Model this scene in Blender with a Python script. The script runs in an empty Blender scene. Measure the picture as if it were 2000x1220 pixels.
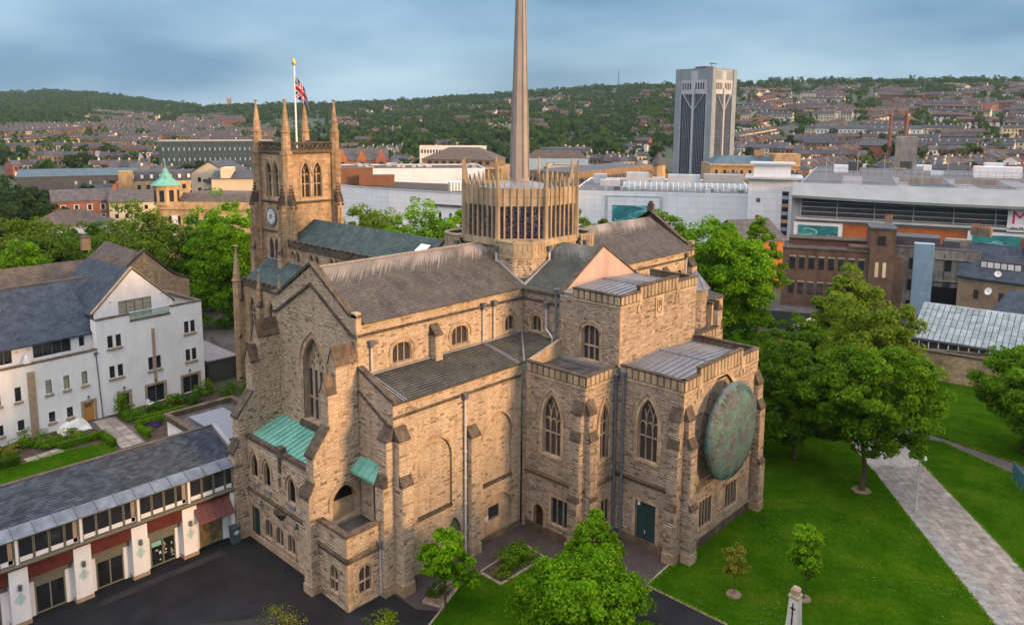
import bpy, math, random
import numpy as np
from mathutils import Matrix, Vector
from mathutils.geometry import tessellate_polygon

random.seed(7)
rng = np.random.default_rng(7)
scene = bpy.context.scene
COL = scene.collection
rad = math.radians

# ------------------------------------------------------------------ camera
CAM_F, CAM_CY, CAM_PITCH, CAM_ROLL, CAM_AZ, CAM_H = 1507.6, 453.9, 8.146, 0.316, -43.115, 35.0
def camera_axes():
    a, t, r = rad(CAM_AZ), rad(CAM_PITCH), rad(CAM_ROLL)
    fwd = Vector((math.sin(a)*math.cos(t), math.cos(a)*math.cos(t), -math.sin(t)))
    right = Vector((math.cos(a), -math.sin(a), 0))
    up = right.cross(fwd)
    c, s = math.cos(r), math.sin(r)
    return c*right + s*up, -s*right + c*up, fwd
_R, _U, _Fw = camera_axes()
cd = bpy.data.cameras.new('camera')
cam = bpy.data.objects.new('camera', cd)
COL.objects.link(cam)
cam.matrix_world = Matrix(((_R.x, _U.x, -_Fw.x, 0), (_R.y, _U.y, -_Fw.y, 0), (_R.z, _U.z, -_Fw.z, CAM_H), (0, 0, 0, 1)))
cd.sensor_fit = 'HORIZONTAL'
cd.sensor_width = 36
cd.lens = 36*CAM_F/2000
cd.shift_y = -(610-CAM_CY)/2000
cd.clip_start = 0.5
cd.clip_end = 20000
scene.camera = cam

# ------------------------------------------------------------------ light
SUN_AZ, SUN_EL = 78.0, 8.5
sl = bpy.data.lights.new('sun', 'SUN')
sl.energy = 3.2
sl.angle = rad(12.0)
sl.color = (1.0, 0.585, 0.28)
sun = bpy.data.objects.new('sun', sl)
COL.objects.link(sun)
_sd = Vector((math.sin(rad(SUN_AZ))*math.cos(rad(SUN_EL)), math.cos(rad(SUN_AZ))*math.cos(rad(SUN_EL)), math.sin(rad(SUN_EL))))
sun.rotation_euler = (-_sd).to_track_quat('-Z', 'Y').to_euler()
sun.location = (60, 20, 120)

world = bpy.data.worlds.new('World')
scene.world = world
world.use_nodes = True
wn, wl = world.node_tree.nodes, world.node_tree.links
wn.clear()
def N(nodes, typ, **kw):
    n = nodes.new(typ)
    for k, v in kw.items():
        if k == 'inp':
            for kk, vv in v.items(): n.inputs[kk].default_value = vv
        else: setattr(n, k, v)
    return n
wo = N(wn, 'ShaderNodeOutputWorld')
bg = N(wn, 'ShaderNodeBackground', inp={'Strength': 0.095})
sky = N(wn, 'ShaderNodeTexSky', sky_type='NISHITA', sun_disc=False)
sky.sun_elevation = rad(SUN_EL); sky.sun_rotation = rad(SUN_AZ)
sky.altitude = 100; sky.air_density = 1.0; sky.dust_density = 0.6; sky.ozone_density = 2.0
tc = N(wn, 'ShaderNodeTexCoord')
# soft cloud sheet: the direction is projected on to a flat layer overhead so that it stretches towards the horizon
sep = N(wn, 'ShaderNodeSeparateXYZ')
wl.new(tc.outputs['Generated'], sep.inputs[0])
zc = N(wn, 'ShaderNodeMath', operation='ADD', inp={1: 0.22}); wl.new(sep.outputs[2], zc.inputs[0])
zm = N(wn, 'ShaderNodeMath', operation='MAXIMUM', inp={1: 0.05}); wl.new(zc.outputs[0], zm.inputs[0])
dx = N(wn, 'ShaderNodeMath', operation='DIVIDE'); wl.new(sep.outputs[0], dx.inputs[0]); wl.new(zm.outputs[0], dx.inputs[1])
dy = N(wn, 'ShaderNodeMath', operation='DIVIDE'); wl.new(sep.outputs[1], dy.inputs[0]); wl.new(zm.outputs[0], dy.inputs[1])
cb = N(wn, 'ShaderNodeCombineXYZ'); wl.new(dx.outputs[0], cb.inputs[0]); wl.new(dy.outputs[0], cb.inputs[1])
n1 = N(wn, 'ShaderNodeTexNoise', inp={'Scale': 0.5, 'Detail': 6.0, 'Roughness': 0.5, 'Distortion': 0.3})
wl.new(cb.outputs[0], n1.inputs['Vector'])
cr = N(wn, 'ShaderNodeValToRGB')                      # how much cloud covers the blue
cr.color_ramp.elements[0].position = 0.34; cr.color_ramp.elements[0].color = (0.86, 0.86, 0.86, 1)
cr.color_ramp.elements[1].position = 0.62; cr.color_ramp.elements[1].color = (0.98, 0.98, 0.98, 1)
wl.new(n1.outputs['Fac'], cr.inputs[0])
# a thin overcast sheet: three times as bright overhead as at the horizon, the usual overcast distribution
el = N(wn, 'ShaderNodeMath', operation='MAXIMUM', inp={1: 0.0}); wl.new(sep.outputs[2], el.inputs[0])
cc = N(wn, 'ShaderNodeValToRGB')
cc.color_ramp.elements[0].position = 0.0; cc.color_ramp.elements[0].color = (1.0, 1.78, 2.5, 1)
cc.color_ramp.elements[1].position = 1.0; cc.color_ramp.elements[1].color = (12.2, 13.4, 15.2, 1)
for q, c in ((0.2, (1.05, 2.05, 3.1, 1)), (0.5, (4.6, 5.5, 6.6, 1))):
    e = cc.color_ramp.elements.new(q); e.color = c
wl.new(el.outputs[0], cc.inputs[0])
n2 = N(wn, 'ShaderNodeTexNoise', inp={'Scale': 0.75, 'Detail': 4.0, 'Roughness': 0.45})
wl.new(cb.outputs[0], n2.inputs['Vector'])
c2 = N(wn, 'ShaderNodeValToRGB')
c2.color_ramp.elements[0].position = 0.38; c2.color_ramp.elements[0].color = (0.85, 0.86, 0.88, 1)
c2.color_ramp.elements[1].position = 0.74; c2.color_ramp.elements[1].color = (2.7, 2.0, 1.65, 1)
wl.new(n2.outputs['Fac'], c2.inputs[0])
cm = N(wn, 'ShaderNodeMixRGB', blend_type='MULTIPLY'); cm.inputs[0].default_value = 1.0
wl.new(cc.outputs[0], cm.inputs[1]); wl.new(c2.outputs[0], cm.inputs[2])
mx = N(wn, 'ShaderNodeMixRGB')
wl.new(cr.outputs[0], mx.inputs[0]); wl.new(sky.outputs[0], mx.inputs[1]); wl.new(cm.outputs[0], mx.inputs[2])
wl.new(mx.outputs[0], bg.inputs['Color']); wl.new(bg.outputs[0], wo.inputs[0])

scene.view_settings.view_transform = 'Standard'
scene.view_settings.look = 'None'
scene.view_settings.exposure = 1.15
scene.view_settings.gamma = 1.0
scene.view_settings.use_curve_mapping = False
scene.cycles.max_bounces = 6
scene.cycles.diffuse_bounces = 3
scene.cycles.transparent_max_bounces = 8
scene.cycles.volume_bounces = 0

# ------------------------------------------------------------------ materials
MATS = {}
def new_mat(name):
    m = bpy.data.materials.new(name); m.use_nodes = True
    nt = m.node_tree; nt.nodes.clear()
    out = N(nt.nodes, 'ShaderNodeOutputMaterial')
    b = N(nt.nodes, 'ShaderNodeBsdfPrincipled')
    nt.links.new(b.outputs[0], out.inputs[0])
    MATS[name] = m
    return m, nt.nodes, nt.links, b, out
def ramp(n, stops, interp='LINEAR'):
    r = N(n, 'ShaderNodeValToRGB'); e = r.color_ramp.elements
    r.color_ramp.interpolation = interp
    while len(e) < len(stops): e.new(0.5)
    for i, (p, c) in enumerate(stops):
        e[i].position = p; e[i].color = (*c, 1) if len(c) == 3 else c
    return r
def mul(n, l, a, b, f=1.0, mode='MULTIPLY'):
    m = N(n, 'ShaderNodeMixRGB', blend_type=mode)
    if isinstance(f, bpy.types.NodeSocket): l.new(f, m.inputs[0])
    else: m.inputs[0].default_value = f
    for s, i in ((a, 1), (b, 2)):
        if isinstance(s, bpy.types.NodeSocket): l.new(s, m.inputs[i])
        else: m.inputs[i].default_value = (*s, 1)
    return m.outputs[0]
def wall_uv(n, l):
    """(x+y, z) of the point in the world: lays a pattern on any upright wall or pitched roof."""
    g = N(n, 'ShaderNodeNewGeometry'); s = N(n, 'ShaderNodeSeparateXYZ'); l.new(g.outputs['Position'], s.inputs[0])
    a = N(n, 'ShaderNodeMath', operation='ADD'); l.new(s.outputs[0], a.inputs[0]); l.new(s.outputs[1], a.inputs[1])
    c = N(n, 'ShaderNodeCombineXYZ'); l.new(a.outputs[0], c.inputs[0]); l.new(s.outputs[2], c.inputs[1])
    return c.outputs[0], g, s
def noise(n, l, vec, scale, detail=4, rough=0.55, stretch=None):
    t = N(n, 'ShaderNodeTexNoise', inp={'Scale': scale, 'Detail': detail, 'Roughness': rough})
    if stretch:
        mp = N(n, 'ShaderNodeMapping'); mp.inputs['Scale'].default_value = stretch
        l.new(vec, mp.inputs[0]); vec = mp.outputs[0]
    l.new(vec, t.inputs['Vector'])
    return t.outputs['Fac']
def bumpn(n, l, b, h, strength=0.4, dist=0.03):
    bm = N(n, 'ShaderNodeBump', inp={'Strength': strength, 'Distance': dist})
    l.new(h, bm.inputs['Height']); l.new(bm.outputs[0], b.inputs['Normal'])
def plain(name, rgb, rough=0.8, var=0.25, scale=3.0, metal=0.0, bump=0.0, objvar=0.0, stain=0.0, spec=0.12):
    if name in MATS: return MATS[name]
    m, n, l, b, o = new_mat(name)
    g = N(n, 'ShaderNodeNewGeometry')
    f = noise(n, l, g.outputs['Position'], scale)
    r = ramp(n, [(0.3, [c*(1-var) for c in rgb]), (0.7, [min(1, c*(1+var)) for c in rgb])]); l.new(f, r.inputs[0])
    col = r.outputs[0]
    if stain:
        f2 = noise(n, l, g.outputs['Position'], 0.9, 6, 0.6, (1, 1, 0.25))
        r2 = ramp(n, [(0.38, (1-stain,)*3), (0.62, (1, 1, 1))]); l.new(f2, r2.inputs[0])
        col = mul(n, l, col, r2.outputs[0])
    if objvar:
        oi = N(n, 'ShaderNodeObjectInfo')
        r3 = ramp(n, [(0, (1-objvar,)*3), (1, (1+objvar,)*3)]); l.new(oi.outputs['Random'], r3.inputs[0])
        col = mul(n, l, col, r3.outputs[0])
    l.new(col, b.inputs['Base Color'])
    b.inputs['Roughness'].default_value = rough; b.inputs['Metallic'].default_value = metal
    b.inputs['Specular IOR Level'].default_value = spec
    if bump: bumpn(n, l, b, f, bump)
    return m
def brickmat(name, c1, c2, mortar, bw, bh, ms=0.012, rough=0.85, bias=0.0, grime=0.3, bump=0.5, offset=0.5, spec=0.1, mot=0.26):
    if name in MATS: return MATS[name]
    m, n, l, b, o = new_mat(name)
    uv, g, s = wall_uv(n, l)
    t = N(n, 'ShaderNodeTexBrick', offset=offset)
    t.inputs['Color1'].default_value = (*c1, 1); t.inputs['Color2'].default_value = (*c2, 1); t.inputs['Mortar'].default_value = (*mortar, 1)
    t.inputs['Scale'].default_value = 1.0; t.inputs['Mortar Size'].default_value = ms; t.inputs['Bias'].default_value = bias
    t.inputs['Brick Width'].default_value = bw; t.inputs['Row Height'].default_value = bh
    l.new(uv, t.inputs['Vector'])
    col = t.outputs['Color']
    f = noise(n, l, g.outputs['Position'], 2.2, 5)
    r = ramp(n, [(0.3, (1-mot,)*3), (0.7, (1+mot*0.75,)*3)]); l.new(f, r.inputs[0]); col = mul(n, l, col, r.outputs[0])
    if grime:
        f2 = noise(n, l, g.outputs['Position'], 0.55, 6, 0.6, (1, 1, 0.3))
        r2 = ramp(n, [(0.36, (1-grime, 1-grime, 1-grime)), (0.6, (1, 1, 1))]); l.new(f2, r2.inputs[0]); col = mul(n, l, col, r2.outputs[0])
    l.new(col, b.inputs['Base Color']); b.inputs['Roughness'].default_value = rough
    b.inputs['Specular IOR Level'].default_value = spec
    bumpn(n, l, b, t.outputs['Fac'], -bump, 0.02)
    return m

def make_masonry(name, stops):
    # rubble-coursed sandstone: every stone is a loose block, the colour goes with the block
    m, n, l, b, o = new_mat(name)
    g = N(n, 'ShaderNodeNewGeometry'); oi = N(n, 'ShaderNodeObjectInfo')
    a = N(n, 'ShaderNodeMath', operation='ADD'); l.new(g.outputs['Random Per Island'], a.inputs[0]); l.new(oi.outputs['Random'], a.inputs[1])
    f = N(n, 'ShaderNodeMath', operation='FRACT'); l.new(a.outputs[0], f.inputs[0])
    r = ramp(n, stops)
    l.new(f.outputs[0], r.inputs[0])
    f1 = noise(n, l, g.outputs['Position'], 6.0, 5, 0.65)
    r1 = ramp(n, [(0.3, (0.74, 0.74, 0.75)), (0.7, (1.2, 1.19, 1.17))]); l.new(f1, r1.inputs[0])
    col = mul(n, l, r.outputs[0], r1.outputs[0])
    f2 = noise(n, l, g.outputs['Position'], 0.32, 6, 0.6, (1, 1, 0.45))
    r2 = ramp(n, [(0.32, (0.87, 0.86, 0.85)), (0.56, (1.03, 1.03, 1.03))]); l.new(f2, r2.inputs[0])
    col = mul(n, l, col, r2.outputs[0])
    uv, _, _ = wall_uv(n, l)                          # soot and damp: narrow runs down the wall
    f4 = noise(n, l, uv, 1.0, 6, 0.7, (1.6, 0.11, 1)); r4 = ramp(n, [(0.32, (0.70, 0.69, 0.68)), (0.5, (1.02, 1.02, 1.02))]); l.new(f4, r4.inputs[0])
    col = mul(n, l, col, r4.outputs[0])
    l.new(col, b.inputs['Base Color']); b.inputs['Roughness'].default_value = 0.9; b.inputs['Specular IOR Level'].default_value = 0.08
    bumpn(n, l, b, f1, 0.5, 0.04)
make_masonry('sandstone_block', [(0.0, (0.15, 0.112, 0.076)), (0.06, (0.22, 0.168, 0.115)), (0.14, (0.31, 0.242, 0.168)), (0.45, (0.365, 0.288, 0.2)),
                 (0.7, (0.40, 0.32, 0.225)), (0.88, (0.37, 0.285, 0.195)), (0.96, (0.43, 0.345, 0.245)), (1.0, (0.27, 0.195, 0.13))])
make_masonry('sandstone_brown', [(0.0, (0.10, 0.077, 0.056)), (0.08, (0.155, 0.12, 0.088)), (0.25, (0.22, 0.174, 0.128)), (0.5, (0.265, 0.21, 0.155)),
                 (0.75, (0.315, 0.255, 0.19)), (0.9, (0.25, 0.18, 0.13)), (1.0, (0.36, 0.295, 0.22))])
make_masonry('quoin_block', [(0.0, (0.25, 0.185, 0.12)), (0.3, (0.33, 0.25, 0.165)), (0.7, (0.41, 0.315, 0.21)), (1.0, (0.31, 0.225, 0.145))])
plain('mortar', (0.40, 0.335, 0.26), 0.95, 0.25, 1.2, stain=0.35)
plain('dressed', (0.36, 0.275, 0.185), 0.88, 0.22, 1.6, bump=0.3, stain=0.35)
plain('dressed_dark', (0.115, 0.088, 0.06), 0.9, 0.35, 2.2, bump=0.4, stain=0.4, objvar=0.2)
plain('coping', (0.088, 0.072, 0.054), 0.9, 0.4, 2.0, bump=0.4, stain=0.35)
plain('lantern_stone', (0.34, 0.268, 0.175), 0.85, 0.16, 0.8, stain=0.4)
brickmat('ashlar', (0.42, 0.30, 0.18), (0.30, 0.21, 0.125), (0.2, 0.15, 0.1), 0.95, 0.38, 0.012, grime=0.42, bump=0.4)
brickmat('aisle_ashlar', (0.40, 0.30, 0.19), (0.29, 0.215, 0.135), (0.2, 0.15, 0.1), 0.8, 0.32, 0.012, grime=0.35)
plain('spire_stone', (0.27, 0.238, 0.21), 0.6, 0.1, 0.8, stain=0.15)
plain('lead', (0.20, 0.20, 0.21), 0.5, 0.15, 0.8, metal=0.2, stain=0.15, spec=0.4)
plain('lead_dark', (0.12, 0.13, 0.15), 0.5, 0.3, 2.0, metal=0.2, spec=0.5)
plain('pipe_paint', (0.10, 0.12, 0.15), 0.45, 0.2, 5.0, spec=0.5)
plain('pipe_light', (0.42, 0.40, 0.38), 0.5, 0.2, 5.0, spec=0.5)
plain('ridge_tile', (0.19, 0.17, 0.155), 0.85, 0.25, 3)
plain('pink_render', (0.40, 0.30, 0.255), 0.9, 0.08, 1.0, stain=0.14)
plain('felt', (0.075, 0.07, 0.068), 0.95, 0.4, 0.9, stain=0.4)
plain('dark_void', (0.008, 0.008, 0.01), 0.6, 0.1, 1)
plain('door_green', (0.022, 0.045, 0.045), 0.5, 0.15, 2)
plain('door_sage', (0.10, 0.11, 0.075), 0.55, 0.15, 2)
plain('door_wood', (0.045, 0.025, 0.015), 0.6, 0.3, 4)
plain('white_metal', (0.7, 0.7, 0.68), 0.45, 0.05, 2)

def roof_slate(name, c1, c2, streak=None, bw=0.35, bh=0.13, moss=0.0, zr=(19, 24)):
    m, n, l, b, o = new_mat(name)
    uv, g, s = wall_uv(n, l)
    t = N(n, 'ShaderNodeTexBrick')
    t.inputs['Color1'].default_value = (*c1, 1); t.inputs['Color2'].default_value = (*c2, 1)
    t.inputs['Mortar'].default_value = (*[c*0.35 for c in c2], 1)
    t.inputs['Scale'].default_value = 1; t.inputs['Mortar Size'].default_value = 0.012; t.inputs['Brick Width'].default_value = bw; t.inputs['Row Height'].default_value = bh
    l.new(uv, t.inputs['Vector'])
    f = noise(n, l, g.outputs['Position'], 0.8, 7, 0.65)
    r = ramp(n, [(0.3, (0.62, 0.62, 0.64)), (0.7, (1.3, 1.27, 1.2))]); l.new(f, r.inputs[0])
    col = mul(n, l, t.outputs['Color'], r.outputs[0])
    if moss:
        fm = noise(n, l, g.outputs['Position'], 0.5, 6, 0.6)
        rm = ramp(n, [(0.45, (0, 0, 0)), (0.7, (moss,)*3)]); l.new(fm, rm.inputs[0])
        col = mul(n, l, col, (0.07, 0.072, 0.045), rm.outputs[0], 'MIX')
    if streak:
        # pale run-off below the ridge: long narrow tongues of uneven length
        mp = N(n, 'ShaderNodeMapping'); mp.inputs['Scale'].default_value = (4.5, 0.22, 1); l.new(uv, mp.inputs[0])
        ns = N(n, 'ShaderNodeTexNoise', inp={'Scale': 1.0, 'Detail': 6.0, 'Roughness': 0.75}); l.new(mp.outputs[0], ns.inputs['Vector'])
        mr = N(n, 'ShaderNodeMapRange', inp={'From Min': zr[0], 'From Max': zr[1], 'To Min': 0.0, 'To Max': 1.04}); l.new(s.outputs[2], mr.inputs[0])
        ad = N(n, 'ShaderNodeMath', operation='ADD'); l.new(ns.outputs['Fac'], ad.inputs[0]); l.new(mr.outputs[0], ad.inputs[1])
        rs = ramp(n, [(0.95, (0, 0, 0)), (1.0, (0.6, 0.6, 0.6))])
        nb = noise(n, l, uv, 0.3, 4, 0.6); rb = ramp(n, [(0.38, (0.15,)*3), (0.62, (1, 1, 1))]); l.new(nb, rb.inputs[0])
        hf = N(n, 'ShaderNodeMath', operation='MULTIPLY', inp={1: 0.72}); l.new(ad.outputs[0], hf.inputs[0]); l.new(hf.outputs[0], rs.inputs[0])
        col = mul(n, l, col, streak, mul(n, l, rs.outputs[0], rb.outputs[0]), 'MIX')
    l.new(col, b.inputs['Base Color']); b.inputs['Roughness'].default_value = 0.75; b.inputs['Specular IOR Level'].default_value = 0.12
    bumpn(n, l, b, t.outputs['Fac'], -0.5, 0.02)
roof_slate('slate_transept', (0.086, 0.079, 0.074), (0.06, 0.056, 0.053), (0.34, 0.29, 0.25), moss=0.35, zr=(19.2, 23.4))
roof_slate('slate_aisle', (0.075, 0.074, 0.068), (0.048, 0.048, 0.046), moss=0.5, bw=0.4, bh=0.07)
roof_slate('slate_nave', (0.06, 0.092, 0.093), (0.04, 0.064, 0.066), moss=0.15, bw=0.5, bh=0.16)
roof_slate('slate_chancel', (0.075, 0.085, 0.08), (0.055, 0.065, 0.062), (0.25, 0.25, 0.22), moss=0.5, zr=(18.0, 23.6))
roof_slate('slate_far', (0.10, 0.095, 0.095), (0.065, 0.063, 0.066), bw=0.6, bh=0.25)
roof_slate('slate_brown', (0.115, 0.092, 0.078), (0.08, 0.066, 0.058), moss=0.3, bw=0.4, bh=0.16)
roof_slate('slate_blue', (0.052, 0.07, 0.095), (0.036, 0.049, 0.068), bw=0.45, bh=0.17)

def glass_mat(name, base, line, bw, bh, ms, rough=0.25):
    m, n, l, b, o = new_mat(name)
    uv, g, s = wall_uv(n, l)
    t = N(n, 'ShaderNodeTexBrick', offset=0.0)
    t.inputs['Color1'].default_value = (*base, 1); t.inputs['Color2'].default_value = (*[c*1.7 for c in base], 1); t.inputs['Mortar'].default_value = (*line, 1)
    t.inputs['Scale'].default_value = 1; t.inputs['Mortar Size'].default_value = ms; t.inputs['Brick Width'].default_value = bw; t.inputs['Row Height'].default_value = bh
    l.new(uv, t.inputs['Vector']); l.new(t.outputs['Color'], b.inputs['Base Color'])
    b.inputs['Roughness'].default_value = rough; b.inputs['Specular IOR Level'].default_value = 0.5
glass_mat('leaded_glass', (0.012, 0.012, 0.02), (0.085, 0.075, 0.065), 0.13, 0.15, 0.012)
glass_mat('gable_glass', (0.015, 0.022, 0.035), (0.05, 0.05, 0.05), 0.2, 0.24, 0.01)
plain('plain_glass', (0.018, 0.022, 0.027), 0.08, 0.3, 0.7, spec=0.6)
def lantern_glass():
    m, n, l, b, o = new_mat('lantern_glass')
    uv, g, s = wall_uv(n, l)
    v = N(n, 'ShaderNodeTexVoronoi', feature='DISTANCE_TO_EDGE', inp={'Scale': 2.6}); l.new(g.outputs['Position'], v.inputs['Vector'])
    v2 = N(n, 'ShaderNodeTexVoronoi', inp={'Scale': 2.6}); l.new(g.outputs['Position'], v2.inputs['Vector'])
    hs = ramp(n, [(0.0, (0.01, 0.012, 0.03)), (0.5, (0.02, 0.016, 0.05)), (0.8, (0.05, 0.012, 0.02)), (1.0, (0.03, 0.03, 0.05))])
    sx = N(n, 'ShaderNodeSeparateXYZ'); l.new(v2.outputs['Color'], sx.inputs[0]); l.new(sx.outputs[0], hs.inputs[0])
    r = ramp(n, [(0.02, (1, 1, 1)), (0.045, (0, 0, 0))]); l.new(v.outputs['Distance'], r.inputs[0])
    col = mul(n, l, hs.outputs[0], (0.22, 0.21, 0.2), r.outputs[0], 'MIX')
    l.new(col, b.inputs['Base Color']); b.inputs['Roughness'].default_value = 0.3
lantern_glass()
def copper(name, c1, c2, seam=0.0):
    m, n, l, b, o = new_mat(name)
    g = N(n, 'ShaderNodeNewGeometry')
    f = noise(n, l, g.outputs['Position'], 1.2, 6, 0.65)
    r = ramp(n, [(0.3, c1), (0.62, c2)]); l.new(f, r.inputs[0])
    l.new(r.outputs[0], b.inputs['Base Color']); b.inputs['Roughness'].default_value = 0.65; b.inputs['Specular IOR Level'].default_value = 0.3
copper('copper_green', (0.075, 0.22, 0.18), (0.13, 0.34, 0.27))

# ------------------------------------------------------------------ mesh helpers
class MB:
    """Collects faces; build() links them as one mesh object."""
    def __init__(self): self.v = []; self.f = []; self.m = []
    def add(self, vs, fs, mi=0):
        o = len(self.v); self.v.extend([tuple(p) for p in vs]); self.f.extend([tuple(i+o for i in f) for f in fs]); self.m.extend([mi]*len(fs)); return self
    def box(self, x0, x1, y0, y1, z0, z1, mi=0):
        return self.add([(x0,y0,z0),(x1,y0,z0),(x1,y1,z0),(x0,y1,z0),(x0,y0,z1),(x1,y0,z1),(x1,y1,z1),(x0,y1,z1)],
                 [(0,3,2,1),(4,5,6,7),(0,1,5,4),(1,2,6,5),(2,3,7,6),(3,0,4,7)], mi)
    def hexa(self, b, t, mi=0):   # bottom and top loops of any equal length
        n = len(b)
        return self.add(list(b)+list(t), [tuple(reversed(range(n))), tuple(range(n, 2*n))]+[(i, (i+1) % n, n+(i+1) % n, n+i) for i in range(n)], mi)
    def cyl(self, p0, p1, r0, r1=None, n=8, mi=0, ph=0.0):
        r1 = r0 if r1 is None else r1
        p0 = Vector(p0); p1 = Vector(p1); d = (p1-p0).normalized()
        a = d.orthogonal().normalized() if abs(d.z) < 0.99 else Vector((1, 0, 0)); c = d.cross(a)
        ring = lambda p, r: [p+r*(math.cos(ph+2*math.pi*i/n)*a+math.sin(ph+2*math.pi*i/n)*c) for i in range(n)]
        return self.hexa(ring(p0, r0), ring(p1, r1), mi)
    def tri_poly(self, loops, fn, mi=0):
        """filled polygon with holes: loops of (u,v), fn maps to 3D"""
        pts = [p for lp in loops for p in lp]
        tr = tessellate_polygon([[Vector((p[0], p[1], 0)) for p in lp] for lp in loops])
        vs = [fn(*p) for p in pts]
        fs = []
        for a, b, c in tr:
            (ax, ay), (bx, by), (cx, cy) = pts[a], pts[b], pts[c]
            fs.append((a, b, c) if (bx-ax)*(cy-ay)-(by-ay)*(cx-ax) > 0 else (a, c, b))
        return self.add(vs, fs, mi)
    def build(self, name, mats, parent=None, smooth=False, loc=None):
        me = bpy.data.meshes.new(name)
        me.from_pydata([tuple(p) for p in self.v], [], self.f)
        for mm in ([mats] if isinstance(mats, str) else mats): me.materials.append(MATS[mm])
        if any(self.m): me.polygons.foreach_set('material_index', self.m)
        if smooth: me.polygons.foreach_set('use_smooth', [True]*len(self.f))
        me.update()
        return link(name, me, parent, loc)
def link(name, me, parent=None, loc=None):
    o = bpy.data.objects.new(name, me); COL.objects.link(o)
    if parent is not None:
        o.parent = parent
        if parent.type == 'EMPTY': o.matrix_parent_inverse = Matrix.Translation(-Vector(parent.location))   # parts are drawn in world coordinates
    if loc is not None: o.location = loc
    return o
def np_mesh(name, V, F, mats, MI=None, smooth=False):
    """quick mesh from numpy arrays; F is (n,3) or (n,4)"""
    me = bpy.data.meshes.new(name)
    k = F.shape[1]
    me.vertices.add(len(V)); me.vertices.foreach_set('co', np.asarray(V, np.float32).ravel())
    me.loops.add(F.size); me.loops.foreach_set('vertex_index', np.asarray(F, np.int32).ravel())
    me.polygons.add(len(F)); me.polygons.foreach_set('loop_start', np.arange(0, F.size, k, dtype=np.int32))
    try: me.polygons.foreach_set('loop_total', np.full(len(F), k, np.int32))
    except Exception: pass
    for mm in ([mats] if isinstance(mats, str) else mats): me.materials.append(MATS[mm])
    if MI is not None: me.polygons.foreach_set('material_index', np.asarray(MI, np.int32))
    if smooth: me.polygons.foreach_set('use_smooth', np.ones(len(F), bool))
    me.update(calc_edges=True); me.validate()
    return me
def tag(o, label=None, cat=None, group=None, kind=None):
    if label: o['label'] = label
    if cat: o['category'] = cat
    if group: o['group'] = group
    if kind: o['kind'] = kind
    return o
def empty(name, loc=(0, 0, 0), rz=0.0):
    o = bpy.data.objects.new(name, None); COL.objects.link(o)
    o.location = loc; o.rotation_euler = (0, 0, rz); o.empty_display_size = 0.5
    return o
def copy_tree(o, parent=None):
    c = o.copy(); COL.objects.link(c); c.parent = parent
    for ch in list(o.children): copy_tree(ch, c)
    return c

class Fr:
    """A wall frame: u runs to the right seen from outside, v up, n outward."""
    def __init__(self, o, u):
        self.o = Vector(o); self.u = Vector(u).normalized(); self.z = Vector((0, 0, 1)); self.n = self.u.cross(self.z)
    def p(self, u, v, n=0.0): return self.o + u*self.u + v*self.z + n*self.n
    def box(self, mb, u0, u1, v0, v1, n0, n1, mi=0):
        P = self.p
        return mb.hexa([P(u0,v0,n1), P(u0,v0,n0), P(u1,v0,n0), P(u1,v0,n1)][::-1], [P(u0,v1,n1), P(u0,v1,n0), P(u1,v1,n0), P(u1,v1,n1)][::-1], mi)
    def prism(self, mb, poly, n0, n1, mi=0):
        """poly (u,v) counter-clockwise, extruded from n0 (back) to n1 (front)"""
        mb.tri_poly([poly], lambda u, v: self.p(u, v, n1), mi)
        k = len(poly)
        mb.add([self.p(*q, n1) for q in poly]+[self.p(*q, n0) for q in poly], [(i, k+i, k+(i+1) % k, (i+1) % k) for i in range(k)]+[tuple(reversed(range(k, 2*k)))], mi)
        return mb
    def strip(self, mb, pts, w0, w1, n0, n1, mi=0, closed=False):
        """bar along a polyline, from offset w0 to w1 (left of the path is +), depth n0..n1"""
        m = len(pts); A = []; B = []
        for i in range(m):
            a = pts[i-1] if (i > 0 or closed) else pts[i]; c = pts[(i+1) % m] if (i < m-1 or closed) else pts[i]
            d1 = (pts[i][0]-a[0], pts[i][1]-a[1]); d2 = (c[0]-pts[i][0], c[1]-pts[i][1])
            def nrm(d):
                L = math.hypot(*d); return (-d[1]/L, d[0]/L) if L > 1e-9 else None
            k1, k2 = nrm(d1), nrm(d2); k1 = k1 or k2; k2 = k2 or k1
            nx, ny = k1[0]+k2[0], k1[1]+k2[1]; L2 = (nx*nx+ny*ny)/2 or 1
            nx, ny = nx/L2, ny/L2
            q = math.hypot(nx, ny)
            if q > 2.2: nx, ny = nx*2.2/q, ny*2.2/q
            A.append((pts[i][0]+nx*w0, pts[i][1]+ny*w0)); B.append((pts[i][0]+nx*w1, pts[i][1]+ny*w1))
        vs = []; fs = []
        for i in range(m): vs += [self.p(*A[i], n1), self.p(*B[i], n1), self.p(*A[i], n0), self.p(*B[i], n0)]
        for i in range(m if closed else m-1):
            a = 4*i; b = 4*((i+1) % m)
            fs += [(a, b, b+1, a+1), (a+2, b+2, b, a), (a+1, b+1, b+3, a+3)]
        if not closed: fs += [(0, 1, 3, 2), (4*m-4, 4*m-2, 4*m-1, 4*m-3)]
        mb.add(vs, fs, mi); return mb

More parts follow.
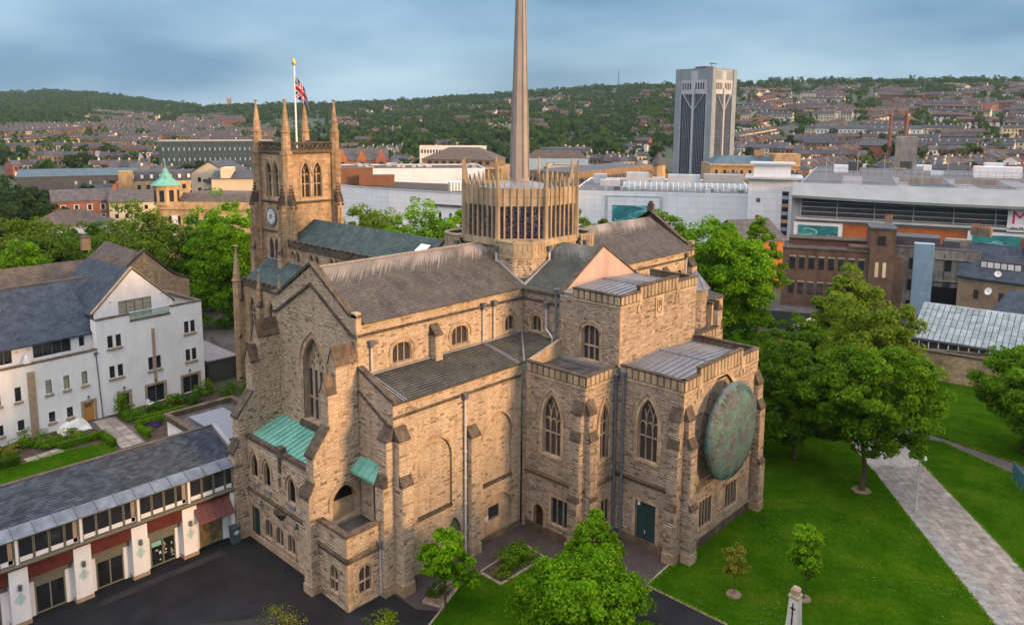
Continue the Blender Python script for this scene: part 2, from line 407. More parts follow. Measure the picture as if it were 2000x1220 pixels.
def arch(cu, v0, w, hs, rise, n=8):
    """pointed arch outline, counter-clockwise from bottom left... returns bottom-right, up, over, bottom-left"""
    R = (w*w/4+rise*rise)/w; h = w/2
    th = math.acos(max(-1, min(1, (R-h)/R)))
    right = [(cu-h+R*0 + (h-R) + R*math.cos(th*i/n) + h, v0+hs+R*math.sin(th*i/n)) for i in range(n+1)]
    right = [(cu + (h-R) + R*math.cos(th*i/n), v0+hs+R*math.sin(th*i/n)) for i in range(n+1)]
    left = [(2*cu-x, y) for x, y in reversed(right[:-1])]
    return [(cu+h, v0)] + right + left + [(cu-h, v0)]
def arch_top(u, cu, v0, w, hs, rise):
    R = (w*w/4+rise*rise)/w; h = w/2; d = abs(u-cu)
    if d >= h: return v0+hs
    return v0+hs+math.sqrt(max(0, R*R-(d-(h-R))**2)) if R >= h else v0+hs+rise

STONES = []      # (frame, u0,u1,v0,v1, n, proud, material)
STONE_KIND = ['sandstone_block']
def intervals(loop, v):
    xs = []
    k = len(loop)
    for i in range(k):
        (x0, y0), (x1, y1) = loop[i], loop[(i+1) % k]
        if (y0 <= v) != (y1 <= v): xs.append(x0+(v-y0)*(x1-x0)/(y1-y0))
    xs.sort(); return [(xs[i], xs[i+1]) for i in range(0, len(xs)-1, 2)]
def isect(A, B):
    return [(max(a, c), min(b, d)) for a, b in A for c, d in B if min(b, d)-max(a, c) > 0.04]
def subtract(A, B):
    for c, d in B:
        R = []
        for a, b in A:
            if d <= a or c >= b: R.append((a, b)); continue
            if c-a > 0.05: R.append((a, c))
            if b-d > 0.05: R.append((d, b))
        A = R
    return A
def lay_stones(fr, outline, holes=(), hmin=0.12, hmax=0.21, lmin=0.22, lmax=0.62, n=0.0, proud=(0.008, 0.022), pad=0.0, joint=0.03):
    v = min(p[1] for p in outline); top = max(p[1] for p in outline)
    rows = 0
    while v < top-0.08:
        h = random.uniform(hmin, hmax)
        if v+h > top: h = top-v
        e = 0.004
        iv = isect(intervals(outline, v+e), intervals(outline, v+h-e))
        for ho in holes:
            bad = []
            for vv in (v+e, v+h/2, v+h-e): bad += [(a-pad, b+pad) for a, b in intervals(ho, vv)]
            iv = subtract(iv, bad)
        for a, b in iv:
            u = a
            while u < b-0.03:
                L = random.uniform(lmin, lmax)*(1.0 if random.random() > 0.12 else 0.5)
                if b-(u+L) < lmin*0.6: L = b-u
                L = min(L, b-u)
                if L > 1.3: L = L/2
                STONES.append((fr, u+joint/2, u+L-joint/2, v+joint/2, v+h-joint/2, n, random.uniform(*proud), STONE_KIND[0]))
                u += L
        v += h
        rows += 1
def wall(name, fr, outline, holes=(), parent=None, depth=0.35, mat='mortar', stones=True, pad=0.0, n=0.0, **kw):
    """upright wall skin with real openings (holes) and their reveals; loose stones in front of it"""
    mb = MB()
    mb.tri_poly([outline]+[list(h) for h in holes], lambda u, v: fr.p(u, v, n))
    for h in holes:
        k = len(h)
        mb.add([fr.p(*q, n) for q in h]+[fr.p(*q, n-depth) for q in h], [(i, k+i, k+(i+1) % k, (i+1) % k) for i in range(k)], 1 if mat == 'mortar' else 0)
    o = mb.build(name, [mat, 'dressed'] if mat == 'mortar' else [mat], parent)
    if stones: lay_stones(fr, outline, holes, n=n, pad=pad, **kw)
    return o
# ================================================================== vegetation kit
def leaf_mat(name, stops, trans=(0.10, 0.20, 0.02), objv=0.18):
    m, n, l, b, o = new_mat(name)
    g = N(n, 'ShaderNodeNewGeometry'); oi = N(n, 'ShaderNodeObjectInfo')
    r = ramp(n, stops); l.new(g.outputs['Random Per Island'], r.inputs[0])
    r3 = ramp(n, [(0, (1-objv, 1-objv*0.8, 1-objv)), (1, (1+objv, 1+objv*0.7, 1+objv*0.5))]); l.new(oi.outputs['Random'], r3.inputs[0])
    col = mul(n, l, r.outputs[0], r3.outputs[0])
    l.new(col, b.inputs['Base Color']); b.inputs['Roughness'].default_value = 0.7; b.inputs['Specular IOR Level'].default_value = 0.08
    t = N(n, 'ShaderNodeBsdfTranslucent'); tcol = mul(n, l, col, (1.5, 1.5, 0.7)); l.new(tcol, t.inputs['Color'])
    ms = N(n, 'ShaderNodeMixShader', inp={0: 0.42}); l.new(b.outputs[0], ms.inputs[1]); l.new(t.outputs[0], ms.inputs[2]); l.new(ms.outputs[0], o.inputs[0])
leaf_mat('leaf_bright', [(0, (0.056, 0.145, 0.003)), (0.5, (0.10, 0.24, 0.005)), (1, (0.165, 0.315, 0.008))])
leaf_mat('leaf_mid', [(0, (0.05, 0.122, 0.004)), (0.5, (0.088, 0.195, 0.006)), (1, (0.145, 0.265, 0.010))])
leaf_mat('leaf_olive', [(0, (0.068, 0.122, 0.008)), (0.5, (0.115, 0.185, 0.013)), (1, (0.17, 0.24, 0.022))])
leaf_mat('leaf_dark', [(0, (0.03, 0.08, 0.004)), (0.5, (0.052, 0.125, 0.006)), (1, (0.088, 0.175, 0.010))])
leaf_mat('leaf_far', [(0, (0.014, 0.034, 0.010)), (0.5, (0.026, 0.056, 0.014)), (1, (0.048, 0.08, 0.018))], objv=0.35)
leaf_mat('leaf_yellow', [(0, (0.09, 0.11, 0.015)), (0.6, (0.17, 0.19, 0.025)), (1, (0.28, 0.24, 0.03))])
leaf_mat('leaf_purple', [(0, (0.03, 0.02, 0.09)), (1, (0.10, 0.06, 0.22))])
plain('bark', (0.075, 0.055, 0.038), 0.95, 0.4, 4, bump=0.5)
plain('soil', (0.055, 0.042, 0.03), 0.98, 0.4, 2.0, bump=0.5)
plain('mulch', (0.16, 0.125, 0.085), 0.98, 0.4, 3.0, bump=0.5)

def leaves(P, Nn, size, rs, jit=0.75):
    """one four-cornered leaf per point P, facing roughly Nn"""
    k = len(P)
    n = Nn+rs.normal(0, jit, (k, 3)); n /= np.linalg.norm(n, axis=1)[:, None]+1e-9
    a = rs.normal(0, 1, (k, 3)); a -= (a*n).sum(1)[:, None]*n; a /= np.linalg.norm(a, axis=1)[:, None]+1e-9
    b = np.cross(n, a)
    s = (size*rs.uniform(0.6, 1.35, k))[:, None]
    V = np.stack([P-a*s*0.55, P-b*s*0.36+n*s*0.07, P+a*s*0.55, P+b*s*0.36+n*s*0.07], 1).reshape(-1, 3)
    return V, np.arange(4*k).reshape(-1, 4)
def crown_points(rs, R, Rz, zc, nclump, nleaf, cl=0.24, shape='round', hollow=0.5):
    d = rs.normal(0, 1, (nclump, 3)); d /= np.linalg.norm(d, axis=1)[:, None]
    r = rs.uniform(hollow**3, 1, nclump)**(1/3)
    lump = 1+0.16*np.sin(d[:, 0]*3.1+rs.uniform(0, 6))+0.14*np.sin(d[:, 1]*4.3+rs.uniform(0, 6))+0.10*np.sin(d[:, 2]*5+rs.uniform(0, 6))
    c = d*r[:, None]*lump[:, None]
    c[:, :2] *= R; c[:, 2] *= Rz
    if shape == 'cone': t = (c[:, 2]/Rz+1)/2; c[:, :2] *= (1.3*(1-t)**0.75+0.14)[:, None]
    if shape == 'egg': t = (c[:, 2]/Rz+1)/2; c[:, :2] *= (1.12-0.42*t)[:, None]
    if shape == 'dome': c[:, 2] = np.where(c[:, 2] < 0, c[:, 2]*0.6, c[:, 2])
    per = max(1, nleaf//nclump)
    rad_c = R*cl*rs.uniform(0.6, 1.3, nclump)
    q = rs.normal(0, 1, (nclump, per, 3)); q /= np.linalg.norm(q, axis=2)[:, :, None]; q *= rs.uniform(0.25, 1, (nclump, per, 1))**0.5
    q[:, :, 2] = q[:, :, 2]*0.62-0.12*(q[:, :, 0]**2+q[:, :, 1]**2)
    P = (c[:, None, :]+q*rad_c[:, None, None]).reshape(-1, 3)
    out = np.repeat(c/np.array([R, R, Rz]), per, 0)+q.reshape(-1, 3)*0.9+np.array([0, 0, 0.35])
    P[:, 2] += zc
    c = c.copy(); c[:, 2] += zc
    return P, out, c
TREE_MESH = {}
def tree_meshes(key, H, R, trunk, nleaf, size, mat, seed, shape='round', nclump=90, cl=0.24, hollow=0.5, limbs=9, tr=None):
    if key in TREE_MESH: return TREE_MESH[key]
    rs = np.random.default_rng(seed)
    Rz = (H-trunk)/2*0.96; zc = trunk+Rz
    P, out, c = crown_points(rs, R, Rz, zc, nclump, nleaf, cl, shape, hollow)
    V, F = leaves(P, out, size, rs)
    cm = np_mesh('crown', V, F, mat)
    mb = MB(); r = tr or H*0.018
    top = zc+Rz*0.45; pts = [Vector((0, 0, 0))]
    for i in range(1, 6): pts.append(Vector((rs.normal(0, 0.02*H)*i/5, rs.normal(0, 0.02*H)*i/5, top*i/5)))
    for i in range(5): mb.cyl(pts[i], pts[i+1], r*(1-0.16*i)*(1.25 if i == 0 else 1), r*(1-0.16*(i+1)), n=8)
    for i in rs.choice(len(c), min(limbs, len(c)), replace=False):
        e = Vector(c[i]); t = rs.uniform(0.35, 0.9); s = pts[0].lerp(pts[-1], max(trunk/top*0.8, t)); m_ = s.lerp(e, 0.5)+Vector((0, 0, -0.04*H*rs.random()))
        mb.cyl(s, m_, r*0.42, r*0.28, n=5); mb.cyl(m_, e, r*0.28, r*0.10, n=5)
    tm = bpy.data.meshes.new('trunk'); tm.from_pydata([tuple(v) for v in mb.v], [], mb.f); tm.materials.append(MATS['bark']); tm.update()
    TREE_MESH[key] = (tm, cm); return tm, cm
def put_tree(name, meshes, x, y, z=0.0, s=1.0, label=None, group=None, rot=None, sz=None, cat='tree'):
    o = empty(name, (x, y, z)); o.rotation_euler = (0, 0, random.uniform(0, 6.28) if rot is None else rot); o.scale = (s, s, sz or s)
    for nm, me in zip(('trunk', 'crown'), meshes):
        c = bpy.data.objects.new(nm, me); COL.objects.link(c); c.parent = o
    tag(o, label, cat, group); return o
def shrub(name, x, y, z, rx, ry, rz, n, size, mat, seed, label, cat='shrub', group=None, rot=0):
    rs = np.random.default_rng(seed); P, out, c = crown_points(rs, 1, 1, 0, 26, n, 0.4, 'dome', 0.3)
    P = P*np.array([rx, ry, rz*0.62])+np.array([0, 0, rz*0.38]); P[:, 2] = np.maximum(P[:, 2], 0.02)
    V, F = leaves(P, out, size, rs); o = link(name, np_mesh(name, V, F, mat)); o.location = (x, y, z); o.rotation_euler.z = rot
    return tag(o, label, cat, group)
def hedge(x0, x1, y0, y1, z, h, mat, seed, label, size=0.12, dens=170, rot=0.0, group=None):
    rs = np.random.default_rng(seed); lx, ly = abs(x1-x0), abs(y1-y0)
    pts = []; nn = []
    for (a, w, hgt) in (('t', lx*ly, 0), ('x', ly*h*2, 0), ('y', lx*h*2, 0)):
        k = int(w*dens)
        u, v, sg = rs.uniform(-.5, .5, k), rs.uniform(-.5, .5, k), rs.choice([-1, 1], k)
        if a == 't': p = np.stack([u*lx, v*ly, np.full(k, h)], 1); q = np.tile([0, 0, 1.], (k, 1))
        elif a == 'x': p = np.stack([sg*lx/2, u*ly, (v+.5)*h], 1); q = np.stack([sg, 0*sg, 0*sg], 1).astype(float)
        else: p = np.stack([u*lx, sg*ly/2, (v+.5)*h], 1); q = np.stack([0*sg, sg, 0*sg], 1).astype(float)
        pts.append(p+rs.normal(0, 0.035, p.shape)); nn.append(q)
    V, F = leaves(np.concatenate(pts), np.concatenate(nn), size, rs)
    # a twiggy dark core so that the hedge is not hollow
    b = np.array([(sx*lx*.47, sy*ly*.47, sz_) for sz_ in (0, h*.95) for sx, sy in ((-1, -1), (1, -1), (1, 1), (-1, 1))]); bf = np.array([(0, 1, 5, 4), (1, 2, 6, 5), (2, 3, 7, 6), (3, 0, 4, 7), (4, 5, 6, 7)])
    me = np_mesh('hedge', np.concatenate([V, b]), np.concatenate([F, bf+len(V)]), mat)
    o = link('hedge', me); o.location = ((x0+x1)/2, (y0+y1)/2, z); o.rotation_euler.z = rot
    return tag(o, label, 'hedge', group)

# ================================================================== terrain and ground
SKY_PX = [(-900, 185), (-300, 182), (0, 183), (100, 180), (200, 186), (300, 200), (400, 210), (520, 209), (650, 205), (800, 200), (900, 194), (1000, 186), (1100, 178), (1200, 172), (1300, 172), (1400, 172), (1500, 162), (1700, 162), (2000, 161), (2600, 165), (3200, 175)]
SKY_D = [(-900, 2500), (0, 2500), (250, 2300), (450, 1800), (900, 1700), (1300, 1600), (2000, 1500), (3200, 1500)]
_azr = rad(CAM_AZ)
def az_px(rel): return 1000+1523*math.tan(max(-1.25, min(1.25, rel)))
def interp(tab, x): return float(np.interp(x, [t[0] for t in tab], [t[1] for t in tab]))
def terrain(x, y):
    d = math.hypot(x, y)
    if d < 330: return 0.0
    rel = math.atan2(x, y)-_azr
    rel = (rel+math.pi) % (2*math.pi)-math.pi
    if abs(rel) > 1.2: rel = 1.2*(1 if rel > 0 else -1)
    px = az_px(rel); D = interp(SKY_D, px); yh = 238.1+(px-1000)*math.tan(rad(CAM_ROLL))
    el = (yh-interp(SKY_PX, px))*math.cos(rel)/1523
    zs = CAM_H+D*el
    t = min(1.0, max(0, (d-330)/(D-330)))
    z = zs*(0.25*t+0.75*t**1.35) if px > 1250 else zs*(0.1*t+0.9*t**1.6)
    z += 3.0*math.sin(x*0.011+1.3)*math.sin(y*0.013)*min(1, (d-330)/300)*(1-t*0.6)
    if d > D: z -= (d-D)*0.05
    return z-0.02
def at(px, py, d):
    """world point at horizontal distance d along the line of sight of a photo pixel: used to read positions off the photograph"""
    v = _R*((px-1000)/CAM_F)+_U*(-(py-CAM_CY)/CAM_F)+_Fw
    t = d/math.hypot(v.x, v.y); return Vector((0, 0, CAM_H))+v*t
def hill_mat():
    m, n, l, b, o = new_mat('hillside')
    g = N(n, 'ShaderNodeNewGeometry')
    f = noise(n, l, g.outputs['Position'], 0.012, 8, 0.65)
    r = ramp(n, [(0.3, (0.014, 0.03, 0.008)), (0.45, (0.022, 0.042, 0.01)), (0.55, (0.04, 0.042, 0.026)), (0.68, (0.035, 0.06, 0.014)), (0.8, (0.055, 0.052, 0.04))]); l.new(f, r.inputs[0])
    f2 = noise(n, l, g.outputs['Position'], 0.15, 6, 0.6); r2 = ramp(n, [(0.3, (0.6,)*3), (0.7, (1.3,)*3)]); l.new(f2, r2.inputs[0])
    l.new(mul(n, l, r.outputs[0], r2.outputs[0]), b.inputs['Base Color']); b.inputs['Roughness'].default_value = 0.95
hill_mat()
def build_terrain():
    rr_ = [0.0, 40, 90, 150, 220, 300, 330]+list(np.linspace(360, 3000, 70))+[3400, 4000, 4600]
    na = 240; V = [(0, 0, -0.03)]; F4 = []
    for r in rr_[1:]:
        for i in range(na):
            a = 2*math.pi*i/na; x, y = r*math.sin(a), r*math.cos(a); V.append((x, y, terrain(x, y)-0.03 if r < 3100 else min(terrain(x, y), 60)-0.03))
    me = bpy.data.meshes.new('ground'); F = [(0, 1+(i+1) % na, 1+i) for i in range(na)]
    for j in range(len(rr_)-2):
        for i in range(na): F.append((1+j*na+i, 1+j*na+(i+1) % na, 1+(j+1)*na+(i+1) % na, 1+(j+1)*na+i))
    me.from_pydata(V, [], F); me.materials.append(MATS['hillside']); me.polygons.foreach_set('use_smooth', [True]*len(F)); me.update()
    tag(link('ground', me), kind='structure')
build_terrain()

def ground_mat(name, rgb, var, s1, s2, crack=False, bump=0.3):
    m, n, l, b, o = new_mat(name)
    g = N(n, 'ShaderNodeNewGeometry'); P = g.outputs['Position']
    f = noise(n, l, P, s1, 8, 0.65); r = ramp(n, [(0.3, [c*(1-var) for c in rgb]), (0.7, [c*(1+var) for c in rgb])]); l.new(f, r.inputs[0])
    f2 = noise(n, l, P, s2, 5, 0.6); r2 = ramp(n, [(0.3, (0.7,)*3), (0.7, (1.3,)*3)]); l.new(f2, r2.inputs[0])
    col = mul(n, l, r.outputs[0], r2.outputs[0])
    if crack:
        v = N(n, 'ShaderNodeTexVoronoi', feature='DISTANCE_TO_EDGE', inp={'Scale': 0.16}); l.new(P, v.inputs['Vector'])
        r3 = ramp(n, [(0.0, (0.8,)*3), (0.008, (1, 1, 1))]); l.new(v.outputs['Distance'], r3.inputs[0]); col = mul(n, l, col, r3.outputs[0])
    l.new(col, b.inputs['Base Color']); b.inputs['Roughness'].default_value = 0.92; b.inputs['Specular IOR Level'].default_value = 0.06
    bumpn(n, l, b, f2, bump, 0.05)
ground_mat('asphalt', (0.017, 0.0175, 0.0185), 0.3, 0.35, 18, crack=True)
ground_mat('asphalt_old2', (0.032, 0.031, 0.031), 0.3, 0.6, 14)
ground_mat('asphalt_old', (0.085, 0.078, 0.072), 0.3, 0.3, 14)
def grass_mat():
    m, n, l, b, o = new_mat('grass')
    g = N(n, 'ShaderNodeNewGeometry'); P = g.outputs['Position']
    f = noise(n, l, P, 0.28, 9, 0.68); r = ramp(n, [(0.3, (0.013, 0.044, 0.0012)), (0.48, (0.021, 0.062, 0.0018)), (0.62, (0.036, 0.075, 0.003)), (0.74, (0.05, 0.078, 0.006))]); l.new(f, r.inputs[0])
    f2 = noise(n, l, P, 9.0, 4, 0.7); r2 = ramp(n, [(0.3, (0.55,)*3), (0.7, (1.4,)*3)]); l.new(f2, r2.inputs[0])
    f3 = noise(n, l, P, 1.1, 8, 0.75); r3 = ramp(n, [(0.56, (0, 0, 0)), (0.74, (0.6,)*3)]); l.new(f3, r3.inputs[0])
    col = mul(n, l, mul(n, l, r.outputs[0], r2.outputs[0]), (0.075, 0.095, 0.02), r3.outputs[0], 'MIX')
    l.new(col, b.inputs['Base Color']); b.inputs['Roughness'].default_value = 0.95; b.inputs['Specular IOR Level'].default_value = 0.0
    bumpn(n, l, b, f2, 0.8, 0.08)
grass_mat()
def setts_mat(name, c1, c2, mo, bw, bh):
    m, n, l, b, o = new_mat(name)
    g = N(n, 'ShaderNodeNewGeometry'); t = N(n, 'ShaderNodeTexBrick'); l.new(g.outputs['Position'], t.inputs['Vector'])
    for k, c in (('Color1', c1), ('Color2', c2), ('Mortar', mo)): t.inputs[k].default_value = (*c, 1)
    t.inputs['Scale'].default_value = 1; t.inputs['Mortar Size'].default_value = 0.012; t.inputs['Brick Width'].default_value = bw; t.inputs['Row Height'].default_value = bh
    f = noise(n, l, g.outputs['Position'], 0.7, 7, 0.65); r = ramp(n, [(0.3, (0.65,)*3), (0.7, (1.35,)*3)]); l.new(f, r.inputs[0])
    l.new(mul(n, l, t.outputs['Color'], r.outputs[0]), b.inputs['Base Color']); b.inputs['Roughness'].default_value = 0.85
    bumpn(n, l, b, t.outputs['Fac'], -0.5, 0.02)
setts_mat('brown_setts', (0.055, 0.040, 0.036), (0.040, 0.031, 0.030), (0.03, 0.027, 0.026), 0.22, 0.11)
def sheet(name, pts, z, mat, kind='structure'):
    """flat ground layer with a small edge"""
    mb = MB(); mb.tri_poly([pts], lambda u, v: (u, v, z)); return tag(mb.build(name, mat), kind=kind)
sheet('courtyard', [(-90, -30), (-4, -30), (-4, 45), (-18.5, 46.5), (-29.0, 48), (-29.6, 60), (-62, 60), (-62, 29.8), (-66, 29.8), (-90, 29)], 0.004, 'asphalt')
sheet('asphalt_patch', [(-55.0, 14.2), (-50.5, 13.6), (-50.2, 15.4), (-54.8, 16.0)], 0.007, 'asphalt_old2')
sheet('asphalt_patch', [(-57.8, 17.5), (-57.0, 17.5), (-57.0, 27.0), (-57.8, 27.0)], 0.007, 'asphalt_old2')
sheet('asphalt_patch', [(-49.5, 20.5), (-46.0, 25.2), (-46.7, 25.7), (-50.2, 21.0)], 0.007, 'asphalt_old2')
sheet('footpath', [(-43.0, 33.0), (-40.2, 33.0), (-29.6, 40.5), (-29.6, 46.95), (-29.6, 53.0), (-36.2, 53.0), (-36.2, 47.2), (-43.0, 47.2)], 0.010, 'brown_setts')
def kerbed(name, pts, mat, h=0.09, kerb=0.14, kmat='kerb_stone', edges=None):
    """raised lawn or bed held by a stone edging"""
    o = sheet(name, pts, h, mat)
    if kmat:
        mb = MB(); k = len(pts); c = Vector((sum(p[0] for p in pts)/k, sum(p[1] for p in pts)/k, 0))
        for i in (range(k) if edges is None else edges):
            a, b = Vector((*pts[i], 0)), Vector((*pts[(i+1) % k], 0)); d = (b-a).normalized(); n = Vector((d.y, -d.x, 0))
            mb.hexa([a-d*kerb*0.4, b+d*kerb*0.4, b+d*kerb*0.4+n*kerb, a-d*kerb*0.4+n*kerb], [p+Vector((0, 0, h+0.02+0.001*i)) for p in (a-d*kerb*0.4, b+d*kerb*0.4, b+d*kerb*0.4+n*kerb, a-d*kerb*0.4+n*kerb)])
        mb.build('edging', kmat, o)
    return o
plain('kerb_stone', (0.24, 0.20, 0.155), 0.9, 0.3, 3)
plain('flag_stone', (0.235, 0.21, 0.182), 0.85, 0.25, 1.4, objvar=0.14, stain=0.25)
plain('sett_stone', (0.25, 0.24, 0.225), 0.85, 0.3, 1.6, objvar=0.22)
kerbed('lawn', [(-40.3, 37.7), (-39.95, 39.4), (-37.85, 39.4), (-37.75, 44.3), (-35.85, 44.5), (-33.5, 40.5), (-31.2, 38.3), (-34, 33.0), (-37.6, 31.0), (-39.0, 34.5)], 'grass', 0.07)
kerbed('flower_bed', [(-40.05, 39.5), (-37.9, 39.48), (-37.88, 44.4), (-40.3, 44.7)], 'soil', 0.10)
kerbed('flower_bed', [(-40.4, 33.9), (-39.1, 34.4), (-40.4, 37.6), (-41.3, 36.6)], 'mulch', 0.09)
# the big east lawn with its stone path
kerbed('lawn', [(-29.62, 47.05), (-23.1, 47.0), (-18.0, 44.2), (-8.0, 44.0), (-1.0, 49.0), (-9.25, 59.95), (-18.0, 71.5), (-24.1, 79.8), (-29.5, 87.0), (-40, 95), (-52, 100), (-60, 84), (-47, 84), (-42.5, 69.0), (-36.5, 69.0), (-36.5, 63.8), (-29.9, 63.8), (-29.9, 51.0)], 'grass', 0.06, edges=(0, 1, 17))
sheet('lawn', [(-21.6, 86.0), (-4.55, 63.35), (4, 52), (30, 60), (25, 100), (-8, 88.0), (-13.5, 88.7), (-20.9, 92.5), (-24.0, 92.0)], 0.06, 'grass')
sheet('lawn', [(-20.4, 93.6), (-13.0, 91.7), (-5, 91.0), (25, 104), (20, 140), (-30, 140), (-60, 120), (-52, 101), (-38, 98), (-27, 95.5)], 0.055, 'grass')
PATH = sheet('stone_path', [(-9.2, 59.9), (-18.0, 71.45), (-24.1, 79.75), (-33, 92), (-28, 94.5), (-21.5, 85.9), (-4.6, 63.4), (8, 47), (1.5, 45.5)], 0.03, 'sett_stone')
sheet('footpath', [(-33, 92), (-28, 94.5), (-20.5, 93.4), (-13.1, 91.6), (-4, 91.2), (-4, 88.3), (-13.6, 88.75), (-20.9, 92.4), (-23, 90.5), (-40, 95)], 0.028, 'asphalt_old')
def lay_path():
    """individual flags across the main part of the path, small setts along its west side"""
    d = Vector((-9.2+24.1, 59.9-79.75, 0)).normalized(); n = Vector((-d.y, d.x, 0))      # n points east of the left edge
    o = Vector((-24.1, 79.75, 0)); L = 25.0+6; W = 5.75
    cube = bpy.data.meshes.new('flagstone'); 
    cube.from_pydata([(0, 0, 0), (1, 0, 0), (1, 1, 0), (0, 1, 0), (.01, .015, 1), (.99, .015, 1), (.99, .985, 1), (.01, .985, 1)], [], [(4, 5, 6, 7), (0, 1, 5, 4), (1, 2, 6, 5), (2, 3, 7, 6), (3, 0, 4, 7)]); cube.materials.append(MATS['flag_stone'])
    cube2 = cube.copy(); cube2.materials.clear(); cube2.materials.append(MATS['sett_stone'])
    w0 = 1.55; cnt = 0
    widths = [0.62, 0.8, 0.7, 0.75, 0.65, 0.7]; 
    y = w0
    for w in widths:
        x = -1.0-random.random()
        while x < L and cnt < 290:
            l_ = random.uniform(0.7, 1.5); g = 0.018
            p = o+d*(x+g)+n*(y+g)
            ob = link('flagstone', cube, PATH); a, b = d*(l_-2*g), n*(w-2*g)
            ob.matrix_basis = Matrix(((a.x, b.x, 0, p.x), (a.y, b.y, 0, p.y), (0, 0, 0.03+random.uniform(0, .006), 0.028), (0, 0, 0, 1))); cnt += 1
            x += l_
        y += w
    V = []; F = []; nv = 0
    yy = 0.05
    while yy < w0-0.05:
        x = -1.0
        while x < L:
            l_ = random.uniform(0.22, 0.42); p = [o+d*(x+.012)+n*(yy+.012), o+d*(x+l_-.012)+n*(yy+.012), o+d*(x+l_-.012)+n*(yy+.2), o+d*(x+.012)+n*(yy+.2)]
            V += [(q.x, q.y, 0.031) for q in p]+[(q.x, q.y, 0.05) for q in p]; F += [(nv+4, nv+5, nv+6, nv+7), (nv, nv+1, nv+5, nv+4), (nv+1, nv+2, nv+6, nv+5), (nv+2, nv+3, nv+7, nv+6), (nv+3, nv, nv+4, nv+7)]; nv += 8; x += l_
        yy += 0.212
    s = link('setts', np_mesh('setts', np.array(V), np.array(F), 'sett_stone'), PATH); s['kind'] = 'stuff'
lay_path()
# ================================================================== the cathedral
CATH = empty('cathedral', (-50, 48, 0))
tag(CATH, 'large sandstone gothic cathedral with lantern, spire and pinnacled clock tower', 'cathedral')
AX, AY = -53.1, 57.8            # transept axis, nave and chancel axis
def cpart(mb, name, mats, parent=None, **k): return mb.build(name, mats, CATH if parent is None else parent, **k)
def E_wall(X): return Fr((X, 0, 0), (0, 1, 0))     # looks east, u = y
def S_wall(Y): return Fr((0, Y, 0), (1, 0, 0))     # looks south, u = x
def N_wall(Y): return Fr((0, Y, 0), (-1, 0, 0))    # looks north, u = -x
def W_wall(X): return Fr((X, 0, 0), (0, -1, 0))    # looks west, u = -y
def rect(u0, u1, v0, v1): return [(u0, v0), (u1, v0), (u1, v1), (u0, v1)]

def blocks_along(fr, pts, w0, w1, n0, n1, mb, step=0.42):
    """dressed blocks along a polyline"""
    seg = [pts[0]]; acc = 0
    for a, b in zip(pts, pts[1:]):
        L = math.hypot(b[0]-a[0], b[1]-a[1]); k = max(1, round(L/step)) if L > step*1.4 else 1
        for j in range(1, k+1):
            q = (a[0]+(b[0]-a[0])*j/k, a[1]+(b[1]-a[1])*j/k); acc += L/k; seg.append(q)
            if acc >= step*0.8:
                fr.strip(mb, seg, w0, w1*random.choice((1, 1, 1.25)), n0, n1+random.uniform(-.006, .006)); seg = [q]; acc = 0
    if len(seg) > 1: fr.strip(mb, seg, w0, w1, n0, n1)

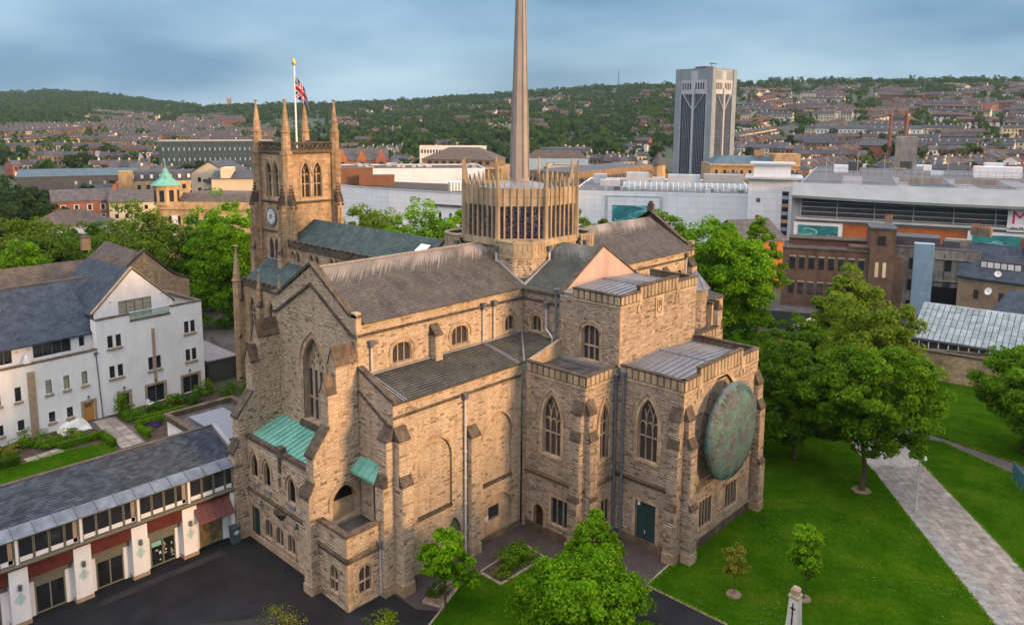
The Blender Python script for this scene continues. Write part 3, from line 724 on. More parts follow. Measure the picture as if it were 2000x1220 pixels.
class Win:
    """traceried window: hole() for the wall, build() for frame, tracery and panes"""
    def __init__(s, cu, v0, w, hs, rise, lights=3, transoms=(), tracery=True, hood=True, sur=0.24, glass='leaded_glass', depth=0.34, sill=True, mull=0.1, plate=False):
        s.__dict__.update(locals())
    def hole(s):
        return arch(s.cu, s.v0, s.w, s.hs, s.rise) if s.rise > 0 else rect(s.cu-s.w/2, s.cu+s.w/2, s.v0, s.v0+s.hs)
    def top(s, u): return arch_top(u, s.cu, s.v0, s.w, s.hs, s.rise) if s.rise > 0 else s.v0+s.hs
    def build(s, fr, parent=None, name='window', n=0.0, dressed='dressed'):
        mb = MB(); d = s.depth; n0, n1 = n-d, n-d+0.16
        us = [s.cu-s.w/2+s.w*i/s.lights for i in range(s.lights+1)]
        ol = s.hole()
        if s.rise > 0:
            path = ol
        else:
            path = [(s.cu+s.w/2, s.v0), (s.cu+s.w/2, s.v0+s.hs), (s.cu-s.w/2, s.v0+s.hs), (s.cu-s.w/2, s.v0)]
        fr.strip(mb, path, min(0.07, s.mull*0.7), 0.0, n0, n-0.06)                      # inner frame
        for u in us[1:-1]:
            fr.box(mb, u-s.mull/2, u+s.mull/2, s.v0, s.v0+s.hs if s.rise > 0 and s.tracery else s.top(u), n0, n1)
        for t in s.transoms: fr.box(mb, us[0], us[-1], t-0.06, t+0.06, n0, n1-0.012)
        if s.plate:            # solid stone head with small pierced shapes
            head = [q for q in ol if q[1] >= s.v0+s.hs-0.01]; head = [(s.cu+s.w/2, s.v0+s.hs-0.35)]+head+[(s.cu-s.w/2, s.v0+s.hs-0.35)]
            mb.tri_poly([head], lambda u, v: fr.p(u, v, n1-0.02))
        elif s.rise > 0 and s.tracery:
            lw = s.w/s.lights
            for i in range(s.lights):
                a = arch((us[i]+us[i+1])/2, s.v0+s.hs-lw*0.55, lw-s.mull*0.6, 0.0, lw*0.62, 5)[1:-1]
                fr.strip(mb, a, -0.05, 0.05, n0, n1-0.02)
            R = (s.w**2/4+s.rise**2)/s.w
            for u in us[1:-1]:
                for sg in (1, -1):
                    pts = []
                    for k in range(12):
                        t = k*0.13; x = u-sg*R+sg*R*math.cos(t); y = s.v0+s.hs+R*math.sin(t)
                        if abs(x-s.cu) > s.w/2-0.02 or y > s.top(x)-0.02: break
                        pts.append((x, y))
                    if len(pts) > 2: fr.strip(mb, pts, -0.045, 0.045, n0, n1-0.03-0.008*sg)
        if s.sill: 
            w2 = s.w/2+s.sur*0.8
            fr.prism(mb, [(s.cu-w2, s.v0-0.22), (s.cu+w2, s.v0-0.22), (s.cu+w2, s.v0-0.03), (s.cu-w2, s.v0-0.03)], n+0.002, n+0.10)
        o = mb.build(name, dressed, parent if parent is not None else CATH)
        if s.sur:
            m2 = MB(); blocks_along(fr, path, 0.0, -s.sur, n-0.05, n+0.03, m2); m2.build('surround', 'quoin_block', o)
        if s.hood and s.rise > 0:
            m3 = MB(); hp = arch(s.cu, s.v0+s.hs-0.25, s.w, 0.25, s.rise, 10)
            fr.strip(m3, hp, -s.sur*1.02, -s.sur*1.02-0.11, n+0.002, n+0.11); m3.build('hood_mould', 'dressed', o)
        if s.plate:
            for du, dv, r in ((0, 1.75, .13), (-.32, 1.35, .12), (.32, 1.3, .12), (0, 1.0, .17), (-.55, .75, .14), (.55, .7, .16), (-.2, .45, .12), (.25, .4, .15), (-.95, .2, .12), (.95, .2, .12), (-.6, .1, .1), (.6, .1, .12)):
                m5 = MB(); c_ = (s.cu+du, s.v0+s.hs+dv); fr.prism(m5, [(c_[0]-r*.6, c_[1]), (c_[0], c_[1]-r*1.3), (c_[0]+r*.6, c_[1]), (c_[0], c_[1]+r*1.3)], n1-0.06, n1-0.005); m5.build('piercing', 'dark_void', o)
        for i in range(s.lights):
            a, b = us[i], us[i+1]
            if s.rise > 0 and not s.plate:
                k = 6; tops = [(a+(b-a)*j/k, s.top(a+(b-a)*j/k)) for j in range(k, -1, -1)]
                poly = [(a, s.v0), (b, s.v0)]+tops
            else: poly = rect(a, b, s.v0, s.v0+s.hs-(0.3 if s.plate else 0))
            cuts = [t for t in s.transoms]
            m4 = MB(); m4.tri_poly([poly], lambda u, v: fr.p(u, v, n-d+0.05)); m4.build('pane', s.glass, o)
        return o

def quoins(fr, u, v0, v1, side, n=0.0, long=0.5, short=0.28, h=0.3, mb=None):
    """alternating corner blocks on one wall face; side=+1 runs to +u"""
    v = v0; k = 0
    while v < v1-0.05:
        hh = min(h, v1-v); L = long if k % 2 else short
        fr.box(mb, min(u, u+side*L), max(u, u+side*L), v+0.01, v+hh-0.01, n, n+0.034)
        v += hh; k += 1

def buttress(fr, cu, w, stages, caps, v0=0.0, name='buttress', plinth=True, stones=True, mat='mortar'):
    """stages: [(top, depth)...] bottom to top, caps: rise of the weathering above each stage"""
    mb = MB(); capm = []; vb = v0
    for i, (vt, d) in enumerate(stages):
        fr.box(mb, cu-w/2, cu+w/2, vb, vt, -0.05, d)
        dn = stages[i+1][1] if i+1 < len(stages) else 0.0
        if stones:
            k = dict(hmin=0.15, hmax=0.25, lmin=0.25, lmax=0.65)
            lay_stones(Fr(fr.p(cu-w/2, 0, d), fr.u), rect(0, w, vb, vt), **k)
            lay_stones(Fr(fr.p(cu-w/2, 0, 0), fr.n), rect(0.0, d, vb, vt), **k)
            lay_stones(Fr(fr.p(cu+w/2, 0, d), -fr.n), rect(0.0, d, vb, vt), **k)
        h = caps[i]; o = 0.05; wa, wb = cu-w/2-o, cu+w/2+o
        if h > 0:
            A = lambda u, v, n: fr.p(u, v, n)
            lo = [A(wa, vt-0.05, d+o), A(wb, vt-0.05, d+o), A(wb, vt-0.05, dn-0.04), A(wa, vt-0.05, dn-0.04)]
            hi = [A(wa, vt+0.10, d+o), A(wb, vt+0.10, d+o), A(wb, vt+h, dn-0.04), A(wa, vt+h, dn-0.04)]
            mc = MB(); mc.hexa(lo, hi); capm.append(mc)
        vb = vt
    o = cpart(mb, name, mat)
    if plinth:
        d = stages[0][1]; mp = MB(); fr.box(mp, cu-w/2-0.06, cu+w/2+0.06, v0, v0+0.9, -0.05, d+0.06); mp.build('plinth', 'aisle_ashlar', o)
    for mc in capm: mc.build('weathering', 'coping', o)
    return o
def string_course(fr, u0, u1, v, h=0.22, out=0.12, name='string_course', mat='coping', n=0.0):
    mb = MB(); P = fr.p
    mb.hexa([P(u0, v, n+0.003), P(u1, v, n+0.003), P(u1, v, n+out*0.6), P(u0, v, n+out*0.6)], [P(u0, v+h, n+0.003), P(u1, v+h, n+0.003), P(u1, v+h*0.55, n+out), P(u0, v+h*0.55, n+out)])
    return cpart(mb, name, mat)
def roof_plane(pts, name, mat, th=0.12, parent=None):
    """pitched roof slab, pts counter-clockwise seen from above"""
    up = [Vector(p) for p in pts]; lo = [p-Vector((0, 0, th)) for p in up]
    mb = MB(); mb.hexa(lo, up); return cpart(mb, name, mat, parent)
def parapet(fr, u0, u1, v0, v1, panel=0.62, thick=0.3, steps=(), n=0.0, ends=(0, 0)):
    """stone parapet with a coping and upright raised panels over a darkened base"""
    mb = MB(); fr.box(mb, u0, u1, v0, v1-0.12, n-thick, n+0.02)
    o = cpart(mb, 'parapet', 'dressed_dark')  # dark base colour paints the shade in the slots between the panels
    mc = MB(); fr.box(mc, u0-0.03, u1+0.03, v1-0.12, v1, n-thick-0.05, n+0.10); mc.build('coping', 'coping', o)
    ms = MB(); fr.box(ms, u0, u1, v0-0.2, v0-0.02, n+0.0, n+0.07); ms.build('band', 'dressed', o)
    k = max(1, round((u1-u0)/panel)); w = (u1-u0)/k
    for i in range(k):
        m = MB(); a = u0+i*w+0.07; b = u0+(i+1)*w-0.07
        m.add([fr.p(a, v0+0.05, n+0.022), fr.p(b, v0+0.05, n+0.022), fr.p(b, v1-0.16, n+0.022), fr.p(a, v1-0.16, n+0.022),
               fr.p(a+0.03, v0+0.08, n+0.075), fr.p(b-0.03, v0+0.08, n+0.075), fr.p(b-0.03, v1-0.2, n+0.075), fr.p(a+0.03, v1-0.2, n+0.075)],
              [(4, 5, 6, 7), (0, 1, 5, 4), (1, 2, 6, 5), (2, 3, 7, 6), (3, 0, 4, 7)])
        m.build('panel', 'lantern_stone', o)
    return o
def downpipe(path, r=0.07, hopper=True, mat='pipe_paint'):
    mb = MB()
    for a, b in zip(path, path[1:]): mb.cyl(a, b, r, n=8)
    for a, b in zip(path, path[1:]):
        L = (Vector(b)-Vector(a)).length
        for k in range(1, int(L/2.2)+1):
            q = Vector(a).lerp(Vector(b), k*2.2/L); mb.cyl(q+Vector((0, 0, -.06)), q+Vector((0, 0, .06)), r*1.5, n=8)
    o = cpart(mb, 'downpipe', mat, smooth=False)
    if hopper:
        x, y, z = path[0]; m = MB()
        m.hexa([(x-.14, y-.14, z-.1), (x+.14, y-.14, z-.1), (x+.14, y+.14, z-.1), (x-.14, y+.14, z-.1)], [(x-.24, y-.24, z+.45), (x+.24, y-.24, z+.45), (x+.24, y+.24, z+.45), (x-.24, y+.24, z+.45)])
        m.build('hopper', 'lead_dark' if mat == 'pipe_light' else 'pipe_paint', o)
    return o

# ---------------- south transept
EX, WX = -47.0, -59.2          # clerestory walls
SY = 33.2                      # gable plane
XA = -42.8                     # east aisle wall
fS, fE = S_wall(SY), E_wall(EX)
big = Win(AX, 10.5, 3.05, 4.6, 2.55, lights=4, transoms=(12.3,), glass='gable_glass', sur=0.42, depth=0.62, hood=True, plate=True, mull=0.34)
gable_out = [(WX, 8.2), (EX, 8.2), (EX, 20.3), (-47.9, 20.35), (AX, 23.55), (-58.3, 20.35), (WX, 20.3)]
wall('gable_wall', fS, gable_out, [big.hole()], CATH, depth=0.7, pad=0.42)
big.build(fS)
mb = MB()                       # raking coping with kneelers
fS.strip(mb, [(EX+0.1, 20.35), (EX-0.95, 20.42), (AX, 23.62), (WX+0.95, 20.42), (WX-0.1, 20.35)], 0.0, -0.24, -0.5, 0.14)
cpart(mb, 'gable_coping', 'coping')
mb = MB(); fS.strip(mb, [(-47.0, 18.75), (-47.75, 18.9), (AX, 22.0), (-58.45, 18.9), (-59.2, 18.75)], 0.0, -0.2, 0.003, 0.15); cpart(mb, 'gable_moulding', 'coping')
mb = MB(); fS.prism(mb, [(AX-1.95, 9.95), (AX+1.95, 9.95), (AX+1.75, 10.45), (AX-1.75, 10.45)], 0.003, 0.3); cpart(mb, 'window_sill', 'coping')

cw = [Win(37.45, 16.1, 1.9, 0.85, 0.72, 3, tracery=False, sur=0.26, depth=0.3), Win(43.75, 16.2, 1.9, 0.85, 0.72, 3, tracery=False, sur=0.26, depth=0.3), Win(49.95, 16.2, 1.2, 0.8, 0.6, 2, tracery=False, sur=0.24, depth=0.3)]
wall('clerestory_wall', fE, rect(SY, 51.9, 15.0, 20.05), [w.hole() for w in cw], CATH, pad=0.26)
for w in cw: w.build(fE)
string_course(fE, SY+0.05, 51.85, 18.85, 0.24, 0.14)
string_course(fE, SY+0.4, 51.85, 19.78, 0.26, 0.22, name='eaves_gutter')
mb = MB(); fE.box(mb, SY-0.14, SY+0.35, 19.2, 20.75, -0.5, 0.1); cpart(mb, 'kneeler', 'dressed')
buttress(fE, 40.75, 0.75, [(17.7, 0.75)], [0.9], v0=14.6, plinth=False)
roof_plane([(EX+0.28, SY+0.45, 19.95), (EX+0.28, 52.3, 19.95), (AX, 52.3, 23.35), (AX, SY+0.45, 23.35)], 'roof', 'slate_transept')
roof_plane([(AX, SY+0.45, 23.349), (AX, 52.3, 23.349), (WX-0.28, 52.3, 19.95), (WX-0.28, SY+0.45, 19.95)], 'roof', 'slate_transept')
mb = MB(); mb.cyl((AX, SY+0.5, 23.36), (AX, 52.0, 23.36), 0.13, n=8)
cpart(mb, 'ridge_tiles', 'ridge_tile')
wall('clerestory_wall', W_wall(WX), rect(-51.9, -SY, 13, 20.0), [], CATH, mat='aisle_ashlar', stones=False)

# east aisle
fA = E_wall(XA)
arch1, arch2, low2 = arch(37.15, 4.9, 3.55, 4.1, 2.1, 10), arch(44.1, 5.1, 3.45, 4.0, 2.1, 10), arch(44.2, 0.05, 3.3, 2.2, 1.75, 10)
dk = rect(43.15, 44.45, 1.75, 2.95)
pdoor = arch(39.1, 0.05, 1.55, 2.2, 1.55, 8)
aisle_out = rect(SY, 46.95, 0, 14.75)
wall('aisle_wall', fA, aisle_out, [arch1, arch2, low2, pdoor], CATH, depth=0.22, pad=0.0)
for a, nm in ((arch1, 0), (arch2, 0)):
    mb = MB(); mb.tri_poly([a], lambda u, v: fA.p(u, v, -0.21)); o = cpart(mb, 'blind_arch', 'mortar')
    lay_stones(fA, a, [], n=-0.21, proud=(0.008, 0.02))
    m2 = MB(); blocks_along(fA, a[1:-1], 0.0, -0.22, -0.06, 0.028, m2, 0.5); m2.build('surround', 'quoin_block', o)
    m3 = MB(); v0 = a[0][1]; fA.prism(m3, rect(a[-1][0]-0.02, a[0][0]+0.02, v0-0.12, v0+0.14), -0.19, 0.035); m3.build('sill', 'coping', o)
mb = MB(); mb.tri_poly([low2, dk], lambda u, v: fA.p(u, v, -0.20)); o = cpart(mb, 'blind_arch', 'dressed')
m2 = MB(); blocks_along(fA, low2[2:-2], 0.0, -0.2, -0.06, 0.028, m2, 0.5); m2.build('surround', 'quoin_block', o)
mb = MB(); mb.tri_poly([dk], lambda u, v: fA.p(u, v, -0.32)); o = cpart(mb, 'window', 'plain_glass'); m2 = MB(); fA.strip(m2, dk, 0.05, 0, -0.32, -0.18, closed=True); m2.build('frame', 'lead_dark', o)
mb = MB(); fA.box(mb, 42.55, 42.95, 1.95, 2.4, -0.02, 0.05); cpart(mb, 'vent', 'pipe_light')
mb = MB(); mb.tri_poly([pdoor], lambda u, v: fA.p(u, v, -0.2)); o = cpart(mb, 'door', 'door_sage')
m2 = MB(); fA.strip(m2, pdoor[1:-1], 0.0, -0.22, -0.2, 0.03); m2.build('door_surround', 'dressed', o)
for u in (38.75, 39.45):
    m3 = MB(); fA.box(m3, u-0.24, u+0.24, 0.9, 1.95, -0.195, -0.17); m3.build('pane', 'plain_glass', o)
m3 = MB(); fA.box(m3, 38.4, 39.8, 2.05, 2.2, -0.198, -0.15); m3.build('transom', 'door_green', o)
m3 = MB(); fA.box(m3, 38.98, 39.2, 2.55, 2.8, -0.198, -0.16); m3.build('sign', 'dressed', o)
string_course(fA, SY+0.02, 46.9, 13.55, 0.25, 0.14)
string_course(fA, SY-0.02, 46.9, 14.62, 0.24, 0.22, name='eaves_gutter')
mb = MB(); fA.box(mb, SY, 46.9, 0, 0.55, 0.0, 0.08); cpart(mb, 'plinth', 'dressed_dark')
buttress(fA, 41.0, 1.0, [(10.1, 0.6)], [0.9])
buttress(fA, 33.75, 1.0, [(8.6, 0.9), (12.0, 0.6)], [0.85, 1.0])
buttress(S_wall(SY), -43.35, 1.0, [(8.6, 0.95), (12.0, 0.62)], [0.85, 1.0])
downpipe([(XA+0.2, 40.2, 13.4), (XA+0.2, 40.2, 0.3)], 0.1, mat='pipe_light')
# south end of the aisle
fS2 = S_wall(SY+0.02)
wall('aisle_end_wall', fS2, [(EX, 0), (XA, 0), (XA, 14.9), (EX, 16.35)], [], CATH)
mb = MB(); fS2.strip(mb, [(XA+0.2, 14.85), (XA-0.5, 14.95), (EX, 16.45)], 0.02, -0.22, -0.45, 0.1); cpart(mb, 'gable_coping', 'coping')
mb = MB(); fS2.strip(mb, [(XA, 12.9), (XA-0.7, 12.95), (EX, 14.7)], 0, -0.17, 0.003, 0.12); cpart(mb, 'gable_moulding', 'coping')
# lean-to slate roofs of the aisle, meeting in a valley at the crossing
zt, zb = 15.75, 14.82
roof_plane([(XA+0.2, SY+0.4, zb), (XA+0.2, 47.1, zb), (EX, 51.6, zt), (EX, SY+0.4, zt)], 'roof', 'slate_aisle')
roof_plane([(XA+0.2, 47.1, zb), (XA+0.2, 51.6, zt), (EX, 51.6, zt-0.002)], 'roof', 'slate_aisle')
mb = MB()
for y in (47.6, 46.5, 34.2):     # lead strips running down the slates below the pipes
    for e in (-0.13, 0.13):
        mb.hexa([(XA+0.15, y+e-0.05, zb+0.01), (XA+0.15, y+e+0.05, zb+0.01), (EX, y+e+0.05, zt+0.01), (EX, y+e-0.05, zt+0.01)], [(XA+0.15, y+e-0.05, zb+0.07), (XA+0.15, y+e+0.05, zb+0.07), (EX, y+e+0.05, zt+0.07), (EX, y+e-0.05, zt+0.07)]) if y < 47.1 else None
cpart(mb, 'lead_strips', 'lead')
mb = MB(); mb.box(EX, EX+0.16, SY+0.4, 51.55, zt-0.05, zt+0.12); cpart(mb, 'lead_flashing', 'lead')
mb = MB(); mb.cyl((XA+0.2, 47.1, zb+0.02), (EX, 51.6, zt+0.02), 0.09, n=6); cpart(mb, 'lead_valley', 'lead')
for y in (46.4, 47.75): downpipe([(EX+0.2, y, 18.9), (EX+0.2, y, 15.9)], 0.075, mat='pipe_light')
downpipe([(EX+0.2, 34.35, 18.0), (EX+0.2, 34.35, 16.0)], 0.075, mat='pipe_light')
# end wall of the lean-to against the flat roof
mb = MB(); mb.hexa([(XA+0.2, 47.3, 14.0), (XA+0.5, 47.3, 14.0), (XA+0.5, 51.6, 14.0), (XA+0.2, 51.6, 14.0)], [(XA+0.2, 47.3, zb+0.05), (XA+0.5, 47.3, zb+0.05), (XA+0.5, 51.6, zt+0.15), (XA+0.2, 51.6, zt+0.15)]); cpart(mb, 'roof_end', 'dressed')

# ---------------- great stepped buttresses of the gable and the porch between them
def great_buttress(x0, x1, arch_side):
    mb = MB(); f = E_wall(x1)
    prof = [(28.65, 0), (SY, 0), (SY, 17.05), (31.25, 17.05), (31.25, 15.05), (30.5, 15.05), (30.5, 12.55), (29.1, 10.75), (29.1, 8.6), (28.65, 7.75)]
    hole = arch(31.7, 4.95, 2.1, 1.4, 1.35, 8)
    hs = [hole] if arch_side else []
    mb.tri_poly([prof]+hs, lambda u, v: f.p(u, v, 0))
    fw = W_wall(x0); profw = [(-a, b) for a, b in prof][::-1]
    mb.tri_poly([profw], lambda u, v: fw.p(u, v, 0))
    k = len(prof)
    mb.add([(x1, a, b) for a, b in prof]+[(x0, a, b) for a, b in prof], [(i, i+k, (i+1) % k+k, (i+1) % k) for i in range(k)])
    if arch_side:
        kk = len(hole); mb.add([f.p(*q, 0) for q in hole]+[f.p(*q, -0.5) for q in hole], [(i, kk+i, kk+(i+1) % kk, (i+1) % kk) for i in range(kk)], 1)
    o = cpart(mb, 'great_buttress', ['mortar', 'dressed'])
    kw = dict(hmin=0.17, hmax=0.3)
    lay_stones(f, prof, hs, pad=0.3 if arch_side else 0, **kw)
    lay_stones(fw, profw, [], **kw)
    w = x1-x0
    lay_stones(Fr((x0, 28.65, 0), (1, 0, 0)), rect(0, w, 0, 7.7)); lay_stones(Fr((x0, 29.1, 0), (1, 0, 0)), rect(0, w, 8.6, 10.7)); lay_stones(Fr((x0, 30.5, 0), (1, 0, 0)), rect(0, w, 12.6, 15.0)); lay_stones(Fr((x0, 31.25, 0), (1, 0, 0)), rect(0, w, 15.1, 17.0))
    # saddle-back caps with courses of stone, and the long sloped weatherings
    xm = (x0+x1)/2
    for (ya, yb, z, h) in ((31.15, SY, 17.05, 1.35), (30.4, 31.25, 15.05, 1.35)):
        for sd in (-1, 1):
            for j in range(3):
                t0, t1 = j/3, (j+1)/3
                xa, xb = xm+sd*(w/2+0.09)*(1-t0), xm+sd*(w/2+0.09)*(1-t1)
                cuts = [ya, yb-0.002] if yb-ya < 1 else [ya, ya+(yb-ya)*(0.35 if j % 2 else 0.6), yb-0.002]
                for p, q in zip(cuts, cuts[1:]):
                    m = MB(); za, zb2 = z+h*t0, z+h*t1; e = 0.012
                    m.hexa([(xa, p+e, za-0.02), (xa, q-e, za-0.02), (xb, q-e, zb2-0.12), (xb, p+e, zb2-0.12)], [(xa, p+e, za+0.13), (xa, q-e, za+0.13), (xb, q-e, zb2+0.10), (xb, p+e, zb2+0.10)])
                    m.build('cap_stone', 'dressed_dark', o)
        m = MB(); Fr((0, ya+0.06, 0), (1, 0, 0)).prism(m, [(x0, z-0.02), (x1, z-0.02), (xm, z+h)], -0.3, 0.0); m.build('cap_gable', 'dressed', o)
    for (ya, za, yb, zb2) in ((30.55, 12.6, 28.98, 10.62), (29.15, 8.7, 28.52, 7.6)):
        m = MB(); m.hexa([(x0-.07, yb, zb2-.1), (x1+.07, yb, zb2-.1), (x1+.07, ya, za-.1), (x0-.07, ya, za-.1)], [(x0-.07, yb, zb2+.12), (x1+.07, yb, zb2+.12), (x1+.07, ya, za+.12), (x0-.07, ya, za+.12)]); m.build('weathering', 'coping', o)
    m = MB(); m.box(x0-.08, x1+.08, 28.57, SY-0.1, 0, 0.7); m.build('plinth', 'dressed', o)
    if arch_side:
        m = MB(); blocks_along(f, hole[1:-1], 0.0, -0.26, -0.1, 0.03, m); m.build('surround', 'quoin_block', o)
        m = MB(); hp = arch(31.7, 6.0, 2.1, 0.35, 1.35, 10); f.strip(m, hp, -0.27, -0.38, 0.003, 0.11); m.build('hood_mould', 'dressed', o)
        m = MB(); low = rect(30.65, 32.75, 4.95, 6.45); m.tri_poly([low], lambda u, v: f.p(u, v, -0.42)); m.build('infill', 'dressed', o)
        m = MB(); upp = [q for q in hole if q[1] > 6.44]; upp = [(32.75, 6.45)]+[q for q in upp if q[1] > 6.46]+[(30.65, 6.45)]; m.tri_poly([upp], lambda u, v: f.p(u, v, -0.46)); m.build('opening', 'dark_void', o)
    return o
great_buttress(-47.95, -47.0, True)
great_buttress(-59.2, -58.25, False)
fP = S_wall(29.8)
pw = [Win(-57.0, 5.65, 0.95, 1.1, 0.95, 1, tracery=False, hood=True, sur=0.28, glass='dark_void', depth=0.24, sill=False), Win(-55.0, 5.5, 0.95, 1.15, 0.95, 1, tracery=False, sur=0.28, glass='dark_void', depth=0.24, sill=False),
      Win(-51.3, 5.4, 1.05, 1.1, 0.95, 1, tracery=False, sur=0.28, glass='dark_void', depth=0.24, sill=False), Win(-49.35, 5.3, 0.95, 1.1, 0.9, 1, tracery=False, sur=0.28, glass='plain_glass', depth=0.24, sill=False),
      Win(-53.05, 6.0, 0.42, 0.85, 0.0, 1, hood=False, sur=0.18, glass='leaded_glass', depth=0.3, sill=False)]
pl = [Win(c, 1.05, 1.05, 1.1, 0.38, 2, tracery=False, hood=False, sur=0.2, glass='plain_glass', depth=0.16, mull=0.09) for c in (-55.05, -53.35, -51.6)]
pd = rect(-57.75, -56.5, 0.05, 2.95); pd2 = rect(-49.9, -49.2, 0.3, 2.6)
wall('porch_wall', fP, rect(-58.25, -47.95, 0, 8.75), [w.hole() for w in pw+pl]+[pd, pd2], CATH, depth=0.24, mat='mortar', pad=0.18, hmin=0.15, hmax=0.26, lmin=0.3, lmax=0.8)
for w in pw+pl: w.build(fP)
mb = MB(); mb.tri_poly([pd], lambda u, v: fP.p(u, v, -0.18)); o = cpart(mb, 'door', 'door_green'); m2 = MB(); fP.strip(m2, [pd[1], pd[2], pd[3], pd[0]], 0, -0.24, -0.1, 0.03); m2.build('door_surround', 'dressed', o)
mb = MB(); mb.tri_poly([pd2], lambda u, v: fP.p(u, v, -0.2)); o = cpart(mb, 'niche', 'dressed_dark')
string_course(fP, -58.2, -48.0, 4.2, 0.28, 0.16)
mb = MB(); fP.box(mb, -58.25, -53.3, 8.75, 9.1, -0.3, 0.1); fP.box(mb, -53.3, -52.5, 8.75, 9.5, -0.34, 0.16); fP.box(mb, -52.5, -47.95, 8.75, 9.1, -0.3, 0.1); cpart(mb, 'porch_parapet', 'coping')
mb = MB(); fP.box(mb, -53.08, -52.78, 7.4, 8.74, 0.003, 0.14); cpart(mb, 'gargoyle', 'coping')
for u in (-56.9, -54.9, -51.3, -49.4):
    mb = MB(); fP.prism(mb, rect(u-0.5, u+0.5, 5.0, 5.25), 0.003, 0.16); cpart(mb, 'lead_sill', 'lead')
mb = MB(); c = fP.p(-53.0, 4.1, 0)   # half-round corbel bowl under the middle niche
rings = [(0.15, -0.75), (0.62, -0.3), (0.8, 0.0), (0.72, 0.1)]
vs = []; fs = []
for r, dz in rings:
    for i in range(13):
        t = math.pi*i/12; vs.append((c.x+r*math.cos(t), c.y-r*0.75*math.sin(t), c.z+dz))
for j in range(3):
    for i in range(12): fs.append((13*j+i, 13*j+i+1, 13*j+14+i, 13*j+13+i))
fs.append(tuple(39+i for i in range(13))); mb.add(vs, fs); cpart(mb, 'corbel', 'coping')
for u in (-56.0, -50.6):
    mb = MB(); fP.box(mb, u-0.12, u+0.12, 3.55, 3.75, 0, 0.3); fP.box(mb, u-0.04, u+0.04, 3.7, 3.95, 0, 0.2); cpart(mb, 'floodlight', 'lead_dark')
mb = MB(); fP.box(mb, -58.2, -48.0, 0, 0.55, 0.0, 0.09); cpart(mb, 'plinth', 'dressed')
# green copper flat roof with standing seams
o = roof_plane([(-58.2, 30.0, 8.85), (-48.0, 30.0, 8.85), (-48.0, SY-0.05, 9.85), (-58.2, SY-0.05, 9.85)], 'copper_roof', 'copper_green', 0.15)
for i in range(1, 17):
    x = -58.2+10.2*i/17; m = MB(); m.hexa([(x-.03, 30.05, 8.87), (x+.03, 30.05, 8.87), (x+.03, SY-.1, 9.84), (x-.03, SY-.1, 9.84)], [(x-.02, 30.05, 8.94), (x+.02, 30.05, 8.94), (x+.02, SY-.1, 9.91), (x-.02, SY-.1, 9.91)]); m.build('seam', 'copper_green', o)
# small annex with a walled flat roof, in the corner east of the great buttress
fX, fXS = E_wall(-43.4), S_wall(29.35)
ax1 = Win(30.85, 1.0, 1.05, 1.55, 0.42, 2, tracery=False, hood=False, sur=0.2, glass='leaded_glass', depth=0.16, mull=0.08, transoms=(1.85,))
ax2 = Win(-45.05, 1.0, 0.95, 1.55, 0.42, 2, tracery=False, hood=False, sur=0.2, glass='leaded_glass', depth=0.16, mull=0.08, transoms=(1.85,))
wall('annex_wall', fX, rect(29.35, 32.3, 0, 5.7), [ax1.hole()], CATH, pad=0.18, depth=0.25, hmin=0.2, hmax=0.3); ax1.build(fX)
wall('annex_wall', fXS, rect(-47.0, -43.4, 0, 5.7), [ax2.hole()], CATH, pad=0.18, depth=0.25, hmin=0.18, hmax=0.28, lmin=0.35, lmax=0.85); ax2.build(fXS)
mb = MB(); mb.box(-47.0, -43.3, 29.25, 29.75, 5.7, 5.9); mb.box(-43.8, -43.3, 29.752, 32.3, 5.7, 5.9); cpart(mb, 'annex_coping', 'dressed_dark')
mb = MB(); mb.box(-47.0, -43.6, 29.6, 33.2, 4.5, 4.75); cpart(mb, 'flat_roof', 'felt')
mb = MB(); mb.box(-46.9, -43.78, 29.73, 29.76, 4.7, 5.7); mb.box(-43.83, -43.8, 29.76, 32.3, 4.7, 5.7); cpart(mb, 'parapet_lining', 'dressed')
string_course(fXS, -47.0, -43.4, 3.7, 0.5, 0.14, mat='dressed_dark'); string_course(fX, 29.35, 32.3, 3.7, 0.5, 0.14, mat='dressed_dark')
downpipe([(-43.25, 32.15, 4.0), (-43.25, 32.15, 0.3)], 0.07, mat='pipe_light')
o = roof_plane([(-46.9, 32.2, 8.75), (-43.9, 32.2, 8.75), (-43.9, 33.2, 9.6), (-46.9, 33.2, 9.6)], 'copper_canopy', 'copper_green', 0.2)
for x in (-46.1, -45.4, -44.7):
    m = MB(); m.hexa([(x-.03, 32.22, 8.76), (x+.03, 32.22, 8.76), (x+.03, 33.15, 9.56), (x-.03, 33.15, 9.56)], [(x-.02, 32.22, 8.83), (x+.02, 32.22, 8.83), (x+.02, 33.15, 9.63), (x-.02, 33.15, 9.63)]); m.build('seam', 'copper_green', o)
mb = MB(); fS.box(mb, -45.2, -44.1, 4.7, 8.2, -0.02, 0.06); o = cpart(mb, 'door', 'door_green'); m2 = MB(); fS.strip(m2, [(-44.1, 4.7), (-44.1, 8.2), (-45.2, 8.2), (-45.2, 4.7)], 0, -0.2, 0.005, 0.1); m2.build('door_surround', 'dressed', o)

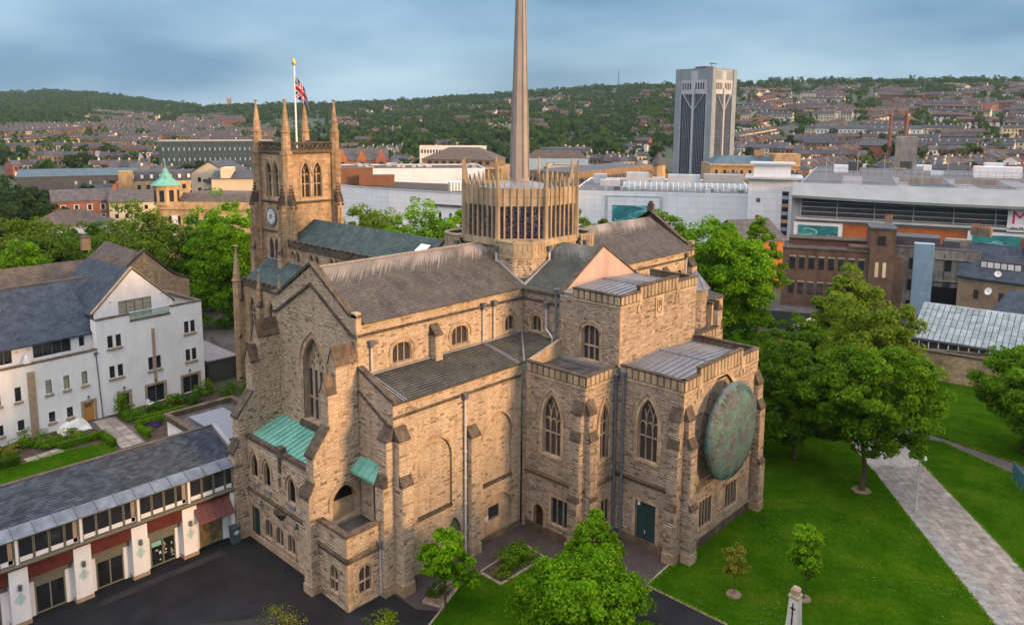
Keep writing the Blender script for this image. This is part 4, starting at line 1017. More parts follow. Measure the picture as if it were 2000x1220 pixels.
# ---------------- chancel: south aisle block, east chapel, high presbytery
STONE_KIND[0] = 'sandstone_brown'
B1Y, B1X, B2Y, B2X, HY, HX = 47.1, -36.0, 51.3, -29.6, 51.6, -36.0
f1S, f1E, f2S, f2E = S_wall(B1Y), E_wall(B1X), S_wall(B2Y), E_wall(B2X)
w1 = Win(-39.45, 7.4, 1.95, 3.1, 2.2, 3, transoms=(9.3,), sur=0.32, depth=0.4); r1 = Win(-38.4, 1.5, 1.95, 2.3, 0, 3, sur=0.2, glass='plain_glass', depth=0.15, mull=0.07)
d1 = arch(-40.8, 0.05, 1.05, 2.0, 0.5, 6)
wall('aisle_wall', f1S, rect(-42.75, B1X, 0, 14.1), [w1.hole(), r1.hole(), d1], CATH, pad=0.28); w1.build(f1S); r1.build(f1S)
mb = MB(); mb.tri_poly([d1], lambda u, v: f1S.p(u, v, -0.3)); o = cpart(mb, 'door', 'door_wood'); m2 = MB(); blocks_along(f1S, d1, 0, -0.25, -0.1, 0.03, m2); m2.build('door_surround', 'quoin_block', o)
w2 = Win(49.75, 7.3, 1.15, 3.2, 1.7, 2, transoms=(9.4,), sur=0.3, depth=0.35); r2 = Win(50.05, 1.5, 1.05, 2.1, 0, 2, sur=0.2, glass='plain_glass', depth=0.15, mull=0.07)
wall('aisle_wall', f1E, rect(B1Y, 51.5, 0, 14.1), [w2.hole(), r2.hole()], CATH, pad=0.28); w2.build(f1E); r2.build(f1E)
w3 = Win(-32.8, 7.6, 1.9, 3.2, 2.1, 3, transoms=(9.6,), sur=0.34, depth=0.4); d3 = rect(-33.75, -31.8, 0.1, 4.0)
wall('chapel_wall', f2S, rect(-36.0, B2X, 0, 14.2), [w3.hole(), d3], CATH, pad=0.3); w3.build(f2S)
mb = MB(); fr = f2S
for a, b in ((-33.72, -32.8), (-32.76, -31.83)): fr.box(mb, a, b, 0.12, 2.9, -0.28, -0.2)
fr.box(mb, -33.72, -31.83, 2.95, 3.95, -0.28, -0.22)
o = cpart(mb, 'double_door', 'door_green'); m2 = MB(); blocks_along(fr, [d3[1], d3[2], d3[3], d3[0]], 0, -0.25, -0.1, 0.03, m2); m2.build('door_surround', 'quoin_block', o)
m2 = MB(); fr.box(m2, -32.9, -32.87, 1.2, 1.5, -0.2, -0.14); m2.build('handle', 'white_metal', o)
m2 = MB(); fr.box(m2, -33.6, -33.4, 3.55, 3.95, -0.2, -0.1); m2.build('alarm_box', 'white_metal', o)
e1 = Win(55.4, 1.65, 2.0, 2.35, 0, 4, sur=0.2, glass='plain_glass', depth=0.15, mull=0.07); e2 = Win(59.9, 1.7, 2.0, 2.2, 0, 4, sur=0.2, glass='plain_glass', depth=0.15, mull=0.07)
blind = arch(57.4, 5.7, 6.4, 4.2, 4.6, 10)
wall('east_wall', f2E, rect(B2Y, 64.0, 0, 14.2), [e1.hole(), e2.hole(), blind], CATH, pad=0.0, depth=0.3); e1.build(f2E); e2.build(f2E)
mb = MB(); mb.tri_poly([blind], lambda u, v: f2E.p(u, v, -0.29)); o = cpart(mb, 'blind_arch', 'mortar'); lay_stones(f2E, blind, [], n=-0.29); m2 = MB(); blocks_along(f2E, blind[1:-1], 0, -0.3, -0.1, 0.03, m2); m2.build('surround', 'quoin_block', o)
mb = MB(); f2E.box(mb, 57.25, 58.3, 2.9, 3.75, 0, 0.07); cpart(mb, 'plaque', 'dressed')
for f, a, b, v in ((f1S, -42.3, B1X, 5.2), (f1E, B1Y, 51.3, 5.2), (f2S, -36, B2X, 5.5), (f2E, B2Y, 64, 5.3)): string_course(f, a, b, v, 0.42, 0.16, mat='dressed_dark')
for f, a, b in ((f1S, -42.3, B1X), (f1E, B1Y, 51.3), (f2S, -36, B2X), (f2E, B2Y, 64)):
    mb = MB(); f.box(mb, a, b, 0, 0.75, 0.0, 0.09); cpart(mb, 'plinth', 'dressed_dark')
for f, u, dp in ((f1S, -36.55, 0.8), (f1E, 47.65, 0.6), (f2S, -30.1, 0.75), (f2E, 52.0, 0.95), (f2E, 63.95, 0.95)):
    buttress(f, u, 0.95, [(4.6, dp), (9.7, dp-0.02-0.2*(dp > 0.7)), (11.9, 0.42)], [0.5, 0.9, 1.15])
parapet(f1S, -42.3, B1X+0.02, 14.1, 15.05); parapet(f1E, B1Y, 51.3, 14.1, 15.04)
parapet(f2S, -35.6, B2X+0.02, 14.2, 15.2)
for a, b, t in ((B2Y, 53.65, 15.2), (53.65, 61.0, 15.75), (61.0, 64.02, 15.19)): parapet(f2E, a, b, 14.2 if t < 15.5 else 14.35, t, 0.55)
for u in (53.75, 60.95):
    mb = MB(); f2E.box(mb, u-0.32, u+0.32, 13.9, 15.0, 0.02, 0.11); f2E.box(mb, u-0.45, u-0.12, 13.25, 13.88, 0.02, 0.09); f2E.box(mb, u+0.13, u+0.4, 13.5, 13.88, 0.02, 0.1); cpart(mb, 'parapet_drop', 'dressed')
wall('chapel_wall', N_wall(64.0), rect(29.6, 36.0, 0, 14.2), [], CATH, mat='aisle_ashlar', stones=False); parapet(N_wall(64.0), 29.6, 35.9, 14.2, 15.18)
mb = MB(); mb.box(-42.3, B1X-0.3, B1Y+0.3, 51.55, 14.0, 14.3); cpart(mb, 'flat_roof', 'felt')
mb = MB(); mb.box(-42.2, -36.3, 51.35, 51.6, 14.3, 14.55); cpart(mb, 'lead_flashing', 'lead')
def lead_roof(x0, x1, y0, y1, z, rise, n):
    ym = (y0+y1)/2; o = None; mb = MB()
    mb.hexa([(x0, y0, z-.3), (x1, y0, z-.3), (x1, ym, z-.3), (x0, ym, z-.3)], [(x0, y0, z), (x1, y0, z), (x1, ym, z+rise), (x0, ym, z+rise)])
    mb.hexa([(x0, ym, z-.3), (x1, ym, z-.3), (x1, y1, z-.3), (x0, y1, z-.3)], [(x0, ym, z+rise), (x1, ym, z+rise), (x1, y1, z), (x0, y1, z)])
    o = cpart(mb, 'lead_roof', 'lead')
    for i in range(n+1):
        x = x0+(x1-x0)*i/n
        for ya, yb, za, zb_ in ((y0, ym, z, z+rise), (ym, y1, z+rise, z)):
            m = MB(); m.hexa([(x-.035, ya, za), (x+.035, ya, za), (x+.035, yb, zb_), (x-.035, yb, zb_)], [(x-.02, ya, za+.09), (x+.02, ya, za+.09), (x+.02, yb, zb_+.09), (x-.02, yb, zb_+.09)]); m.build('batten_roll', 'lead', o)
    m = MB(); m.cyl((x0, ym, z+rise+0.03), (x1, ym, z+rise+0.03), 0.07, n=6); m.build('ridge_roll', 'lead_dark', o)
lead_roof(-35.95, B2X-0.35, B2Y+0.35, 63.7, 14.55, 0.4, 10)
for x, y in ((-35.85, 51.05), (-35.1, 51.05)): downpipe([(x, y, 13.9 if x < -35.5 else 14.3), (x, y, 0.3)], 0.11)

# chancel clerestory and the high presbytery block
fC, fH, fHE = S_wall(51.75), S_wall(HY), E_wall(HX)
cc1 = Win(-45.35, 16.1, 1.15, 0.8, 0.65, 2, tracery=False, sur=0.24, depth=0.3)
wall('clerestory_wall', fC, rect(EX, -42.5, 14.5, 20.05), [cc1.hole()], CATH, pad=0.24); cc1.build(fC)
string_course(fC, EX, -42.5, 18.85, 0.24, 0.14); string_course(fC, EX, -42.5, 19.78, 0.26, 0.22, name='eaves_gutter')
hw = Win(-39.0, 14.75, 1.85, 2.3, 0.75, 3, transoms=(15.95,), tracery=False, sur=0.3, depth=0.35)
wall('presbytery_wall', fH, rect(-42.5, HX, 14.2, 20.0), [hw.hole()], CATH, pad=0.28); hw.build(fH)
wall('presbytery_wall', fHE, rect(HY, 63.9, 14.2, 20.0), [], CATH, lmin=0.3, lmax=0.9)
wall('presbytery_wall', N_wall(63.9), rect(36.0, 42.5, 14, 20.0), [], CATH, mat='aisle_ashlar', stones=False)
parapet(fH, -41.0, HX+0.02, 19.95, 20.85)
for a, b, t in ((HY, 54.4, 20.84), (54.4, 60.6, 21.3), (60.6, 63.92, 20.83)): parapet(fHE, a, b, 19.95 if t < 21 else 20.05, t, 0.55)
parapet(N_wall(63.9), 36.0, 41.0, 19.95, 20.82)
for u in (54.5, 60.55):
    mb = MB(); fHE.box(mb, u-0.3, u+0.3, 19.6, 20.6, 0.02, 0.11); fHE.box(mb, u-0.42, u-0.1, 19.0, 19.58, 0.02, 0.09); fHE.box(mb, u+0.12, u+0.38, 19.2, 19.58, 0.02, 0.1); cpart(mb, 'parapet_drop', 'dressed')
mb = MB(); fHE.box(mb, 56.85, 58.1, 18.1, 20.0, 0.01, 0.09); o = cpart(mb, 'emblem_panel', 'quoin_block')
mb = MB(); 
for a, b in (((57.1, 19.7), (57.1, 18.7)), ((57.1, 18.7), (57.45, 18.4)), ((57.45, 18.4), (57.8, 18.7)), ((57.8, 18.7), (57.8, 19.7)), ((57.25, 19.5), (57.7, 19.1)), ((57.25, 19.1), (57.7, 19.5)), ((57.47, 19.75), (57.47, 18.8))):
    mb.cyl(fHE.p(*a, 0.1), fHE.p(*b, 0.1), 0.04, n=5)
mb.build('emblem', 'dressed_dark', o)
mb = MB(); fHE.box(mb, HY, 63.9, 14.4, 14.75, 0, 0.12); cpart(mb, 'lead_flashing', 'lead')
lead_roof(-42.3, HX-0.35, HY+0.35, 63.6, 20.15, 0.35, 10)
mb = MB(); Fr((-42.4, 0, 0), (0, 1, 0)).prism(mb, [(51.7, 19.8), (63.9, 19.8), (AY, 23.5)], -0.3, 0); cpart(mb, 'gable_end', 'pink_render')
mb = MB(); fg = Fr((-42.4, 0, 0), (0, 1, 0)); fg.strip(mb, [(63.95, 19.85), (AY, 23.55), (51.65, 19.85)], 0, -0.12, -0.38, 0.06); cpart(mb, 'gable_coping', 'coping')
roof_plane([(-48.5, 51.5, 19.85), (-42.72, 51.5, 19.85), (-42.72, AY, 23.42), (-48.5, AY, 23.42)], 'roof', 'slate_chancel')
roof_plane([(-48.5, AY, 23.419), (-42.72, AY, 23.419), (-42.72, 64.1, 19.85), (-48.5, 64.1, 19.85)], 'roof', 'slate_chancel')
downpipe([(-42.75, 51.4, 20.0), (-42.75, 51.4, 14.5)], 0.11)
downpipe([(-43.9, 51.45, 18.6), (-43.9, 51.45, 16.6), (-42.95, 51.2, 16.0), (-42.95, 51.2, 14.6)], 0.08, mat='pipe_light')

# north chancel aisle, its turret and buttresses
fN1 = E_wall(-36.0)
wall('aisle_wall', Fr((-36.05, 0, 0), (0, 1, 0)), rect(63.9, 68.6, 0, 14.1), [], CATH)
parapet(Fr((-36.05, 0, 0), (0, 1, 0)), 64.1, 68.6, 14.1, 15.05)
wall('aisle_wall', N_wall(68.6), rect(36.0, 42.5, 0, 14.1), [], CATH, mat='aisle_ashlar', stones=False); parapet(N_wall(68.6), 36.05, 42.4, 14.1, 15.05)
mb = MB(); mb.box(-42.3, -36.4, 63.9, 68.3, 14.0, 14.3); cpart(mb, 'flat_roof', 'lead')
for u, d in ((68.1, 0.7),): buttress(Fr((-36.05, 0, 0), (0, 1, 0)), u, 0.9, [(9.7, 0.8), (11.9, 0.5)], [0.8, 1.1])
buttress(N_wall(68.6), 36.6, 0.95, [(10.5, 1.5), (14.6, 1.1), (16.6, 0.7)], [0.8, 0.9, 1.0])
tx, ty, tr = -38.2, 67.6, 1.15
def octo(x, y, r, z, ph=22.5): return [(x+r*math.cos(rad(ph+45*i)), y+r*math.sin(rad(ph+45*i)), z) for i in range(8)]
mb = MB(); mb.hexa(octo(tx, ty, tr, 14.0), octo(tx, ty, tr, 18.0)); o = cpart(mb, 'stair_turret', 'mortar')
for i in range(8):
    a, b = octo(tx, ty, tr, 0)[i], octo(tx, ty, tr, 0)[(i+1) % 8]
    L = math.hypot(b[0]-a[0], b[1]-a[1]); lay_stones(Fr(a, (b[0]-a[0], b[1]-a[1], 0)), rect(0, L, 14.3, 18.0))
m = MB(); m.hexa(octo(tx, ty, tr+0.1, 18.0), octo(tx, ty, tr+0.1, 18.75)); m.build('band', 'lantern_stone', o)
m = MB(); m.hexa(octo(tx, ty, tr+0.3, 18.75), octo(tx, ty, 0.04, 20.5)); 
for q in octo(tx, ty, tr+0.32, 18.78): m.cyl(q, (tx, ty, 20.55), 0.05, 0.03, n=5)
m.build('cone_roof', 'lead_dark', o)
mb = MB(); mb.box(-38.5, -36.6, 68.2, 69.4, 14, 17.2); o = cpart(mb, 'turret_link', 'dressed'); m = MB(); m.box(-38.6, -36.5, 68.1, 69.5, 17.2, 17.4); m.build('coping', 'coping', o)

# ---------------- north transept
STONE_KIND[0] = 'sandstone_block'
NY = 82.3
nw = Win(79.2, 16.2, 1.5, 0.9, 0.7, 2, tracery=False, sur=0.25)
wall('clerestory_wall', E_wall(EX), rect(63.9, NY, 14.0, 20.05), [nw.hole()], CATH, hmin=0.22, hmax=0.36, lmin=0.4, lmax=1.0, pad=0.2); nw.build(E_wall(EX))
string_course(E_wall(EX), 63.9, NY, 18.85, 0.24, 0.14); string_course(E_wall(EX), 63.9, NY, 19.78, 0.26, 0.22, name='eaves_gutter')
roof_plane([(EX+0.28, 63.6, 19.95), (EX+0.28, NY-0.2, 19.95), (AX, NY-0.2, 23.35), (AX, 63.6, 23.35)], 'roof', 'slate_transept')
roof_plane([(AX, 63.6, 23.349), (AX, NY-0.2, 23.349), (WX-0.28, NY-0.2, 19.95), (WX-0.28, 63.6, 19.95)], 'roof', 'slate_transept')
wall('gable_wall', N_wall(NY), [(-EX, 0), (-WX, 0), (-WX, 20.3), (-AX, 23.5), (-EX, 20.3)], [], CATH, mat='aisle_ashlar', stones=False)
mb = MB(); N_wall(NY).strip(mb, [(-WX+0.2, 20.4), (-WX-0.8, 20.55), (-AX, 24.0), (-EX+0.8, 20.55), (-EX-0.2, 20.4)], 0.3, -0.14, -0.5, 0.1); cpart(mb, 'gable_coping', 'coping')
mb = MB(); fE.box(mb, NY-0.5, NY+0.1, 19.2, 20.9, -0.5, 0.12); cpart(mb, 'kneeler', 'dressed')
buttress(E_wall(EX), 81.6, 1.1, [(15.0, 1.3), (18.0, 0.7)], [0.9, 1.0], v0=8)
buttress(E_wall(EX), 76.0, 0.75, [(17.7, 0.75)], [0.9], v0=12, plinth=False)
downpipe([(EX+0.2, 80.5, 19.2), (EX+0.2, 80.5, 14.6)], 0.08, mat='pipe_light'); downpipe([(EX+0.2, 70.0, 19.2), (EX+0.2, 70.0, 15)], 0.05, hopper=False, mat='pipe_light')
wall('aisle_wall', E_wall(XA), rect(68.6, NY, 0, 14.7), [], CATH, mat='aisle_ashlar', stones=False)
roof_plane([(XA+0.2, 68.6, 14.8), (XA+0.2, NY, 14.8), (EX, NY, 15.75), (EX, 68.6, 15.75)], 'roof', 'slate_aisle')
wall('aisle_wall', N_wall(NY), rect(42.8, 47.0, 0, 15), [], CATH, mat='aisle_ashlar', stones=False)
mb = MB(); mb.box(-53.5, -52.7, NY-0.3, NY+0.1, 24.0, 25.0); mb.box(-53.3, -52.9, NY-0.3, NY+0.1, 25.0, 25.3); cpart(mb, 'gable_cross', 'coping')
# ---------------- crossing tower and lantern
PH = 5.95      # half width to the pier faces
def pier_poly(sx, sy):
    """plan of one chamfered corner pier"""
    p = [(2.6, PH), (PH-1.25, PH), (PH, PH-1.25), (PH, 2.6), (2.6, 2.6)]
    q = [(AX+sx*a, AY+sy*b) for a, b in p]
    return q if sx*sy < 0 else q[::-1]
for sx, sy in ((1, -1), (-1, -1), (1, 1), (-1, 1)):
    q = pier_poly(sx, sy)
    mb = MB(); mb.hexa([(a, b, 17.5) for a, b in q], [(a, b, 23.0) for a, b in q]); o = cpart(mb, 'crossing_pier', 'mortar')
    k = len(q)
    for i in range(k):
        a, b = q[i], q[(i+1) % k]; L = math.hypot(b[0]-a[0], b[1]-a[1])
        mid = Vector(((a[0]+b[0])/2-AX, (a[1]+b[1])/2-AY, 0)); d = Vector((b[0]-a[0], b[1]-a[1], 0)).normalized(); nn = d.cross(Vector((0, 0, 1)))
        if nn.dot(mid) < 1.5: continue
        f = Fr((a[0], a[1], 0), d)
        lay_stones(f, rect(0, L, 18.2, 22.35), hmin=0.2, hmax=0.3)
        m = MB(); f.box(m, -0.03, L+0.03, 22.35, 22.5, 0.0, 0.1); f.box(m, 0, L, 22.5, 23.75, -0.2, 0.03); f.box(m, -0.04, L+0.04, 23.75, 23.9, -0.4, 0.1); m.build('pier_parapet', 'lantern_stone', o)
        kk = max(2, round(L/0.4)); w = L/kk
        for j in range(kk):
            m = MB(); t = 0.32 if j % 2 else 0.0
            f.box(m, j*w+0.04, (j+1)*w-0.04, 22.75+t, 23.62, 0.02, 0.075); m.build('panel', 'lantern_stone', o)
    m = MB(); m.hexa([(a, b, 23.4) for a, b in q], [(a, b, 23.55) for a, b in q]); m.build('pier_roof', 'lead_dark', o)
for f, c in ((S_wall(AY-5.35), AX), (E_wall(AX+5.35), AY), (N_wall(AY+5.35), -AX), (W_wall(AX-5.35), -AY)):
    mb = MB(); f.box(mb, c-2.62, c+2.62, 17.5, 23.3, -0.3, 0); o = cpart(mb, 'crossing_wall', 'mortar'); lay_stones(f, rect(c-2.6, c+2.6, 19, 22.3))
    m = MB(); f.box(m, c-2.6, c+2.6, 22.3, 22.45, 0, 0.12); f.box(m, c-2.6, c+2.6, 22.45, 23.45, -0.2, 0.04); m.build('crossing_parapet', 'lantern_stone', o)
    m = MB(); m.hexa([f.p(c-2.6, 23.3, 0.3), f.p(c+2.6, 23.3, 0.3), f.p(c+2.6, 23.3, -1.0), f.p(c-2.6, 23.3, -1.0)], [f.p(c-2.6, 23.5, 0.3), f.p(c+2.6, 23.5, 0.3), f.p(c+2.6, 24.0, -1.0), f.p(c-2.6, 24.0, -1.0)]); m.build('weathering', 'coping', o)
    for j in range(12):
        m = MB(); w = 5.2/12; f.box(m, c-2.6+j*w+0.05, c-2.6+(j+1)*w-0.05, 22.6, 23.3, 0.03, 0.09); m.build('panel', 'lantern_stone', o)
for x, y in ((-50.4, 51.7), (-55.9, 51.7), (-46.9, 55.3), (-46.9, 60.9)):
    downpipe([(x, y, 22.9), (x, y, 21.5 if y < 52 else 21.0)], 0.12, mat='pipe_light')
mb = MB()                           # lead gutters up the valleys beside the piers
for (a, b) in (((-47.05, 51.95, 20.1), (-50.4, 51.75, 22.0)), ((-47.0, 51.85, 20.1), (-46.95, 55.3, 22.0))): mb.cyl(a, b, 0.13, n=6)
cpart(mb, 'lead_gutter', 'lead')
LR = 6.05; LZ0, LZ1, LZ2 = 23.6, 27.05, 28.75
ov = octo(AX, AY, LR, 0)
ms = MB(); ms.hexa(octo(AX, AY, LR+0.12, 23.3), octo(AX, AY, LR+0.12, 23.95)); lant = cpart(ms, 'lantern', 'lantern_stone')
m = MB(); m.hexa(octo(AX, AY, LR-0.35, LZ2-0.6), octo(AX, AY, 1.0, LZ2+0.35)); m.build('lantern_roof', 'lead', lant)
for i in range(8):
    m = MB(); m.cyl(tuple(octo(AX, AY, LR-0.4, LZ2-0.55)[i]), (AX, AY, LZ2+0.4), 0.06, n=5); m.build('roof_roll', 'lead_dark', lant)
for i in range(8):
    a, b = ov[i], ov[(i+1) % 8]; d = Vector((b[0]-a[0], b[1]-a[1], 0)); L = d.length; f = Fr((a[0], a[1], 0), d)
    if f.n.dot(Vector((a[0]-AX, a[1]-AY, 0))) < 0: f = Fr((b[0], b[1], 0), -d)
    m = MB(); f.box(m, 0, L, LZ1, LZ2, -0.25, -0.02)
    m.build('lantern_band', 'lantern_stone', lant)
    NR = 7
    for j in range(NR):
        u0, u1 = L*j/NR, L*(j+1)/NR
        m = MB(); m.add([f.p(u0, LZ0, -0.15), f.p(u1, LZ0, -0.15), f.p(u1, LZ1+0.02, -0.15), f.p(u0, LZ1+0.02, -0.15)], [(0, 1, 2, 3)]); m.build('pane', 'lantern_glass', lant)
        if j:
            hgt = 29.85-0.25*abs(j-NR/2)/2
            m = MB(); w = 0.075
            m.hexa([f.p(u0-w, LZ0, -0.12), f.p(u0+w, LZ0, -0.12), f.p(u0+w, LZ0, 0.1), f.p(u0-w, LZ0, 0.1)], [f.p(u0-w, LZ2+0.1, -0.12), f.p(u0+w, LZ2+0.1, -0.12), f.p(u0+w, LZ2+0.1, 0.08), f.p(u0-w, LZ2+0.1, 0.08)])
            m.hexa([f.p(u0-w, LZ2+0.1, -0.3), f.p(u0+w, LZ2+0.1, -0.3), f.p(u0+w, LZ2+0.1, 0.08), f.p(u0-w, LZ2+0.1, 0.08)], [f.p(u0-0.03, hgt, -0.02), f.p(u0+0.03, hgt, -0.02), f.p(u0+0.03, hgt, 0.05), f.p(u0-0.03, hgt, 0.05)])
            m.build('rib', 'lantern_stone', lant)
    for z in (LZ1+0.85,):
        m = MB(); f.box(m, 0, L, z-0.015, z+0.015, -0.02, -0.005); m.build('joint', 'dressed_dark', lant)
for i in range(8):
    x, y, _ = ov[i]; r = Vector((x-AX, y-AY, 0)).normalized(); t = Vector((-r.y, r.x, 0)); c = Vector((x, y, 0))
    def q(a, b, z): p = c+r*a+t*b; return (p.x, p.y, z)
    m = MB()
    m.hexa([q(-.35, -.2, LZ0), q(.2, -.16, LZ0), q(.2, .16, LZ0), q(-.35, .2, LZ0)], [q(-.35, -.18, LZ2+.2), q(.16, -.15, LZ2+.2), q(.16, .15, LZ2+.2), q(-.35, .18, LZ2+.2)])
    m.hexa([q(-.36, -.13, LZ2+.2), q(.16, -.12, LZ2+.2), q(.16, .12, LZ2+.2), q(-.36, .13, LZ2+.2)], [q(.02, -.07, 31.3), q(.16, -.06, 31.3), q(.16, .06, 31.3), q(.02, .07, 31.3)])
    m.build('corner_fin', 'lantern_stone', lant)
# spire: eight tapering faces with joints
def octo_r(r, z): return octo(AX, AY, r, z, 22.5)
z0, zt_, r0, rt = LZ2+0.2, 60.0, 1.0, 0.12
mb = MB(); mb.hexa(octo_r(1.12, z0-0.6), octo_r(1.05, z0+0.5)); sp = cpart(mb, 'spire', 'spire_stone')
zs = [z0+0.5+(zt_-z0-0.5)*i/20 for i in range(21)]
rr = lambda z: r0+(rt-r0)*(z-z0)/(zt_-z0)
for a, b in zip(zs, zs[1:]):
    m = MB(); m.hexa(octo_r(rr(a)*1.0, a+0.02), octo_r(rr(b), b-0.02)); m.hexa(octo_r(rr(a)*0.97, a-0.02), octo_r(rr(a)*0.97, a+0.021)); m.build('spire_stage', 'spire_stone', sp)
m = MB()
for i in range(8):
    m.cyl(octo_r(1.04, z0+0.5)[i], octo_r(rt*1.05, zt_)[i], 0.06, 0.03, n=5)
m.build('spire_rib', 'spire_stone', sp)

# ---------------- nave
nx0, nx1 = -91.2, -59.0
nS = 53.5; nz = 19.0
nfS, nfN = S_wall(nS), N_wall(2*AY-nS)
nwins = []
for c in (-89.0, -84.6, -80.0, -75.4, -70.8, -66.2, -62.0):
    for e in (-0.62, 0.62): nwins.append(Win(c+e, 16.55, 0.82, 0.8, 0.72, 1, tracery=False, sur=0.14, depth=0.25, glass='leaded_glass', sill=False))
wall('nave_wall', nfS, rect(nx0, nx1, 14, 18.5), [w.hole() for w in nwins], CATH, mat='aisle_ashlar', stones=False, depth=0.25)
for w in nwins: w.build(nfS)
wall('nave_wall', nfN, rect(-nx1, -nx0, 0, 18.5), [], CATH, mat='aisle_ashlar', stones=False)
for f, a, b in ((nfS, nx0, nx1), (nfN, -nx1, -nx0)):
    mb = MB(); f.box(mb, a, b, 18.4, 18.65, 0, 0.16); f.box(mb, a, b, 18.65, 18.95, -0.25, 0.1); o = cpart(mb, 'nave_parapet', 'coping')
    u = a
    while u < b-0.8:
        m = MB(); f.box(m, u, u+0.75, 18.95, 19.3, -0.25, 0.1); f.box(m, u-0.04, u+0.79, 19.3, 19.38, -0.3, 0.15); m.build('merlon', 'coping', o); u += 1.3
roof_plane([(nx0, nS+0.2, 18.9), (-58.5, nS+0.2, 18.9), (-58.5, AY, 21.75), (nx0, AY, 21.75)], 'roof', 'slate_nave')
roof_plane([(nx0, AY, 21.749), (-58.5, AY, 21.749), (-58.5, 2*AY-nS-0.2, 18.9), (nx0, 2*AY-nS-0.2, 18.9)], 'roof', 'slate_nave')
mb = MB(); mb.hexa([(-67.2, 55.6, 20.36), (-65.6, 55.6, 20.36), (-65.6, 56.6, 21.02), (-67.2, 56.6, 21.02)], [(-67.2, 55.6, 20.5), (-65.6, 55.6, 20.5), (-65.6, 56.6, 21.16), (-67.2, 56.6, 21.16)]); cpart(mb, 'rooflight', 'white_metal')
mb = MB(); mb.hexa([(-64.6, nS+.2, 18.92), (-64.2, nS+.2, 18.92), (-64.2, AY, 21.8), (-64.6, AY, 21.8)], [(-64.6, nS+.2, 19.25), (-64.2, nS+.2, 19.25), (-64.2, AY, 22.1), (-64.6, AY, 22.1)]); cpart(mb, 'roof_coping', 'coping')
aS = 49.5
afS = S_wall(aS); awins = []
for c in (-93.4, -88.5, -83.6, -78.5, -73.0, -67.5, -62.5):
    if c < -60: awins.append(Win(c, 5.5, 1.9, 4.2, 2.2, 3, transoms=(), sur=0.22, depth=0.35, sill=True))
wall('nave_aisle_wall', afS, rect(-96.0, -59.2, 0, 13.4), [w.hole() for w in awins], CATH, mat='aisle_ashlar', stones=False, depth=0.35)
for w in awins: w.build(afS)
mb = MB(); afS.box(mb, -96.0, -59.2, 13.25, 13.45, 0, 0.16); afS.box(mb, -96.0, -59.2, 13.45, 13.8, -0.3, 0.08); o = cpart(mb, 'aisle_parapet', 'coping')
u = -96.0
while u < -60.2:
    m = MB(); afS.box(m, u, u+0.7, 13.8, 14.2, -0.3, 0.08); m.build('merlon', 'coping', o); u += 1.25
string_course(afS, -96, -59.3, 5.0, 0.25, 0.12)
roof_plane([(-96.0, aS+0.3, 13.9), (-59.2, aS+0.3, 13.9), (-59.2, nS, 16.4), (-96.0, nS, 16.4)], 'roof', 'slate_nave')
mb = MB(); mb.box(-96.0, -59.3, nS-0.22, nS, 16.3, 16.5); cpart(mb, 'lead_flashing', 'lead')
wall('nave_aisle_wall', W_wall(-96.0), [(-61.5, 0), (-aS, 0), (-aS, 13.6), (-nS, 16.2), (-61.5, 16.2)], [], CATH, mat='aisle_ashlar', stones=False)
def pinnacle(x, y, z0, z1, r, name='pinnacle', shaft=0.45, mat='ashlar'):
    zm = z0+(z1-z0)*shaft
    mb = MB(); mb.hexa(octo(x, y, r, z0), octo(x, y, r*0.95, zm)); mb.hexa(octo(x, y, r*1.18, zm), octo(x, y, r*1.18, zm+0.18)); mb.hexa(octo(x, y, r*0.9, zm+0.18), octo(x, y, r*0.13, z1-0.25))
    mb.hexa(octo(x, y, r*0.1, z1-0.28), octo(x, y, r*0.5, z1-0.14)); mb.hexa(octo(x, y, r*0.5, z1-0.14), octo(x, y, r*0.08, z1))
    for j in range(1, 6):       # crockets up the edges
        z = zm+0.18+(z1-0.5-zm)*j/6; rr_ = r*0.9*(1-j/6.6)
        for p in octo(x, y, rr_, z)[::2]: mb.box(p[0]-.06, p[0]+.06, p[1]-.06, p[1]+.06, p[2]-.05, p[2]+.09)
    return cpart(mb, name, mat)
for c in (-96.0, -91.0, -86.0, -81.0, -75.8, -70.2, -65.0):
    buttress(afS, c, 0.7, [(6, 0.9), (11, 0.6)], [0.7, 0.9], stones=False, mat='aisle_ashlar')
    if c > -95: pinnacle(c, aS-0.25, 11.8, 15.9, 0.3, shaft=0.4)
pinnacle(-96.2, 48.9, 0.0, 18.6, 0.62, shaft=0.74)
pinnacle(-96.4, 53.2, 8, 17.2, 0.45, shaft=0.7)

